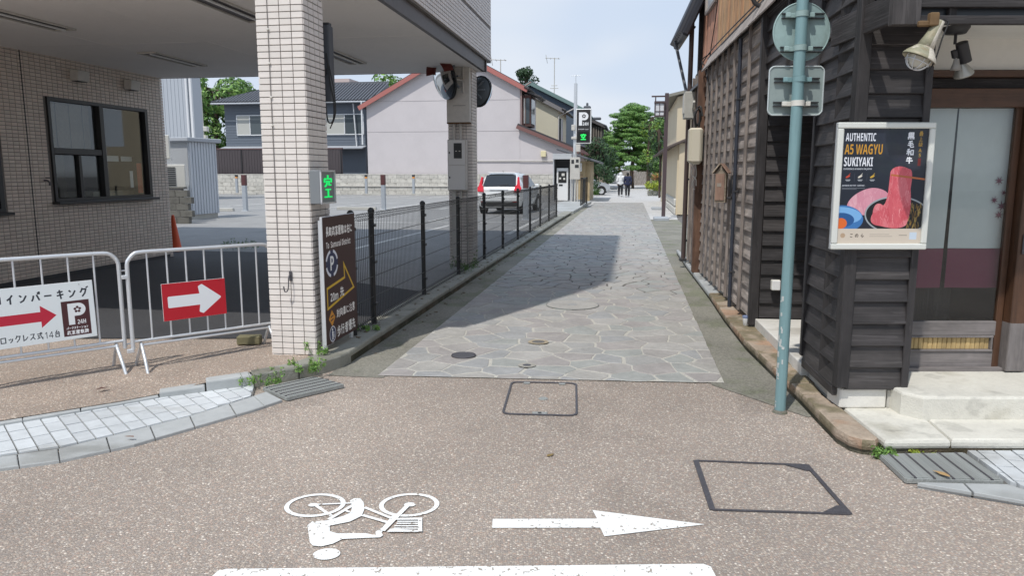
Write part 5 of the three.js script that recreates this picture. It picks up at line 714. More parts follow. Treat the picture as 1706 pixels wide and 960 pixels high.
{ // utility boxes on the wall
  const a = sideThing('utility_box', 'cream plastic cable box hanging on the far part of the lattice wall', 'utility box', 6.45, -0.17, 1.72);
  part(a, 'case', [cbox(0.2, 0.5, 0.2, 0.03, 0, 0.28, 0), cbox(0.14, 0.5, 0.34, 0.03, 0.02, 0.26, -0.1)], M.cream); part(a, 'lid', cbox(0.12, 0.46, 0.012, 0.01, 0, 0.28, 0.104), mat([0.66, 0.61, 0.49], { roughness: 0.5 })); part(a, 'bracket', cbox(0.06, 0.3, 0.06, 0.005, 0.1, 0.25, 0), M.dark);
  part(a, 'cable', [tube([[0, 0.54, 0], [-0.02, 0.7, 0.02], [0.03, 0.8, 0], [0.08, 0.66, -0.1], [0.02, 0.56, -0.14]], 0.014, 30, 8), tube([[0.02, 0.54, -0.1], [0.0, 0.74, -0.12], [0.06, 0.84, -0.05], [0.09, 0.7, 0.0]], 0.014, 30, 8), tube([[0.04, 0.54, 0.03], [0.05, 0.64, 0.03], [0.05, 0.75, 0.02]], 0.016, 12, 8)], M.black);
  part(a, 'wire', tube([[0.0, 0.02, -0.05], [-0.03, -0.12, -0.08], [0.03, -0.2, -0.03], [0.05, -0.3, -0.1]], 0.008, 20, 6), M.pipe); part(a, 'wire', tube([[0.03, 0.02, -0.1], [0.05, -0.15, -0.14], [0.0, -0.26, -0.16], [0.04, -0.36, -0.2]], 0.008, 20, 6), M.pipe);
  const b = sideThing('meter_box', 'pale grey electricity meter box under the orange boards', 'utility box', 7.75, -0.13, 2.5);
  part(b, 'case', cbox(0.16, 0.42, 0.26, 0.01, 0, 0.18, 0), mat([0.52, 0.52, 0.49], { map: M.concreteMap })); part(b, 'cover', cbox(0.012, 0.3, 0.2, 0.004, -0.085, 0.2, 0), M.offWhite); part(b, 'arm', beam([0.05, 0.12, 0.14], [0.02, 0.2, 0.5], 0.03, 0.03), M.offWhite);
  const c = sideThing('junction_box', 'small white junction box low on the dark boards by the side entrance', 'electrical box', 2.56, 0.165, 0.53);
  part(c, 'case', cbox(0.085, 0.1, 0.06, 0.008, 0, 0, 0.01), M.offWhite); part(c, 'lid', cbox(0.075, 0.09, 0.01, 0.004, 0, 0, 0.045), M.white);
  const d = sideThing('plastic_cup', 'small white and blue plastic pot at the foot of the corner post', 'pot', 2.68, -0.07, 0.1);
  part(d, 'pot', lathe([[0.0, 0.0], [0.028, 0.0], [0.036, 0.075], [0.034, 0.075], [0.026, 0.008], [0, 0.008]], 20), M.white); part(d, 'rim', cyl(0.037, 0.039, 0.02, 20, 0, 0.085, 0), mat([0.2, 0.25, 0.4]));
  const e = sideThing('hanging_cable', 'thin black cables draped over the orange boards and the lattice top', 'cable', 0, 0, 0);
  part(e, 'cable', [tube([[0.02, 3.3, -2.0], [-0.02, 3.3, -4.5], [-0.01, 3.31, -6.4], [-0.1, 3.12, -6.7], [-0.05, 2.85, -6.9]], 0.008, 60, 6), tube([[0.11, 4.6, -6.5], [0.1, 3.9, -6.75], [0.1, 3.4, -7.2], [0.09, 2.95, -7.35]], 0.007, 40, 6), tube([[0, 3.3, -6.5], [-0.1, 3.22, -6.6], [-0.05, 3.1, -6.5], [-0.06, 2.9, -6.2], [-0.03, 2.6, -6.1]], 0.008, 40, 6)], M.black);
  const f = sideThing('pipe_vent', 'short dark bent pipe with a pale tip above the lattice cap', 'pipe', 3.0, 0, 3.2);
  part(f, 'pipe', tube([[0.02, 0.0, 0], [-0.07, 0.05, 0], [-0.1, 0.16, 0], [-0.02, 0.2, -0.02], [0.06, 0.18, -0.02]], 0.022, 24, 8), M.dark); part(f, 'tip', cyl(0.024, 0.024, 0.1, 10, -0.01, 0.23, 0.02, 0, 0, 1.2), M.alu);
}
{ // lamps under the eave
  const t = thing('cage_lamp', 'white weathered cage lamp with a wide reflector under the shop eave', 'lamp', [2.285, 2.415, -4.2]);
  const wh = mat([0.72, 0.68, 0.61], { roughness: 0.5, map: M.mossMap }), ax = new THREE.Euler(0.12, 0, -0.42), put = (name, g, m) => part(t, name, g.applyMatrix4(new THREE.Matrix4().makeRotationFromEuler(ax)).translate(0, -0.03, 0), m);
  put('body', lathe([[0.0, 0.03], [0.024, 0.028], [0.028, 0.0], [0.036, -0.07], [0.046, -0.125], [0.0, -0.125]], 24), wh); put('reflector', lathe([[0.03, -0.11], [0.05, -0.125], [0.082, -0.165], [0.09, -0.18], [0.088, -0.19], [0.045, -0.14]], 28), wh);
  put('glass', lathe([[0.0, -0.235], [0.03, -0.23], [0.052, -0.2], [0.055, -0.165]], 20), mat([0.6, 0.58, 0.5], { roughness: 0.3 }));
  put('cage', join([...[0, 1, 2, 3].map((k) => T(new THREE.TorusGeometry(0.066, 0.0028, 6, 24, Math.PI), 0, -0.18, 0, Math.PI, k * 0.785, 0)), T(new THREE.TorusGeometry(0.064, 0.0028, 6, 28), 0, -0.205, 0, Math.PI / 2)]), M.galv);
  part(t, 'mount', [cbox(0.05, 0.07, 0.04, 0.006, -0.03, 0.0, 0.01), cbox(0.09, 0.03, 0.03, 0.006, -0.06, -0.02, 0)], mat([0.5, 0.3, 0.18], { map: M.mossMap })); part(t, 'wire', tube([[0.02, 0.0, 0.02], [0.045, -0.02, 0.02], [0.02, -0.1, 0.02], [0.0, -0.2, 0.01], [-0.03, -0.28, 0]], 0.004, 24, 6), M.black);
  const s = thing('spot_lamp', 'black adjustable spot lamp fixed to the pale eave soffit', 'lamp', [2.66, 2.468, -4.68]);
  part(s, 'ceiling_rose', lathe([[0, 0], [0.075, 0], [0.075, -0.008], [0.055, -0.04], [0, -0.04]], 28), M.dark); part(s, 'stem', bar([0.0, -0.04, 0], [0.0, -0.1, 0], 0.009), M.dark);
  const he = new THREE.Euler(0.3, 0, 0.42), hd = (g) => g.applyMatrix4(new THREE.Matrix4().makeRotationFromEuler(he)).translate(0.02, -0.1, 0.0);
  part(s, 'head', hd(join([cyl(0.038, 0.034, 0.12, 20, 0.02, -0.06, 0), cbox(0.03, 0.05, 0.03, 0.004, -0.03, -0.05, 0)])), M.dark); part(s, 'bulb', hd(lathe([[0.02, -0.12], [0.03, -0.14], [0.058, -0.19], [0.056, -0.2], [0, -0.205]], 24)), mat([0.42, 0.41, 0.37], { roughness: 0.25, metalness: 0.3 }));
  part(s, 'side_bulb', [lathe([[0.014, 0], [0.02, -0.03], [0.03, -0.065], [0, -0.068]], 18).translate(0.0, -0.19, 0.03)], mat([0.3, 0.29, 0.27], { roughness: 0.3 }));
}
{ // road sign pole seen from behind
  const paintM = mat([0.22, 0.37, 0.40], { roughness: 0.45, map: M.concreteMap }), backM = mat([0.33, 0.46, 0.46], { roughness: 0.5, map: M.concreteMap });
  const t = thing('sign_pole', 'blue-green steel sign pole standing at the right kerb', 'pole', [1.81, 0, -4.89]);
  part(t, 'tube', cyl(0.036, 0.036, 3.4, 28, 0, 1.7, 0), paintM); part(t, 'collar', cyl(0.05, 0.04, 0.02, 28, 0, 0.012, 0), M.gutter); part(t, 'cap', lathe([[0.038, 3.39], [0.038, 3.41], [0, 3.43]], 24), paintM);
  const chips = [], R = rngOf(3); for (let k = 0; k < 26; k++) { const a = 1.9 + R() * 1.4, y = 0.05 + R() * 0.75; chips.push(T(cbox(0.008 + R() * 0.01, 0.006 + R() * 0.035, 0.0012, 0.0003), Math.cos(a) * 0.0363, y, Math.sin(a) * 0.0363, 0, -a + Math.PI / 2, 0)); } part(t, 'worn_paint', chips, mat([0.5, 0.52, 0.5]));
  const clamp = (par, y, m) => part(par, 'clamp', [cyl(0.0415, 0.0415, 0.035, 24, 0, y, 0.0), cbox(0.16, 0.03, 0.014, 0.003, -0.005, y, -0.046), cbox(0.03, 0.028, 0.02, 0.003, 0.075, y, -0.03), cbox(0.03, 0.028, 0.02, 0.003, -0.075, y, -0.03)], m);
  const r = thing('round_sign', 'round road sign seen from behind at the top of the pole', 'road sign', [1.84, 2.5, -4.89]);
  part(r, 'disc', cyl(0.178, 0.178, 0.006, 48, 0, -0.01, -0.075, Math.PI / 2), backM); part(r, 'rim', T(new THREE.TorusGeometry(0.178, 0.006, 8, 56), 0, -0.01, -0.075), backM);
  for (const y of [0.085, -0.12]) { part(r, 'rail', [cbox(0.27, 0.008, 0.018, 0.002, 0.0, y + 0.014, -0.062), cbox(0.27, 0.008, 0.018, 0.002, 0.0, y - 0.014, -0.062)], M.dark); clamp(r, y, backM).position.x = -0.03; }
  const q = thing('rectangular_sign', 'rectangular road sign with rounded corners seen from behind below the round one', 'road sign', [1.815, 2.125, -4.89]);
  const sh2 = new THREE.Shape(), w = 0.175, h = 0.152, rr = 0.025; sh2.moveTo(-w + rr, -h); sh2.lineTo(w - rr, -h); sh2.quadraticCurveTo(w, -h, w, -h + rr); sh2.lineTo(w, h - rr); sh2.quadraticCurveTo(w, h, w - rr, h); sh2.lineTo(-w + rr, h); sh2.quadraticCurveTo(-w, h, -w, h - rr); sh2.lineTo(-w, -h + rr); sh2.quadraticCurveTo(-w, -h, -w + rr, -h);
  const gM = mat([0.31, 0.38, 0.38], { roughness: 0.5, map: M.concreteMap }); part(q, 'plate', new THREE.ExtrudeGeometry(sh2, { depth: 0.004, bevelEnabled: false, curveSegments: 6 }).translate(0.01, 0, -0.08), gM);
  const rim = tube([[-w + rr, -h, 0], [0, -h, 0], [w - rr, -h, 0], [w, -h + rr, 0], [w, 0, 0], [w, h - rr, 0], [w - rr, h, 0], [0, h, 0], [-w + rr, h, 0], [-w, h - rr, 0], [-w, 0, 0], [-w, -h + rr, 0]], 0.005, 90, 6, true, 0.1).translate(0.01, 0, -0.074); part(q, 'rim', rim, mat([0.5, 0.55, 0.55]));
  [[0.065, paintM], [-0.085, M.offWhite]].forEach(([y, m]) => { part(q, 'rail', [cbox(0.29, 0.008, 0.02, 0.002, 0.01, y + 0.012, -0.066), cbox(0.29, 0.008, 0.02, 0.002, 0.01, y - 0.012, -0.066)], M.dark); clamp(q, y, m); });
}

// ---------------------------------------------------------------- parking lot furniture
{
  const ptA = mat([0.42, 0.45, 0.48], { roughness: 0.45, metalness: 0.3 }), band = mat([0.10, 0.035, 0.035], { roughness: 0.5 }), amber = mat([0.75, 0.30, 0.06], { roughness: 0.4 });
  const rows = [[-12.65, 22.4, 0, 'sensor post with a dark band seen left of the near tiled pillar'], [-7.5, 24.2, 0, 'sensor post with a dark band seen above the fence before the block wall'], [-0.78, 18.4, 0, 'sensor post with a dark red band beside the parked white car'], [-25.2, 44.6, 1, 'sensor post with an amber cap at the far left of the wall'], [-18.6, 44.7, 1, 'sensor post with an amber cap just right of the tiled pillar'], [-15.6, 44.7, 1, 'sensor post with an amber cap in the middle of the lot wall'], [-12.2, 44.7, 1, 'sensor post with an amber cap nearest the far pillar']];
  for (const [u, f, k, l] of rows) {
    const t = thingL('sensor_post', 'grey steel ' + l, 'post', u, 0.105, f, 0, 'parking sensor posts');
    part(t, 'post', cbox(0.16, k ? 1.15 : 1.02, 0.16, 0.01, 0, k ? 0.575 : 0.51, 0), ptA); part(t, k ? 'cap' : 'band', cbox(0.17, k ? 0.14 : 0.42, 0.17, 0.01, 0, k ? 1.33 : 1.23, 0), k ? M.dark : band); if (k) part(t, 'amber_ring', cyl(0.09, 0.09, 0.12, 14, 0, 1.2, 0), amber); part(t, 'foot', cbox(0.26, 0.02, 0.26, 0.004, 0, 0.01, 0), M.galv);
  }
  [[-13.9, 22.3, 'at the sensor post left of the near pillar'], [-8.6, 24.1, 'at the sensor post above the fence'], [-24.4, 44.4, 'by the block wall far left'], [-18.1, 44.4, 'by the block wall right of the near pillar'], [-14.9, 44.4, 'by the block wall in the middle of the lot'], [-11.4, 44.4, 'by the block wall left of the far pillar']].forEach(([u, f, l]) => one('wheel_stop', prism([[-0.85, 0], [0.85, 0], [0.83, 0.12], [-0.83, 0.12]], 0.16, 0.01), M.conc, 'low concrete wheel stop ' + l, 'wheel stop', atL(u, 0.105, f), -AL, 'wheel stops'));
  const lines = []; const L = (u0, f0, u1, f1, w = 0.15) => { const l = Math.hypot(u1 - u0, f1 - f0), nx = (f1 - f0) / l * w / 2, ny = -(u1 - u0) / l * w / 2; lines.push([[u0 + nx, f0 + ny], [u1 + nx, f1 + ny], [u1 - nx, f1 - ny], [u0 - nx, f0 - ny]]); };
  for (let k = 0; k < 9; k++) L(-29 + k * 2.75, 39, -28.2 + k * 2.75, 44.8); L(-30, 38.8, -5.5, 39.2); L(-16.5, 24.6, -4.5, 24.9); for (let k = 0; k < 5; k++) L(-15.8 + k * 2.6, 25.2, -15.2 + k * 2.6, 31); L(-16, 31.2, -4, 31.4); L(-3.4, 17, -0.45, 17.1); L(-3.5, 26.8, -0.4, 26.9); L(-3.6, 17, -3.6, 27); L(-0.42, 12.5, -0.42, 29); L(-3.0, 21.0, -1.0, 21.3, 0.1); L(-2.95, 6.2, -2.6, 16, 0.12); L(-6.5, 16.5, -0.9, 16.4, 0.12);
  const sheets = lines.map((p, i) => sheet(polyL(p), 0.109 + (i % 7) * 0.0006)); struct('parking_lines', sheets, M.linePaint);
}
// block walls: courses of separate blocks
function blockWall(name, label, u0, u1, f, h, bw, bh, m, d = 0.15) {
  const t = thingL(name, label, 'wall', u0, 0.1, f), R = rngOf(Math.round(u0 * 10) + 999), n = Math.ceil((u1 - u0) / bw), r = Math.round(h / bh);
  const ms = [0.9, 0.96, 1.02, 1.08].map((k) => { const c = m.clone(); c.color.multiplyScalar(k); return c; }), gs = [0, 1, 2, 3].map((k) => cbox(bw - 0.014, bh - 0.014, d, 0.006, 0, 0, 0, 'x', [k * 0.41, k * 0.27]));
  for (let j = 0; j < r; j++) for (let i = 0; i < n; i++) part(t, 'block', gs[Math.floor(R() * 4)], ms[Math.floor(R() * 4)], [(i + 0.5) * bw + (j % 2 ? bw / 2 : 0) * 0.6, (j + 0.5) * bh, (R() - 0.5) * 0.01]);
  part(t, 'joint_core', box(u1 - u0, h - 0.01, d - 0.03, (u1 - u0) / 2, h / 2, 0), M.joint); part(t, 'coping', cbox(u1 - u0 + 0.1, 0.05, d + 0.03, 0.006, (u1 - u0) / 2 + 0.05, h + 0.025, 0), m); return t;
}
blockWall('block_wall', 'weathered concrete block wall along the back of the parking lot', -33, -1.4, 46, 1.4, 0.6, 0.28, M.blockWall, 0.2);
blockWall('block_wall', 'low stained block wall, colour darkened for shade, by the office corner in front of the storage shed', -12.9, -10.7, 15.1, 1.05, 0.4, 0.2, mat([0.16, 0.155, 0.14], { map: M.stainMap }));  // base colour lowered to hold the shade this wall stands in
one('water_pipe', bar([0, 0, 0], [14, 0, 0], 0.03, 8), M.pipe, 'thin grey pipe running along the block wall behind the parking lot', 'pipe', atL(-20, 0.7, 45.85), -AL);

// ---------------------------------------------------------------- houses behind the lot
const ribbed = (w, h, n, d, m) => { const g = [box(w, h, d, 0, h / 2, 0)]; for (let k = 0; k < n; k++) g.push(box(w / n * 0.3, h - 0.02, 0.02, -w / 2 + (k + 0.5) * w / n, h / 2, d / 2 + 0.012)); return g; };
const roofTile = mat([0.12, 0.125, 0.14], { roughness: 0.38 }), roofDark = mat([0.055, 0.05, 0.052], { roughness: 0.5 }), redTrim = mat([0.42, 0.15, 0.13], { roughness: 0.6 }), frameW = mat([0.72, 0.73, 0.74], { roughness: 0.4 }), glassDark = mat([0.10, 0.12, 0.13], { roughness: 0.08, metalness: 0.2 }), blindM = mat([0.52, 0.52, 0.48]);
// gabled house whose gable faces the street; u0..u1 walls, f0..f1 depth
function gable(name, label, o) {
  const t = thingL(name, label, 'house', o.u0, 0, o.f0), w = o.u1 - o.u0, a = o.apex - o.u0, D = o.f1 - o.f0, hr = o.top - (w - a) * o.pitch, hl = o.top - a * o.pitch;
  part(t, 'wall', prism([[0, o.base ?? 0], [w, o.base ?? 0], [w, hr], [a, o.top], [0, hl]], D).translate(0, 0, -D), o.wall);
  const L1 = Math.hypot(a + 0.5, (a + 0.5) * o.pitch), L2 = Math.hypot(w - a + 0.6, (w - a + 0.6) * o.pitch), an = Math.atan(o.pitch);
  const rf = part(t, 'roof', [T(box(L2, 0.12, D + 0.5, L2 / 2, 0.06, 0), 0, 0, 0, 0, 0, -an).translate(a, o.top, -D / 2 + 0.1), T(box(L1, 0.12, D + 0.5, -L1 / 2, 0.061, 0), 0, 0, 0, 0, 0, an).translate(a, o.top, -D / 2 + 0.1)], o.roof);
  part(rf, 'eave_tiles', Array.from({ length: Math.round((D + 0.6) / 0.3) }, (_, k) => cyl(0.09, 0.09, 0.3, 8, o.u1 - o.u0 + 0.5, hr - 0.6 * o.pitch + 0.1, 0.4 - k * 0.3, 0, 0, Math.PI / 2 - an)), o.roof);
  part(rf, 'ridge', cbox(0.25, 0.2, D + 0.8, 0.05, a, o.top + 0.2, -D / 2 + 0.1), o.roof);
  part(t, 'barge_board', T(cbox(L2, 0.3, 0.06, 0.01, L2 / 2, -0.08, 0), 0, 0, 0, 0, 0, -an).translate(a, o.top, 0.37), o.trim); part(t, 'barge_board', T(cbox(L1, 0.3, 0.06, 0.01, -L1 / 2, -0.08, 0), 0, 0, 0, 0, 0, an).translate(a, o.top, 0.375), o.trim);
  return t;
}
{
  const pale = mat([0.605, 0.565, 0.57], { map: M.plasterMap, roughness: 0.95 });
  const h1 = gable('gabled_house', 'large pale pinkish house with a blank gable wall and red roof edge', { u0: -16, u1: -5.05, f0: 46.3, f1: 55, apex: -9.5, top: 9.95, pitch: 0.54, wall: pale, roof: roofDark, trim: redTrim });
  part(h1, 'side_wing', prism([[10.94, 0], [14.6, 0], [14.6, 3.2], [10.94, 4.72]], 8.6).translate(0, 0, -8.62), pale); part(h1, 'wing_roof', T(box(4.6, 0.14, 9.2, 2.3, 0.07, 0), 0, 0, 0, 0, 0, -0.385).translate(10.8, 4.85, -4.3), roofDark); part(h1, 'wing_barge', T(cbox(4.6, 0.24, 0.08, 0.01, 2.3, -0.1, 0), 0, 0, 0, 0, 0, -0.385).translate(10.8, 4.85, 0.34), mat([0.20, 0.10, 0.09]));
  part(h1, 'wing_fascia', cbox(0.12, 0.2, 9.2, 0.01, 15.1, 3.12, -4.3), mat([0.2, 0.09, 0.08]));
  for (const y of [4.5, 6.6]) part(h1, 'wall_joint', box(10.9, 0.025, 0.012, 5.48, y, 0.006), mat([0.42, 0.39, 0.39]));
  part(h1, 'bay_window', [box(0.7, 2.1, 2.2, 11.3, 5.85, -1.4), ], mat([0.09, 0.045, 0.04])); part(h1, 'bay_roof', T(cbox(1.5, 0.12, 2.6, 0.02), 11.7, 7.0, -1.4, 0, 0, -0.35), roofDark); for (const z of [-0.75, -1.35, -1.95]) part(h1, 'bay_pane', cbox(0.04, 1.7, 0.5, 0.005, 11.67, 5.85, z), glassDark); part(h1, 'bay_pane', cbox(0.24, 1.7, 0.04, 0.005, 11.45, 5.85, -0.29), glassDark); part(h1, 'curtain', cbox(0.1, 1.7, 0.03, 0.004, 11.22, 5.85, -0.285), M.offWhite);
  part(h1, 'downpipe', [bar([11.05, 4.9, 0.1], [11.05, 7.3, 0.1], 0.05), bar([11.05, 7.3, 0.1], [11.75, 7.7, 0.3], 0.05)], mat([0.35, 0.25, 0.23]));
  part(h1, 'wall_lamp', cbox(0.36, 0.4, 0.2, 0.03, 12.6, 2.92, 0.12), mat([0.75, 0.67, 0.42])); part(h1, 'wall_pipe', [bar([7.9, 2.45, 0.06], [14.3, 2.45, 0.06], 0.035), bar([7.9, 2.45, 0.06], [7.75, 2.7, 0.06], 0.035)], M.pipe);
  part(h1, 'left_downpipe', bar([-0.25, 3.6, 0.3], [-0.25, 6.6, 0.3], 0.06), frameW);
  const h2 = gable('gabled_house', 'cream plastered house behind the pale pinkish house', { u0: -12, u1: -3.55, f0: 58, f1: 66, apex: -8.5, top: 9.6, pitch: 0.52, wall: mat([0.58, 0.54, 0.42], { map: M.plasterMap }), roof: roofDark, trim: mat([0.2, 0.19, 0.19]) });
  part(h2, 'wing', prism([[8.4, 0], [10.4, 0], [10.4, 3.2], [8.4, 4]], 7).translate(0, 0, -7.2), mat([0.4, 0.3, 0.25])); part(h2, 'wing_roof', T(cbox(2.8, 0.14, 8, 0.02, 1.3, 0, 0), 0, 0, 0, 0, 0, -0.38).translate(8.3, 4.15, -3.6), redTrim); part(h2, 'downpipe', [bar([8.5, 4.1, 0.06], [8.5, 6.3, 0.06], 0.05), bar([8.5, 6.3, 0.06], [10.1, 7.05, 0.1], 0.05)], mat([0.5, 0.48, 0.45])); part(h2, 'window', box(0.4, 1.9, 1.8, 8.45, 5.2, -1.4), glassDark); part(h2, 'window_frame', [box(0.06, 1.9, 0.06, 8.7, 5.2, -0.5), box(0.06, 1.9, 0.06, 8.7, 5.2, -1.4)], frameW);
  const h3 = gable('gabled_house', 'dark blue-grey house with a green roof edge farther down the alley', { u0: -11, u1: -2.3, f0: 68, f1: 78, apex: -7.2, top: 10.2, pitch: 0.5, wall: mat([0.10, 0.13, 0.17]), roof: mat([0.13, 0.2, 0.19], { roughness: 0.5 }), trim: mat([0.16, 0.24, 0.23]) });
  part(h3, 'wing', prism([[8.6, 0], [11, 0], [11, 3.3], [8.6, 4.2]], 9).translate(0, 0, -9.2), mat([0.3, 0.25, 0.2])); part(h3, 'wing_roof', T(cbox(3.4, 0.14, 9.8, 0.02, 1.5, 0, 0), 0, 0, 0, 0, 0, -0.37).translate(8.5, 4.35, -4.5), roofTile); part(h3, 'window', box(0.1, 1.6, 2.4, 8.7, 5.4, -1.8), glassDark);
  const h4 = gable('gabled_house', 'dark timber house with a layered tiled roof at the end of the row', { u0: -8, u1: -0.9, f0: 80, f1: 90, apex: -4.4, top: 8.6, pitch: 0.45, wall: mat([0.06, 0.05, 0.045]), roof: roofTile, trim: mat([0.1, 0.09, 0.09]) });
  part(h4, 'lower_roof', T(cbox(4.2, 0.16, 11, 0.03, 1.2, 0, 0), 0, 0, 0, 0, 0, -0.35).translate(5.8, 5.2, -4.6), roofTile); part(h4, 'ridge_ornament', [cbox(0.8, 0.8, 0.5, 0.1, 5.6, 8.6, 0.2), cbox(0.25, 0.5, 0.3, 0.08, 5.6, 9.1, 0.2), cbox(1.5, 0.3, 0.5, 0.08, 6.4, 7.6, 0.2)], roofTile); part(h4, 'screen', Array.from({ length: 9 }, (_, k) => box(0.08, 1.6, 0.06, 5.0 + k * 0.27, 5.9, 0.06)), mat([0.3, 0.26, 0.22]));
  // blue-grey house with a hipped tile roof behind the left pillar
  const b = thingL('hipped_house', 'blue-grey boarded house with a grey tiled hip roof behind the dark fence', 'house', -30, 0, 52);
  part(b, 'wall', [box(11.8, 7.2, 7, 5.9, 3.6, -3.5), ...Array.from({ length: 17 }, (_, k) => box(11.78, 0.012, 0.02, 5.9, 3.6 + k * 0.21, 0.012))], mat([0.155, 0.18, 0.215], { roughness: 0.7 }));
  const rf = part(b, 'roof', (() => { const g = new THREE.BufferGeometry(), E = 7.15, Rg = 8.9, P = [[-0.7, E, 0.7], [12.6, E, 0.7], [12.6, E, -7.7], [-0.7, E, -7.7], [3.4, Rg, -3.5], [12.6, Rg, -3.5]], I = [[0, 1, 5], [0, 5, 4], [3, 0, 4], [2, 3, 4], [2, 4, 5], [1, 2, 5], [0, 3, 2], [0, 2, 1]]; g.setAttribute('position', new THREE.Float32BufferAttribute(I.flat().flatMap((i) => P[i]), 3)); g.computeVertexNormals(); return boxUV(g); })(), roofTile);
  { const ts = [], sl = Math.atan2(1.75, 4.2), len = Math.hypot(1.75, 4.2); for (let k = 0; k < 50; k++) { const x = -0.55 + k * 0.27, lim = x < 3.4 ? clamp((x + 0.7) / 4.1) : 1; if (lim < 0.04) continue; const L = len * lim; ts.push(T(cyl(0.07, 0.07, L, 8), x, 7.2 + Math.sin(sl) * L / 2 + 0.02, 0.72 - Math.cos(sl) * L / 2, -Math.PI / 2 + sl, 0, 0)); } for (let r = 0; r < 15; r++) { const tt = r / 15, x0 = -0.7 + 4.1 * tt; ts.push(T(box(12.6 - x0, 0.03, 0.05), (12.6 + x0) / 2, 7.2 + 1.75 * tt + 0.05, 0.72 - 4.2 * tt)); } part(rf, 'tile_ribs', ts, mat([0.12, 0.125, 0.14], { roughness: 0.4 })); part(rf, 'hip_ridge', [beam([-0.7, 7.22, 0.7], [3.4, 8.98, -3.5], 0.2, 0.16), beam([3.4, 8.98, -3.5], [12.6, 8.98, -3.5], 0.24, 0.2)], roofTile); part(rf, 'gutter', bar([-0.7, 7.08, 0.78], [12.6, 7.08, 0.78], 0.07), mat([0.45, 0.47, 0.5])); }
  for (const [x0, x1] of [[1.05, 3.3], [8.6, 11.7]]) { const w = part(b, 'window', [box(x1 - x0, 0.08, 0.06, (x0 + x1) / 2, 6.2, 0.05), box(x1 - x0, 0.08, 0.06, (x0 + x1) / 2, 4.65, 0.05), box(0.07, 1.55, 0.06, x0, 5.42, 0.05), box(0.07, 1.55, 0.06, x1, 5.42, 0.05), box(0.07, 1.55, 0.06, (x0 + x1) / 2, 5.42, 0.05)], frameW); part(w, 'pane', box((x1 - x0) / 2 - 0.07, 1.5, 0.03, x0 * 0.75 + x1 * 0.25, 5.42, 0.035), blindM); part(w, 'pane', box((x1 - x0) / 2 - 0.07, 1.5, 0.03, x0 * 0.25 + x1 * 0.75, 5.42, 0.03), glassDark); }
  part(b, 'porch_roof', T(cbox(12, 0.1, 1.0, 0.02), 5.9, 3.62, 0.5, 0.2), mat([0.36, 0.38, 0.41])); part(b, 'downpipe', bar([11.2, 3.6, 0.3], [11.0, 7.0, 0.3], 0.055), frameW);
  const df = thingL('panel_fence', 'dark brown ribbed metal fence on top of the block wall', 'fence', -24.6, 1.5, 46.8); part(df, 'panel', ribbed(13, 1.85, 60, 0.06), mat([0.075, 0.062, 0.066], { roughness: 0.6 })); part(df, 'top_rail', cbox(13.1, 0.1, 0.14, 0.01, 0, 1.88, 0), mat([0.12, 0.07, 0.07])); for (let k = 0; k < 6; k++) part(df, 'post', cbox(0.06, 1.85, 0.1, 0.005, -6.4 + k * 2.56, 0.93, 0.05), M.dark);
  // pale blue building at the left with outdoor units
  const pb = thingL('metal_clad_building', 'pale blue metal-clad building beyond the office wall', 'building', -24.5, 0, 34); part(pb, 'wall', ribbed(5.4, 8.4, 24, 1.0).map((g) => g.translate(0, 0, -0.5)), mat([0.44, 0.47, 0.51], { roughness: 0.55 })); part(pb, 'downpipe', bar([2.5, 0.3, 0.12], [2.5, 8, 0.12], 0.07), frameW); part(pb, 'corner_trim', cbox(0.14, 8.4, 0.14, 0.01, 2.7, 4.2, 0.02), frameW);
  const ap = thingL('tower_block', 'pinkish concrete apartment block far behind the grey tiled roof', 'building', -36, 0, 84); part(ap, 'wall', box(9, 13, 8, 0, 6.5, -4), mat([0.55, 0.45, 0.43])); for (let k = 0; k < 4; k++) for (let j = 0; j < 4; j++) part(ap, 'window', cbox(1.3, 1.2, 0.1, 0.01, -3.2 + k * 2.1, 2.5 + j * 2.8, 0.03), glassDark);
}
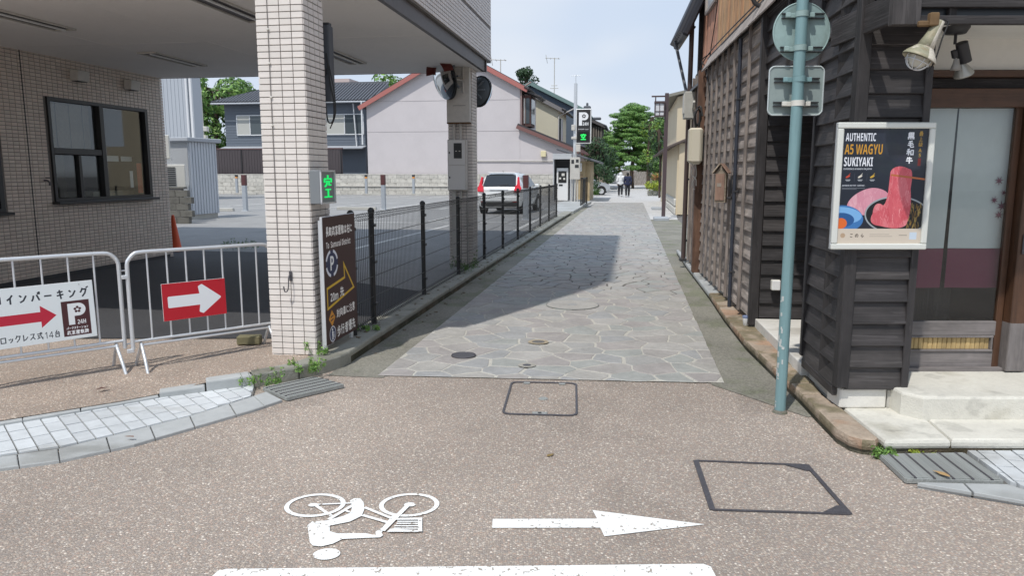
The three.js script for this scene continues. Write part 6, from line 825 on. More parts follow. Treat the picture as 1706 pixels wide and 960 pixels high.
{ // storage shed and outdoor units
  const t = thingL('storage_shed', 'tall pale grey metal storage shed beside the low block wall', 'shed', -12.0, 0.1, 16.9, -0.12), m = mat([0.56, 0.59, 0.63], { roughness: 0.5, map: M.plasterMap });
  part(t, 'body', ribbed(1.4, 2.35, 10, 0.95).map((g) => g.rotateY(Math.PI / 2).translate(0, 0.16, -0.7)), m); part(t, 'front_panel', cbox(0.93, 2.3, 0.02, 0.004, 0, 1.32, 0.012), mat([0.40, 0.41, 0.42], { roughness: 0.5, map: M.plasterMap })); part(t, 'roof', cbox(1.2, 0.13, 1.7, 0.02, 0, 2.58, -0.7), mat([0.4, 0.42, 0.45])); part(t, 'skid', [box(0.12, 0.16, 1.3, -0.38, 0.08, -0.7), box(0.12, 0.16, 1.3, 0.38, 0.08, -0.7)], M.conc); part(t, 'gap_shade_box', box(0.62, 0.14, 0.05, 0, 0.09, -0.2), M.black);  // black box between the skids stands in for the shade under the floor
  [[-11.35, 1.15, 15.6, 'lower air-conditioner unit with a round grille on the rack'], [-11.95, 2.05, 15.8, 'upper air-conditioner unit on the rack beside the shed']].forEach(([u, y, f, l]) => { const a = thingL('outdoor_unit', 'white ' + l, 'air conditioner', u, y, f, 0.5, 'outdoor units'); part(a, 'case', cbox(0.8, 0.72, 0.3, 0.02, 0, 0.36, 0), M.offWhite); for (let k = 0; k < 9; k++) part(a, 'grille_slat', box(0.45, 0.03, 0.015, -0.1, 0.1 + k * 0.065, 0.16), M.dark); part(a, 'rack', [box(0.04, 0.9, 0.04, -0.42, -0.35, 0.16), box(0.04, 0.9, 0.04, 0.42, -0.35, 0.16), box(0.9, 0.04, 0.3, 0, -0.03, 0)], M.alu); });
  const an = thingL('aerial_mast', 'pale slim mast rising before the tree behind the shed', 'mast', -24.6, 0, 39.5); part(an, 'mast', cyl(0.17, 0.13, 7, 12, 0, 3.5, 0), M.offWhite); part(an, 'fitting', [cbox(0.5, 0.3, 0.3, 0.03, 0.2, 4.4, 0), cbox(0.3, 0.8, 0.3, 0.03, 0.2, 3.6, 0)], M.offWhite);
}
{ // pay machine, cabinet, pole sign
  const t = thingL('pay_machine', 'parking pay machine under a small canopy before the pale house', 'pay machine', -1.1, 0.11, 35.4);
  part(t, 'canopy', [box(1.0, 0.06, 0.95, 0, 2.5, 0.15), box(1.0, 0.28, 0.04, 0, 2.38, 0.6), box(0.05, 2.4, 0.8, -0.46, 1.2, 0.1), box(0.05, 2.4, 0.8, 0.46, 1.2, 0.1)], M.alu); part(t, 'canopy_inner', box(0.9, 2.3, 0.04, 0, 1.2, -0.25), M.dark);
  part(t, 'machine', cbox(0.62, 1.75, 0.4, 0.02, 0, 0.9, 0.05), M.white); part(t, 'panel', [box(0.44, 0.62, 0.02, 0, 1.3, 0.26), box(0.2, 0.08, 0.02, -0.08, 0.86, 0.26)], M.black); part(t, 'display', [box(0.16, 0.14, 0.012, 0.04, 1.42, 0.276), box(0.1, 0.1, 0.012, -0.12, 1.22, 0.276), box(0.1, 0.1, 0.012, 0.1, 1.2, 0.276)], M.offWhite);
  const c = thingL('control_cabinet', 'grey steel control cabinet on a post beside the pay machine', 'cabinet', -0.38, 0.11, 34.6); part(c, 'case', cbox(0.52, 1.15, 0.3, 0.01, 0, 1.75, 0), M.greyBox); part(c, 'label', [box(0.14, 0.2, 0.01, -0.12, 2.1, 0.155), box(0.14, 0.16, 0.01, 0.12, 2.14, 0.155), box(0.2, 0.16, 0.01, 0.1, 1.86, 0.155)], M.dark); part(c, 'post', [bar([-0.15, 0, 0], [-0.15, 1.2, 0], 0.03), bar([0.15, 0, 0], [0.15, 1.2, 0], 0.03), bar([0, 0, 0.05], [0.02, 1.2, 0.02], 0.04)], M.pipe);
  const p = thingL('pole_sign', 'tall pole with a black parking sign and green vacancy panel', 'sign', -0.5, 0.11, 36); part(p, 'pole', cyl(0.11, 0.09, 6.3, 14, 0, 3.15, 0), M.galv); part(p, 'aerial', [bar([0, 6.3, 0], [0, 6.75, 0], 0.02), bar([-0.25, 6.7, 0], [0.25, 6.7, 0], 0.015)], M.galv); part(p, 'fittings', [cbox(0.3, 0.14, 0.2, 0.02, -0.05, 3.4, 0.1), cbox(0.24, 0.4, 0.2, 0.02, 0.18, 2.85, 0.05), cbox(0.2, 0.3, 0.18, 0.02, -0.1, 3.95, 0.1)], M.greyBox);
  part(p, 'sign_case', cbox(0.84, 1.86, 0.2, 0.03, 0.45, 4.02, 0), M.white); part(p, 'print', new THREE.PlaneGeometry(0.74, 1.76), print(0.74, 1.76, 300, (c2, w, h) => { c2.fillStyle = '#2b2a2c'; c2.fillRect(0, 0, w, h); parkP(c2, 12, 14, 48, 70, '#2b2a2c', '#e9eaec'); txt(c2, '24H', 32, 84, 24, '#e9eaec', 'bold sans-serif', 0.75); glyphs(c2, 'パークステーション', 8, 100, 6, 8, 1.6, '#d8d8da', 1.06); c2.fillStyle = '#0c120e'; c2.fillRect(8, 118, 58, 48); }), [0.45, 4.02, 0.103]);
  const g = []; for (const s of GL['空'].split('|')) { const q = s.split(' ').map((v) => v.split(',').map(Number)); for (let i = 0; i < q.length - 1; i++) g.push(beam([0.28 + q[i][0] * 0.0034, 3.62 - q[i][1] * 0.0034, 0.11], [0.28 + q[i + 1][0] * 0.0034, 3.62 - q[i + 1][1] * 0.0034, 0.11], 0.045, 0.045)); } part(p, 'vacancy_character', g, mat([0.02, 0.3, 0.08], { emissive: rgb(0.02, 0.8, 0.12), emissiveIntensity: 0.9 }));
  const gt = thingL('mesh_gate', 'short black mesh gate panel beside the cabinet', 'gate', 0.3, 0.118, 29.2); part(gt, 'frame', [box(0.06, 1.3, 0.06, 0, 0.65, 0), box(0.06, 1.3, 0.06, 0.12, 0.65, -2.6), box(0.05, 0.06, 2.6, 0.06, 1.26, -1.3), box(0.05, 0.06, 2.6, 0.06, 0.08, -1.3)], M.black); part(gt, 'mesh', Array.from({ length: 30 }, (_, k) => box(0.03, 1.2, 0.03, 0.06, 0.66, -0.05 - k * 0.085)), M.black);
  const tw = thingL('tan_gatepost', 'tan plastered gate wall with a small meter box', 'wall', -0.05, 0, 38.5); part(tw, 'wall', box(0.5, 2.3, 4.5, 0, 1.15, -2.2), mat([0.50, 0.40, 0.25], { map: M.concreteMap })); part(tw, 'wall_return', box(1.4, 2.3, 0.3, -0.7, 1.15, 0), mat([0.50, 0.40, 0.25], { map: M.concreteMap })); part(tw, 'meter', cbox(0.3, 0.5, 0.14, 0.03, -0.35, 1.95, 0.22), M.white); part(tw, 'roof', T(cbox(2.6, 0.12, 6, 0.03), -0.4, 2.6, -2.2, 0, 0, -0.3), roofTile); part(tw, 'notice', box(0.3, 0.35, 0.02, -0.3, 1.4, 0.165), mat([0.3, 0.22, 0.14]));
}
// aerials on the roofs
[[-8.74, 9.4, 60, 1.9, 'small rooftop aerial at the ridge of the pale house'], [-5.1, 7.5, 70, 5.3, 'tall thin rooftop aerial mast in the middle of the sky']].forEach(([u, y, f, h, l]) => { const t = thingL('aerial', l, 'aerial', u, y, f); part(t, 'mast', bar([0, 0, 0], [0, h, 0], 0.04), M.greyBox); part(t, 'elements', [bar([-0.9, h, 0], [0.5, h - 0.1, 0], 0.03), ...[-0.8, -0.4, 0.4].map((x) => bar([x, h - 0.1, -0.3], [x, h - 0.05, 0.3], 0.02)), bar([-0.85, h + 0.3, 0], [-0.7, h - 0.5, 0], 0.025), ...(h > 3 ? [bar([-0.4, h * 0.45, 0], [0.4, h * 0.45, 0], 0.03), bar([-0.3, h * 0.5, 0], [0.3, h * 0.5, 0], 0.03)] : [])], M.greyBox); });

// ---------------------------------------------------------------- far right: lantern post, beige house, planting
{
  const t = thingL('lantern_post', 'dark brown square lantern post with a hanging paper lantern', 'street lamp', 3.72, 0, 21.4); const br = mat([0.085, 0.058, 0.06], { roughness: 0.5 });
  part(t, 'post', cbox(0.13, 4.35, 0.13, 0.008, 0, 2.17, 0), br); part(t, 'arm', [cbox(0.5, 0.05, 0.06, 0.005, -0.27, 4.24, 0), cbox(0.04, 0.18, 0.04, 0.005, -0.38, 4.12, 0)], br); const ln = part(t, 'lantern', [box(0.36, 0.07, 0.36, -0.24, 4.03, 0), box(0.34, 0.03, 0.34, -0.24, 3.56, 0), ...[-1, 1].flatMap((a) => [-1, 1].map((b) => box(0.03, 0.44, 0.03, -0.24 + a * 0.155, 3.79, b * 0.155)))], br); part(ln, 'paper', box(0.28, 0.4, 0.28, -0.24, 3.79, 0), mat([0.66, 0.66, 0.68])); part(ln, 'muntin', [box(0.02, 0.42, 0.02, -0.24, 3.79, 0.15), box(0.3, 0.02, 0.02, -0.24, 3.72, 0.15)], br);
  const b = thingL('beige_house', 'beige rendered house with a dark pent roof beyond the timber shop', 'house', 4.3, 0, 24), be = mat([0.66, 0.56, 0.40], { map: M.plasterMap });
  part(b, 'wall', [box(0.2, 2.75, 15, 0.1, 1.38, -7.5), box(4, 2.7, 0.2, 2.05, 1.38, 0)], be); part(b, 'upper_wall', prism([[0, 2.7], [7, 2.7], [7, 6.6], [0, 5.0]], 10).translate(0.25, 0, -15.5), be); part(b, 'upper_roof', T(box(7.6, 0.12, 10.6, 3.6, 0, 0), 0, 0, 0, 0, 0, 0.225).translate(0.05, 5.08, -10.5), mat([0.25, 0.24, 0.2])); part(b, 'pent_roof', T(cbox(1.3, 0.1, 15.4, 0.02), 0.1, 2.78, -7.4, 0, 0, 0.4), mat([0.11, 0.085, 0.075])); { const sg = cbox(0.1, 0.3, 0.36, 0.04); for (let k = 0; k < 40; k++) part(b, 'base_stone', sg, M.blockWall, [-0.02, 0.16 + (k % 2) * 0.32, -0.2 - Math.floor(k / 2) * 0.38]); } part(b, 'gutter_pipe', bar([-0.1, 0.2, -14.6], [-0.1, 2.6, -14.6], 0.06), M.brownPipe);
  [[3.62, 20.8, 'beside the lantern post'], [3.75, 28.5, 'farther along by the beige house']].forEach(([u, f, l]) => one('drain_slab', cbox(0.5, 0.1, 1.1, 0.01), mat([0.42, 0.45, 0.49], { map: M.concreteMap }), 'grey concrete drain slab ' + l, 'slab', atL(u, 0.045, f), -AL, 'drain slabs'));
  const fg = thingL('board_gate', 'pale weathered board fence closing the far end of the alley', 'fence', 2.2, 0, 98); for (let k = 0; k < 26; k++) part(fg, 'board', cbox(0.235, 1.95, 0.05, 0.01, -1.0 + k * 0.24, 0.98, (k % 2) * 0.02, 'y', [k, 0]), M.fenceWood ??= wood([0.42, 0.38, 0.34])); part(fg, 'post', [cbox(0.2, 2.3, 0.2, 0.01, 0.6, 1.15, 0.1), cbox(0.2, 2.3, 0.2, 0.01, -1.2, 1.15, 0.1)], M.post);
  const pl = thingL('stone_planter', 'low stone planter edging under the yellow-green plants', 'planter', 4.25, 0, 50); for (let k = 0; k < 10; k++) part(pl, 'edging_stone', cbox(0.34, 0.4, 0.4, 0.05, -0.3 + (k % 5) * 0.35, 0.2, -Math.floor(k / 5) * 1.5), M.conc);
}

// ---------------------------------------------------------------- plants
// leaves as small bent faces spread through clumps; colour varies leaf by leaf
function leaves(clumps, per, size, cols, seed, flat = 0, up = 0.3) {
  const R = rngOf(seed), pos = [], col = [], nor = [];
  for (const [cx, cy, cz, rx, ry, rz] of clumps) {
    const n = Math.round(per * rx * rz);
    for (let k = 0; k < n; k++) {
      const a = R() * 6.2832, c = R() * 2 - 1, s = Math.sqrt(1 - c * c), r = 0.45 + 0.55 * Math.cbrt(R()), x = cx + Math.cos(a) * s * r * rx, y = cy + c * r * ry, z = cz + Math.sin(a) * s * r * rz;
      const d = new THREE.Vector3(Math.cos(a) * s + (R() - 0.5) * 1.4, c + up + (R() - 0.5) * 1.4, Math.sin(a) * s + (R() - 0.5) * 1.4).normalize(); if (flat) d.y += flat, d.normalize();
      const t = new THREE.Vector3(R() - 0.5, R() - 0.5, R() - 0.5).cross(d).normalize(), b = d.clone().cross(t), l = size * (0.6 + 0.8 * R()), w = l * (0.4 + 0.2 * R());
      const P = (i, j, h) => [x + t.x * i * l + b.x * j * w + d.x * h, y + t.y * i * l + b.y * j * w + d.y * h, z + t.z * i * l + b.z * j * w + d.z * h], q = [P(-1, 0, 0), P(0, -1, l * 0.15), P(1, 0, -l * 0.1), P(0, 1, l * 0.15)];
      pos.push(...q[0], ...q[1], ...q[2], ...q[0], ...q[2], ...q[3]); const cc = cols[Math.floor(R() * cols.length)], v = 0.75 + 0.5 * R(); for (let i = 0; i < 6; i++) { col.push(cc[0] * v, cc[1] * v, cc[2] * v); nor.push(d.x, d.y, d.z); }
    }
  }
  const g = new THREE.BufferGeometry(); g.setAttribute('position', new THREE.Float32BufferAttribute(pos, 3)); g.setAttribute('normal', new THREE.Float32BufferAttribute(nor, 3)); g.setAttribute('color', new THREE.Float32BufferAttribute(col, 3)); g.setAttribute('uv', new THREE.Float32BufferAttribute(new Float32Array(pos.length / 3 * 2), 2)); return g;
}
const leafM = new THREE.MeshPhysicalMaterial({ color: rgb(1), vertexColors: true, roughness: 0.7, transmission: 0.25, thickness: 0, side: THREE.DoubleSide }), bark = wood([0.12, 0.085, 0.06]);
const GR = { mid: [[0.09, 0.20, 0.04], [0.13, 0.25, 0.05], [0.06, 0.15, 0.03]], light: [[0.20, 0.36, 0.07], [0.25, 0.42, 0.09], [0.14, 0.28, 0.06]], dark: [[0.025, 0.07, 0.022], [0.035, 0.09, 0.03], [0.05, 0.11, 0.035]], yel: [[0.33, 0.40, 0.03], [0.42, 0.46, 0.04], [0.26, 0.36, 0.03]], pine: [[0.17, 0.34, 0.07], [0.21, 0.39, 0.08], [0.10, 0.23, 0.05]] };
function tree(name, label, u, f, clumps, per, size, cols, seed, trunk, o = {}) {
  const t = thingL(name, label, o.cat ?? 'tree', u, o.y ?? 0, f, 0, o.group); part(t, o.crown ?? 'crown', leaves(clumps, per, size, cols, seed, o.flat ?? 0), leafM);
  if (trunk) { const g = [tube(trunk.p, trunk.r, 24, 8)]; for (const c of clumps) { const at = trunk.p[Math.min(trunk.p.length - 1, Math.max(0, trunk.p.findIndex((q) => q[1] > c[1] - c[4] * 0.8)))]; g.push(bar(at, [c[0], c[1] - c[4] * 0.3, c[2]], trunk.r * 0.35, 6)); } part(t, 'trunk', g, bark); }
  return t;
}
{
  const R = rngOf(404), cl = [];
  // cloud-pruned pine: flat pads in tiers
  for (let k = 0; k < 58; k++) { const y = 1.9 + (k / 58) * 6.6, w = 3.0 * (1 - Math.pow(Math.max(0, y - 2) / 7.6, 1.6)) + 0.3, a = k * 2.4 + R(), d = w * (0.35 + 0.65 * R()); cl.push([Math.cos(a) * d, y + (R() - 0.5) * 0.4, Math.sin(a) * d * 0.7, 0.75 + R() * 0.65, 0.2 + R() * 0.14, 0.7 + R() * 0.5]); } cl.push([0, 8.6, 0, 0.8, 0.35, 0.8]);
  tree('pine_tree', 'tall bright green layered pine tree at the end of the alley', 2.6, 76, cl, 800, 0.085, GR.pine, 11, { p: [[0.2, 0, 0], [0.0, 2, 0.1], [0.25, 4, 0], [-0.05, 6, 0], [0.05, 8.5, 0]], r: 0.16 }, { flat: 0.5 });
  const blob = (n, w, h, y0, s, dz = 0.8, r0 = 0.8) => { const Q = rngOf(s); return Array.from({ length: n }, () => { const a = Q() * 6.28, q = Math.sqrt(Q()), y = Q(); return [Math.cos(a) * q * w * (1 - 0.35 * y), y0 + y * h, Math.sin(a) * q * w * dz, r0 * (0.6 + Q() * 0.7), r0 * (0.5 + Q() * 0.5), r0 * (0.6 + Q() * 0.6)]; }); };
  tree('broadleaf_tree', 'mid green broadleaf tree behind the layered pine', 4.6, 84, blob(22, 2.4, 6.6, 2, 21), 260, 0.16, GR.mid, 12, { p: [[0, 0, 0], [0, 4, 0], [0.2, 8, 0]], r: 0.2 });
  tree('evergreen_tree', 'dark glossy evergreen tree against the beige house wall', 5.0, 66, blob(16, 1.1, 4.2, 1.6, 22, 0.8, 0.6), 420, 0.11, GR.dark, 13, { p: [[0, 0, 0], [0.1, 3, 0], [0, 5.6, 0]], r: 0.13 });
  tree('yellow_green_tree', 'yellow-green loose tree between the pine and the evergreen', 4.2, 72, blob(12, 1.0, 4.6, 2.2, 23, 0.7, 0.55), 300, 0.12, [...GR.light, GR.yel[2]], 14, { p: [[0, 0, 0], [0, 3, 0], [0.1, 6.4, 0]], r: 0.1 });
  tree('round_shrub', 'round dark green shrub in front of the board fence', 4.9, 58, blob(12, 0.8, 1.5, 0.9, 24, 0.8, 0.5), 480, 0.1, GR.mid, 15, { p: [[0, 0, 0], [0, 1.5, 0]], r: 0.07 }, { cat: 'shrub' });
  tree('low_plant', 'low yellow-green plants in the stone planter', 4.35, 49.4, blob(9, 0.7, 0.4, 0.45, 25, 0.8, 0.32), 900, 0.07, GR.yel, 16, null, { cat: 'plant', crown: 'foliage' });
  tree('flowering_plant', 'orange-tipped plant behind the yellow-green planting', 4.6, 51, blob(7, 0.6, 0.7, 1.0, 26, 0.8, 0.26), 700, 0.07, [[0.45, 0.16, 0.05], [0.5, 0.25, 0.08], [0.2, 0.25, 0.05]], 17, { p: [[0, 0, 0], [0, 1.2, 0]], r: 0.03 }, { cat: 'plant' });
  tree('garden_tree', 'dark garden tree over the parked silver car', -0.3, 57, blob(20, 1.2, 3.4, 1.1, 27, 0.9, 0.65), 420, 0.11, GR.dark, 18, { p: [[0, 0, 0], [0, 2, 0], [0.2, 4.2, 0]], r: 0.12 });
  tree('garden_tree', 'dark garden tree right beside the walking people', 0.5, 63, blob(18, 1.1, 3.0, 0.6, 28, 0.9, 0.6), 420, 0.11, [...GR.dark, GR.mid[0]], 19, { p: [[0, 0, 0], [0, 2, 0], [0.1, 3.6, 0]], r: 0.1 });
  tree('low_plant', 'pale green pot plant at the foot of the tan gate wall', 0.35, 43.6, blob(5, 0.25, 0.3, 0.3, 29, 0.8, 0.2), 1200, 0.06, GR.light, 20, null, { cat: 'plant', crown: 'foliage' });
  tree('low_plant', 'dark green bush at the foot of the tan gate wall', -0.2, 47, blob(7, 0.5, 0.6, 0.4, 30, 0.9, 0.35), 700, 0.08, GR.dark, 21, null, { cat: 'plant', crown: 'foliage' });
  tree('background_tree', 'large light green tree behind the pale mast on the left', -34.5, 58, blob(46, 5.2, 9.5, 0.8, 31, 0.7, 1.35), 150, 0.2, [...GR.light, ...GR.mid], 22, { p: [[0, 0, 0], [0.3, 4, 0], [0, 9, 0]], r: 0.3 });
  tree('background_tree', 'green tree top above the grey tiled roof', -24.6, 74, blob(20, 3.2, 4, 8, 32, 0.8, 1.2), 120, 0.22, GR.light, 23, { p: [[0, 0, 0], [0, 6, 0], [0, 11, 0]], r: 0.3 });
  tree('background_tree', 'dark tree top above the ridge of the pale house', -12.6, 104, blob(7, 1.3, 2.2, 14, 33, 0.8, 0.9), 160, 0.2, GR.dark, 24, { p: [[0, 0, 0], [0, 8, 0], [0, 16, 0]], r: 0.25 });
  tree('background_tree', 'hazy green tree far behind the pine', -2.2, 118, blob(20, 5, 5, 3, 34, 0.8, 1.8), 60, 0.3, GR.mid, 25, { p: [[0, 0, 0], [0, 4, 0], [0, 9, 0]], r: 0.3 });
  tree('background_tree', 'green tree filling the gap right of the pine', 9.5, 112, blob(30, 5.5, 7.5, 2, 35, 0.8, 1.8), 60, 0.3, [...GR.mid, GR.light[2]], 26, { p: [[0, 0, 0], [0, 4, 0], [0, 9, 0]], r: 0.3 });
  // weeds along the kerbs
  const weed = (label, pos, n, r, h, seed, cols = GR.light) => { const Q = rngOf(seed), g = [], c = []; for (let k = 0; k < n; k++) { const a = Q() * 6.28, d = Math.sqrt(Q()) * r, L = h * (0.5 + 0.8 * Q()), x = Math.cos(a) * d, z = Math.sin(a) * d * 0.6; c.push([x + Math.cos(a) * L * 0.4, L * (0.45 + Q() * 0.5), z + Math.sin(a) * L * 0.3, 0.018, 0.014, 0.018]); g.push(bar([x, 0, z], [x + Math.cos(a) * L * 0.4, L * 0.8, z + Math.sin(a) * L * 0.3], 0.0014, 4)); } const t = thing('weed', label, 'weed', pos, 0, 'weeds'); part(t, 'foliage', leaves(c.flatMap((q) => Array.from({ length: 3 }, (_, i) => [q[0], q[1] * (1 - i * 0.25), q[2], q[3], q[4], q[5]])), 26000, 0.011, cols, seed + 1), leafM); const sm = part(t, 'stems', g, mat([0.12, 0.2, 0.05])); sm.userData.kind = 'stuff'; return t; };
  weed('tall green weed on the kerb in front of the brown board', [-1.62, 0.05, -5.72], 20, 0.12, 0.13, 51); weed('small weed between the kerb and the drain grating', [-1.9, 0.02, -5.5], 16, 0.14, 0.11, 52); weed('feathery weed at the foot of the tiled pillar', [-1.6, 0.115, -6.06], 9, 0.06, 0.1, 53); weed('weed clump at the fence by the far pillar', atL(0.08, 0.118, 5.3), 26, 0.16, 0.26, 54, GR.mid); weed('green weed at the end of the granite kerb', [2.12, 0.0, -4.08], 14, 0.05, 0.07, 55); weed('tiny weed in the joint before the ledge', [2.36, 0.0, -4.1], 10, 0.07, 0.03, 56, [...GR.yel]); weed('weed tuft on the fence kerb behind the brown board', atL(0.1, 0.118, 0.95), 16, 0.1, 0.06, 57); weed('bushy weed on the asphalt behind the barrier', atL(-5.05, 0.112, 8.0), 40, 0.3, 0.2, 58, GR.mid);
  // fallen leaves and litter
  const fallen = (label, x, z, r, col, y, s) => { const Q = rngOf(s), pts = [], n = 9; for (let k = 0; k < n; k++) { const a = k / n * 6.28, q = r * (0.55 + 0.5 * Q()) * (k === 0 ? 1.5 : 1); pts.push([Math.cos(a) * q, Math.sin(a) * q * 0.55]); } const g = new THREE.ShapeGeometry(ptsShape(pts)), p = g.attributes.position; for (let i = 0; i < p.count; i++) p.setZ(i, 0.25 * Math.abs(p.getY(i)) + 0.1 * r * Q()); g.rotateX(-Math.PI / 2); g.computeVertexNormals(); one('fallen_leaf', g, mat(col, { roughness: 0.7 }), label, 'leaf', [x, y, z], s, 'fallen leaves'); };
  fallen('curled brown leaf on the road above the white arrow', 0.22, -4.1, 0.03, [0.22, 0.15, 0.05], 0.004, 1); fallen('pale brown leaf on the drain grating before the step', 2.25, -3.73, 0.045, [0.42, 0.27, 0.12], 0.042, 2); fallen('reddish brown leaf on the edging of the white pavers', -2.28, -4.3, 0.03, [0.2, 0.09, 0.05], 0.042, 3); fallen('dark leaf on the driveway apron', -2.92, -5.2, 0.04, [0.1, 0.045, 0.035], 0.078, 4); fallen('pale scrap by the right gutter of the alley', 2.32, -7.55, 0.03, [0.6, 0.58, 0.55], 0.008, 5);
  const Q = rngOf(88), lit = []; for (let k = 0; k < 130; k++) { const f = Q() * 16, near = Q() < 0.5, [x, z] = fromL(near ? 0.09 + Q() * 0.12 : 0.27 + Q() * 0.1, 0.5 + f), r = 0.006 + Q() * 0.016; lit.push(T(new THREE.IcosahedronGeometry(r, 0).scale(1, 0.35, 1.4), x, near ? 0.121 : 0.009, z, 0, Q() * 3, 0)); }
  const lm = sh(new THREE.Mesh(join(lit), mat([0.16, 0.12, 0.08]))); lm.name = 'kerb_litter'; lm.userData = { label: 'dry leaf crumbs and grit along the fence kerb', category: 'litter', kind: 'stuff' }; scene.add(lm);
}
// ---------------------------------------------------------------- cars
function car(label, pos, turn, bodyM) {
  const t = thing('parked_car', label, 'car', pos, turn);
  const prof = [[0.0, 0.9], [0.03, 0.98], [0.12, 1.06], [0.3, 1.3], [0.45, 1.45], [0.62, 1.515], [1.0, 1.535], [1.6, 1.54], [2.1, 1.5], [2.45, 1.36], [2.75, 1.15], [2.98, 1.0], [3.3, 0.95], [3.6, 0.88], [3.8, 0.78], [3.9, 0.62], [3.93, 0.5]];
  const secs = prof.map(([z, top]) => { const e = Math.min(1, Math.min((z + 0.28) / 0.45, (4.15 - z) / 0.75)), k = 0.72 + 0.28 * Math.sqrt(Math.max(0, e)), B = Math.min(0.95, top - 0.02), wt = (0.845 - 0.31 * clamp((top - B) / 0.58)) * k, lo = z < 0.1 ? 0.34 - z : z > 3.7 ? 0.24 + (z - 3.7) * 0.5 : 0.24; return [[0, lo], [0.66 * k, lo], [0.78 * k, lo + 0.06], [0.845 * k, Math.min(0.55, B - 0.06)], [0.838 * k, B], [lerp(0.83 * k, wt, 0.55), lerp(B, top - 0.05, 0.6)], [wt, top - 0.05], [wt * 0.82, top - 0.008], [0, top]].map(([x, y]) => [x, y, -z]); });
  const pos2 = [], quad = (a, b, c, d) => pos2.push(...a, ...b, ...c, ...a, ...c, ...d), mir = (p) => [-p[0], p[1], p[2]];
  for (let i = 0; i < secs.length - 1; i++) for (let k = 0; k < 8; k++) { const a = secs[i][k], b = secs[i][k + 1], c = secs[i + 1][k + 1], d = secs[i + 1][k]; quad(a, d, c, b); quad(mir(a), mir(b), mir(c), mir(d)); }
  for (const s of [secs[0], secs[secs.length - 1]]) for (let k = 0; k < 8; k++) quad(s[k], s[k + 1], mir(s[k + 1]), mir(s[k]));
  let g = new THREE.BufferGeometry(); g.setAttribute('position', new THREE.Float32BufferAttribute(pos2, 3)); g = toCreasedNormals(mergeVertices(g, 1e-4), 0.6); boxUV(g); part(t, 'body', g, bodyM);
  const gl = mat([0.03, 0.035, 0.04], { roughness: 0.06 }), pan = (pts, m, name, par = t) => { const q = new THREE.BufferGeometry(), v = []; for (let i = 1; i < pts.length - 1; i++) v.push(...pts[0], ...pts[i], ...pts[i + 1]); q.setAttribute('position', new THREE.Float32BufferAttribute(v, 3)); q.computeVertexNormals(); return part(par, name, boxUV(q), m); };
  pan([[-0.62, 1.03, -0.045], [0.62, 1.03, -0.045], [0.56, 1.42, -0.385], [0.4, 1.46, -0.43], [-0.4, 1.46, -0.43], [-0.56, 1.42, -0.385]], gl, 'rear_window');
  for (const s of [-1, 1]) { pan([[s * 0.852, 0.98, -0.75], [s * 0.852, 0.98, -1.6], [s * 0.665, 1.42, -1.6], [s * 0.655, 1.41, -0.95]], gl, 'side_window'); pan([[s * 0.852, 0.98, -1.66], [s * 0.85, 0.99, -2.62], [s * 0.72, 1.28, -2.4], [s * 0.665, 1.42, -2.05], [s * 0.665, 1.42, -1.66]], gl, 'side_window');
    const lt = prism([[-0.1, 0], [0.14, 0.03], [0.17, 0.17], [0.1, 0.3], [0.045, 0.62], [-0.02, 0.6], [-0.01, 0.3], [-0.08, 0.2]].map(([x, y]) => [x * s, y]), 0.09, 0.012); const lm = part(t, 'tail_light', lt, mat([0.62, 0.02, 0.035], { roughness: 0.2 })); lm.position.set(s * 0.655, 0.79, 0.0); lm.rotation.x = -0.46; lm.rotation.y = s * 0.3;
    part(t, 'door_mirror', cbox(0.16, 0.13, 0.1, 0.03, s * 0.93, 1.02, -2.5), bodyM); part(t, 'reflector', cbox(0.16, 0.04, 0.02, 0.005, s * 0.6, 0.47, 0.03), mat([0.4, 0.02, 0.02]));
    for (const z of [-0.72, -3.22]) { const w = part(t, 'wheel', cyl(0.3, 0.3, 0.19, 28, s * 0.75, 0.3, z, 0, 0, Math.PI / 2), M.rubber); part(w, 'rim', cyl(0.19, 0.19, 0.2, 20, s * 0.755, 0.3, z, 0, 0, Math.PI / 2), M.alu); part(t, 'wheel_arch', cyl(0.36, 0.36, 0.06, 28, s * 0.82, 0.34, z, 0, 0, Math.PI / 2), M.rubber); }
    part(t, 'head_light', cbox(0.36, 0.14, 0.1, 0.03, s * 0.55, 0.72, -3.82), M.alu); part(t, 'pillar_trim', cbox(0.02, 0.42, 0.05, 0.005, s * 0.765, 1.2, -1.63), M.black); }
  pan([[-0.7, 1.05, -2.93], [0.7, 1.05, -2.93], [0.55, 1.42, -2.38], [-0.55, 1.42, -2.38]], gl, 'windscreen');
  part(t, 'rear_bumper', cbox(1.5, 0.22, 0.12, 0.05, 0, 0.56, -0.0), bodyM); part(t, 'lower_trim', cbox(1.36, 0.16, 0.14, 0.03, 0, 0.37, -0.02), M.rubber); part(t, 'number_plate', cbox(0.33, 0.16, 0.012, 0.003, 0, 0.74, 0.035), M.white); part(t, 'hatch_garnish', cbox(0.7, 0.05, 0.03, 0.01, 0, 0.9, 0.012), M.alu); part(t, 'spoiler', cbox(1.05, 0.035, 0.16, 0.015, 0, 1.515, -0.46), bodyM); part(t, 'wiper', bar([0.0, 1.06, -0.03], [0.34, 1.1, -0.08], 0.008), M.black); part(t, 'aerial', bar([0, 1.53, -0.7], [0, 1.6, -0.64], 0.01), M.black); part(t, 'grille', cbox(0.9, 0.1, 0.06, 0.02, 0, 0.66, -3.9), M.black); part(t, 'under_body', box(1.4, 0.1, 3.4, 0, 0.26, -1.95), M.rubber);
  return t;
}
car('white hatchback parked in the lot behind the black fence', atL(-2.22, 0.105, 21.6), -AL - 0.07, new THREE.MeshPhysicalMaterial({ color: rgb(0.80, 0.81, 0.80), roughness: 0.3, clearcoat: 1, clearcoatRoughness: 0.05, side: THREE.DoubleSide }));
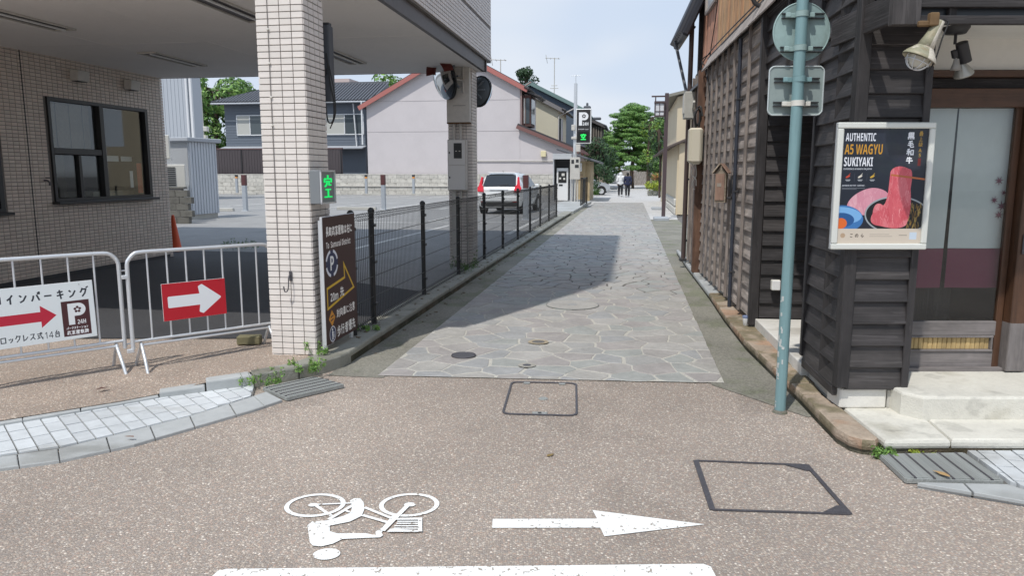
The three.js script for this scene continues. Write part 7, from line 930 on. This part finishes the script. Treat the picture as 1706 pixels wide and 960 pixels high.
car('silver car with its nose showing beyond the tan gate wall', atL(-2.9, 0, 50.4), -AL - 1.35, new THREE.MeshPhysicalMaterial({ color: rgb(0.52, 0.55, 0.58), roughness: 0.32, metalness: 0.4, clearcoat: 1, side: THREE.DoubleSide }));

// ---------------------------------------------------------------- two walking people seen from behind
function field(bones, lo, hi, res, k = 0.035) {                                   // bones: [a, b, ra, rb]; smooth union of tapered capsules, meshed
  const S = Math.max(hi[0] - lo[0], hi[1] - lo[1], hi[2] - lo[2]) / 2, C = lo.map((v, i) => (v + hi[i]) / 2), mc = new MarchingCubes(res, M.dark, false, false, 60000); mc.isolation = 0;
  const f = mc.field, half = res / 2;
  for (let z = 0; z < res; z++) for (let y = 0; y < res; y++) for (let x = 0; x < res; x++) {
    const p = [C[0] + (x - half) / half * S, C[1] + (y - half) / half * S, C[2] + (z - half) / half * S]; let d = 1e3;
    for (const [a, b, ra, rb] of bones) { const ab = [b[0] - a[0], b[1] - a[1], b[2] - a[2]], ap = [p[0] - a[0], p[1] - a[1], p[2] - a[2]], L = ab[0] ** 2 + ab[1] ** 2 + ab[2] ** 2 || 1e-6, t = clamp((ap[0] * ab[0] + ap[1] * ab[1] + ap[2] * ab[2]) / L), e = Math.hypot(ap[0] - ab[0] * t, ap[1] - ab[1] * t, ap[2] - ab[2] * t) - lerp(ra, rb, t), h = Math.max(k - Math.abs(d - e), 0) / k; d = Math.min(d, e) - h * h * k / 4; }
    f[x + y * res + z * res * res] = -d;
  }
  mc.update(); const n = mc.count, P = mc.positionArray.slice(0, n * 3); for (let i = 0; i < P.length; i += 3) for (let q = 0; q < 3; q++) P[i + q] = C[q] + P[i + q] * S;
  const g = new THREE.BufferGeometry(); g.setAttribute('position', new THREE.BufferAttribute(P, 3)); g.computeVertexNormals(); const m = toCreasedNormals(mergeVertices(g, 1e-4), 3); return boxUV(m);
}
function person(label, u, f, turn, h, look) {
  const t = thingL('person', label, 'person', u, 0.003, f, turn, 'people walking'), s = h / 1.7, V = (x, y, z) => [x * s, y * s, z * s], st = look.stride;
  const hipL = V(-0.09, 0.9, 0), hipR = V(0.09, 0.9, 0), kL = V(-0.1, 0.49, -0.1 * st), kR = V(0.1, 0.48, 0.02 * st), aL = V(-0.1, 0.08, -0.2 * st), aR = V(0.1, 0.1, 0.22 * st), shL = V(-0.185, 1.4, 0), shR = V(0.185, 1.4, 0), eL = V(-0.24, 1.13, 0.06 * st), eR = V(0.24, 1.13, -0.04 * st), wL = V(-0.22, 0.9, -0.03), wR = V(0.22, 0.9, -0.12);
  const legs = (g) => [[hipL, kL, 0.085 * s + g, 0.06 * s + g], [kL, aL, 0.06 * s + g, 0.045 * s + g], [hipR, kR, 0.085 * s + g, 0.06 * s + g], [kR, aR, 0.06 * s + g, 0.045 * s + g], [hipL, hipR, 0.1 * s + g, 0.1 * s + g]], trunk = (g) => [[V(0, 0.93, 0), V(0, 1.2, 0.01), 0.125 * s + g, 0.13 * s + g], [V(-0.075, 0.92, 0), V(0.075, 0.92, 0), 0.1 * s + g * 1.25, 0.1 * s + g * 1.25], [V(-0.1, 1.33, 0), V(0.1, 1.33, 0), 0.115 * s + g, 0.115 * s + g], [shL, eL, 0.052 * s + g * 0.8, 0.042 * s + g * 0.8], [eL, wL, 0.042 * s + g * 0.8, 0.03 * s + g * 0.8], [shR, eR, 0.052 * s + g * 0.8, 0.042 * s + g * 0.8], [eR, wR, 0.042 * s + g * 0.8, 0.03 * s + g * 0.8], [shL, shR, 0.058 * s + g, 0.058 * s + g]];
  const foot = (a) => [a, [a[0], 0.035 * s, a[2] - 0.15 * s], 0.045 * s, 0.035 * s], hand = (w, sx) => [[w, [w[0] - sx * 0.01, w[1] - 0.08 * s, w[2] - 0.01], 0.03 * s, 0.028 * s], ...[0, 1, 2, 3].map((i) => [[w[0], w[1] - 0.08 * s, w[2] - (i - 1.5) * 0.018], [w[0] - sx * 0.012, w[1] - (0.15 - Math.abs(i - 1.4) * 0.012) * s, w[2] - (i - 1.5) * 0.019 - 0.01], 0.0095, 0.008]), [[w[0], w[1] - 0.03 * s, w[2] - 0.02], [w[0] - sx * 0.01, w[1] - 0.085 * s, w[2] - 0.055], 0.0105, 0.009]];
  const head = [[V(0, 1.44, 0), V(0, 1.53, -0.01), 0.055 * s, 0.05 * s], [V(0, 1.6, -0.015), V(0, 1.57, -0.045), 0.092 * s, 0.065 * s], [V(0, 1.585, -0.1), V(0, 1.565, -0.118), 0.014, 0.012], [V(-0.085, 1.585, 0), V(-0.09, 1.57, 0), 0.016, 0.014], [V(0.085, 1.585, 0), V(0.09, 1.57, 0), 0.016, 0.014]];
  const lo = V(-0.42, -0.02, -0.45), hi = V(0.42, 1.74, 0.45);
  part(t, 'body', field([...legs(0), ...trunk(0), foot(aL), foot(aR), ...hand(wL, -1), ...hand(wR, 1), ...head], lo, hi, 100, 0.02), mat([0.55, 0.38, 0.3], { roughness: 0.6 }));
  part(t, 'trousers', field(legs(0.016), V(-0.42, 0.04, -0.45), V(0.42, 1.02, 0.45), 60), mat(look.trousers)); part(t, 'jacket', field([...trunk(0.022), ...(look.hood ? [[V(0, 1.42, 0.03), V(0, 1.56, 0.02), 0.1 * s, 0.1 * s], [V(0, 1.6, 0), V(0, 1.56, 0.01), 0.118 * s, 0.11 * s]] : [])], V(-0.45, 0.8, -0.4), V(0.45, 1.75, 0.4), 70), mat(look.top, { roughness: 0.9 }));
  part(t, 'shoe', field([[aL, [aL[0], 0.04 * s, aL[2] - 0.18 * s], 0.07 * s, 0.05 * s]], [aL[0] - 0.2, -0.05, aL[2] - 0.3], [aL[0] + 0.2, 0.25, aL[2] + 0.12], 30), mat(look.shoes)); part(t, 'shoe', field([[aR, [aR[0], 0.04 * s, aR[2] - 0.18 * s], 0.07 * s, 0.05 * s]], [aR[0] - 0.2, -0.05, aR[2] - 0.3], [aR[0] + 0.2, 0.25, aR[2] + 0.12], 30), mat(look.shoes));
  if (look.hair) part(t, 'hair', field([[V(0, 1.63, 0.005), V(0, 1.57, 0.03), 0.1 * s, 0.085 * s]], V(-0.2, 1.4, -0.2), V(0.2, 1.8, 0.2), 34), mat(look.hair));
  return t;
}
person('person in a white hooded top and black trousers walking away', 1.86, 46.9, 0, 1.66, { stride: 0.9, trousers: [0.018, 0.018, 0.022], top: [0.74, 0.74, 0.74], shoes: [0.6, 0.6, 0.6], hood: true });
person('person in a navy jacket and black trousers walking away', 2.35, 46.2, 0.05, 1.62, { stride: -0.8, trousers: [0.015, 0.015, 0.02], top: [0.022, 0.027, 0.065], shoes: [0.55, 0.55, 0.56], hair: [0.012, 0.01, 0.01] });

renderer.render(scene, camera);
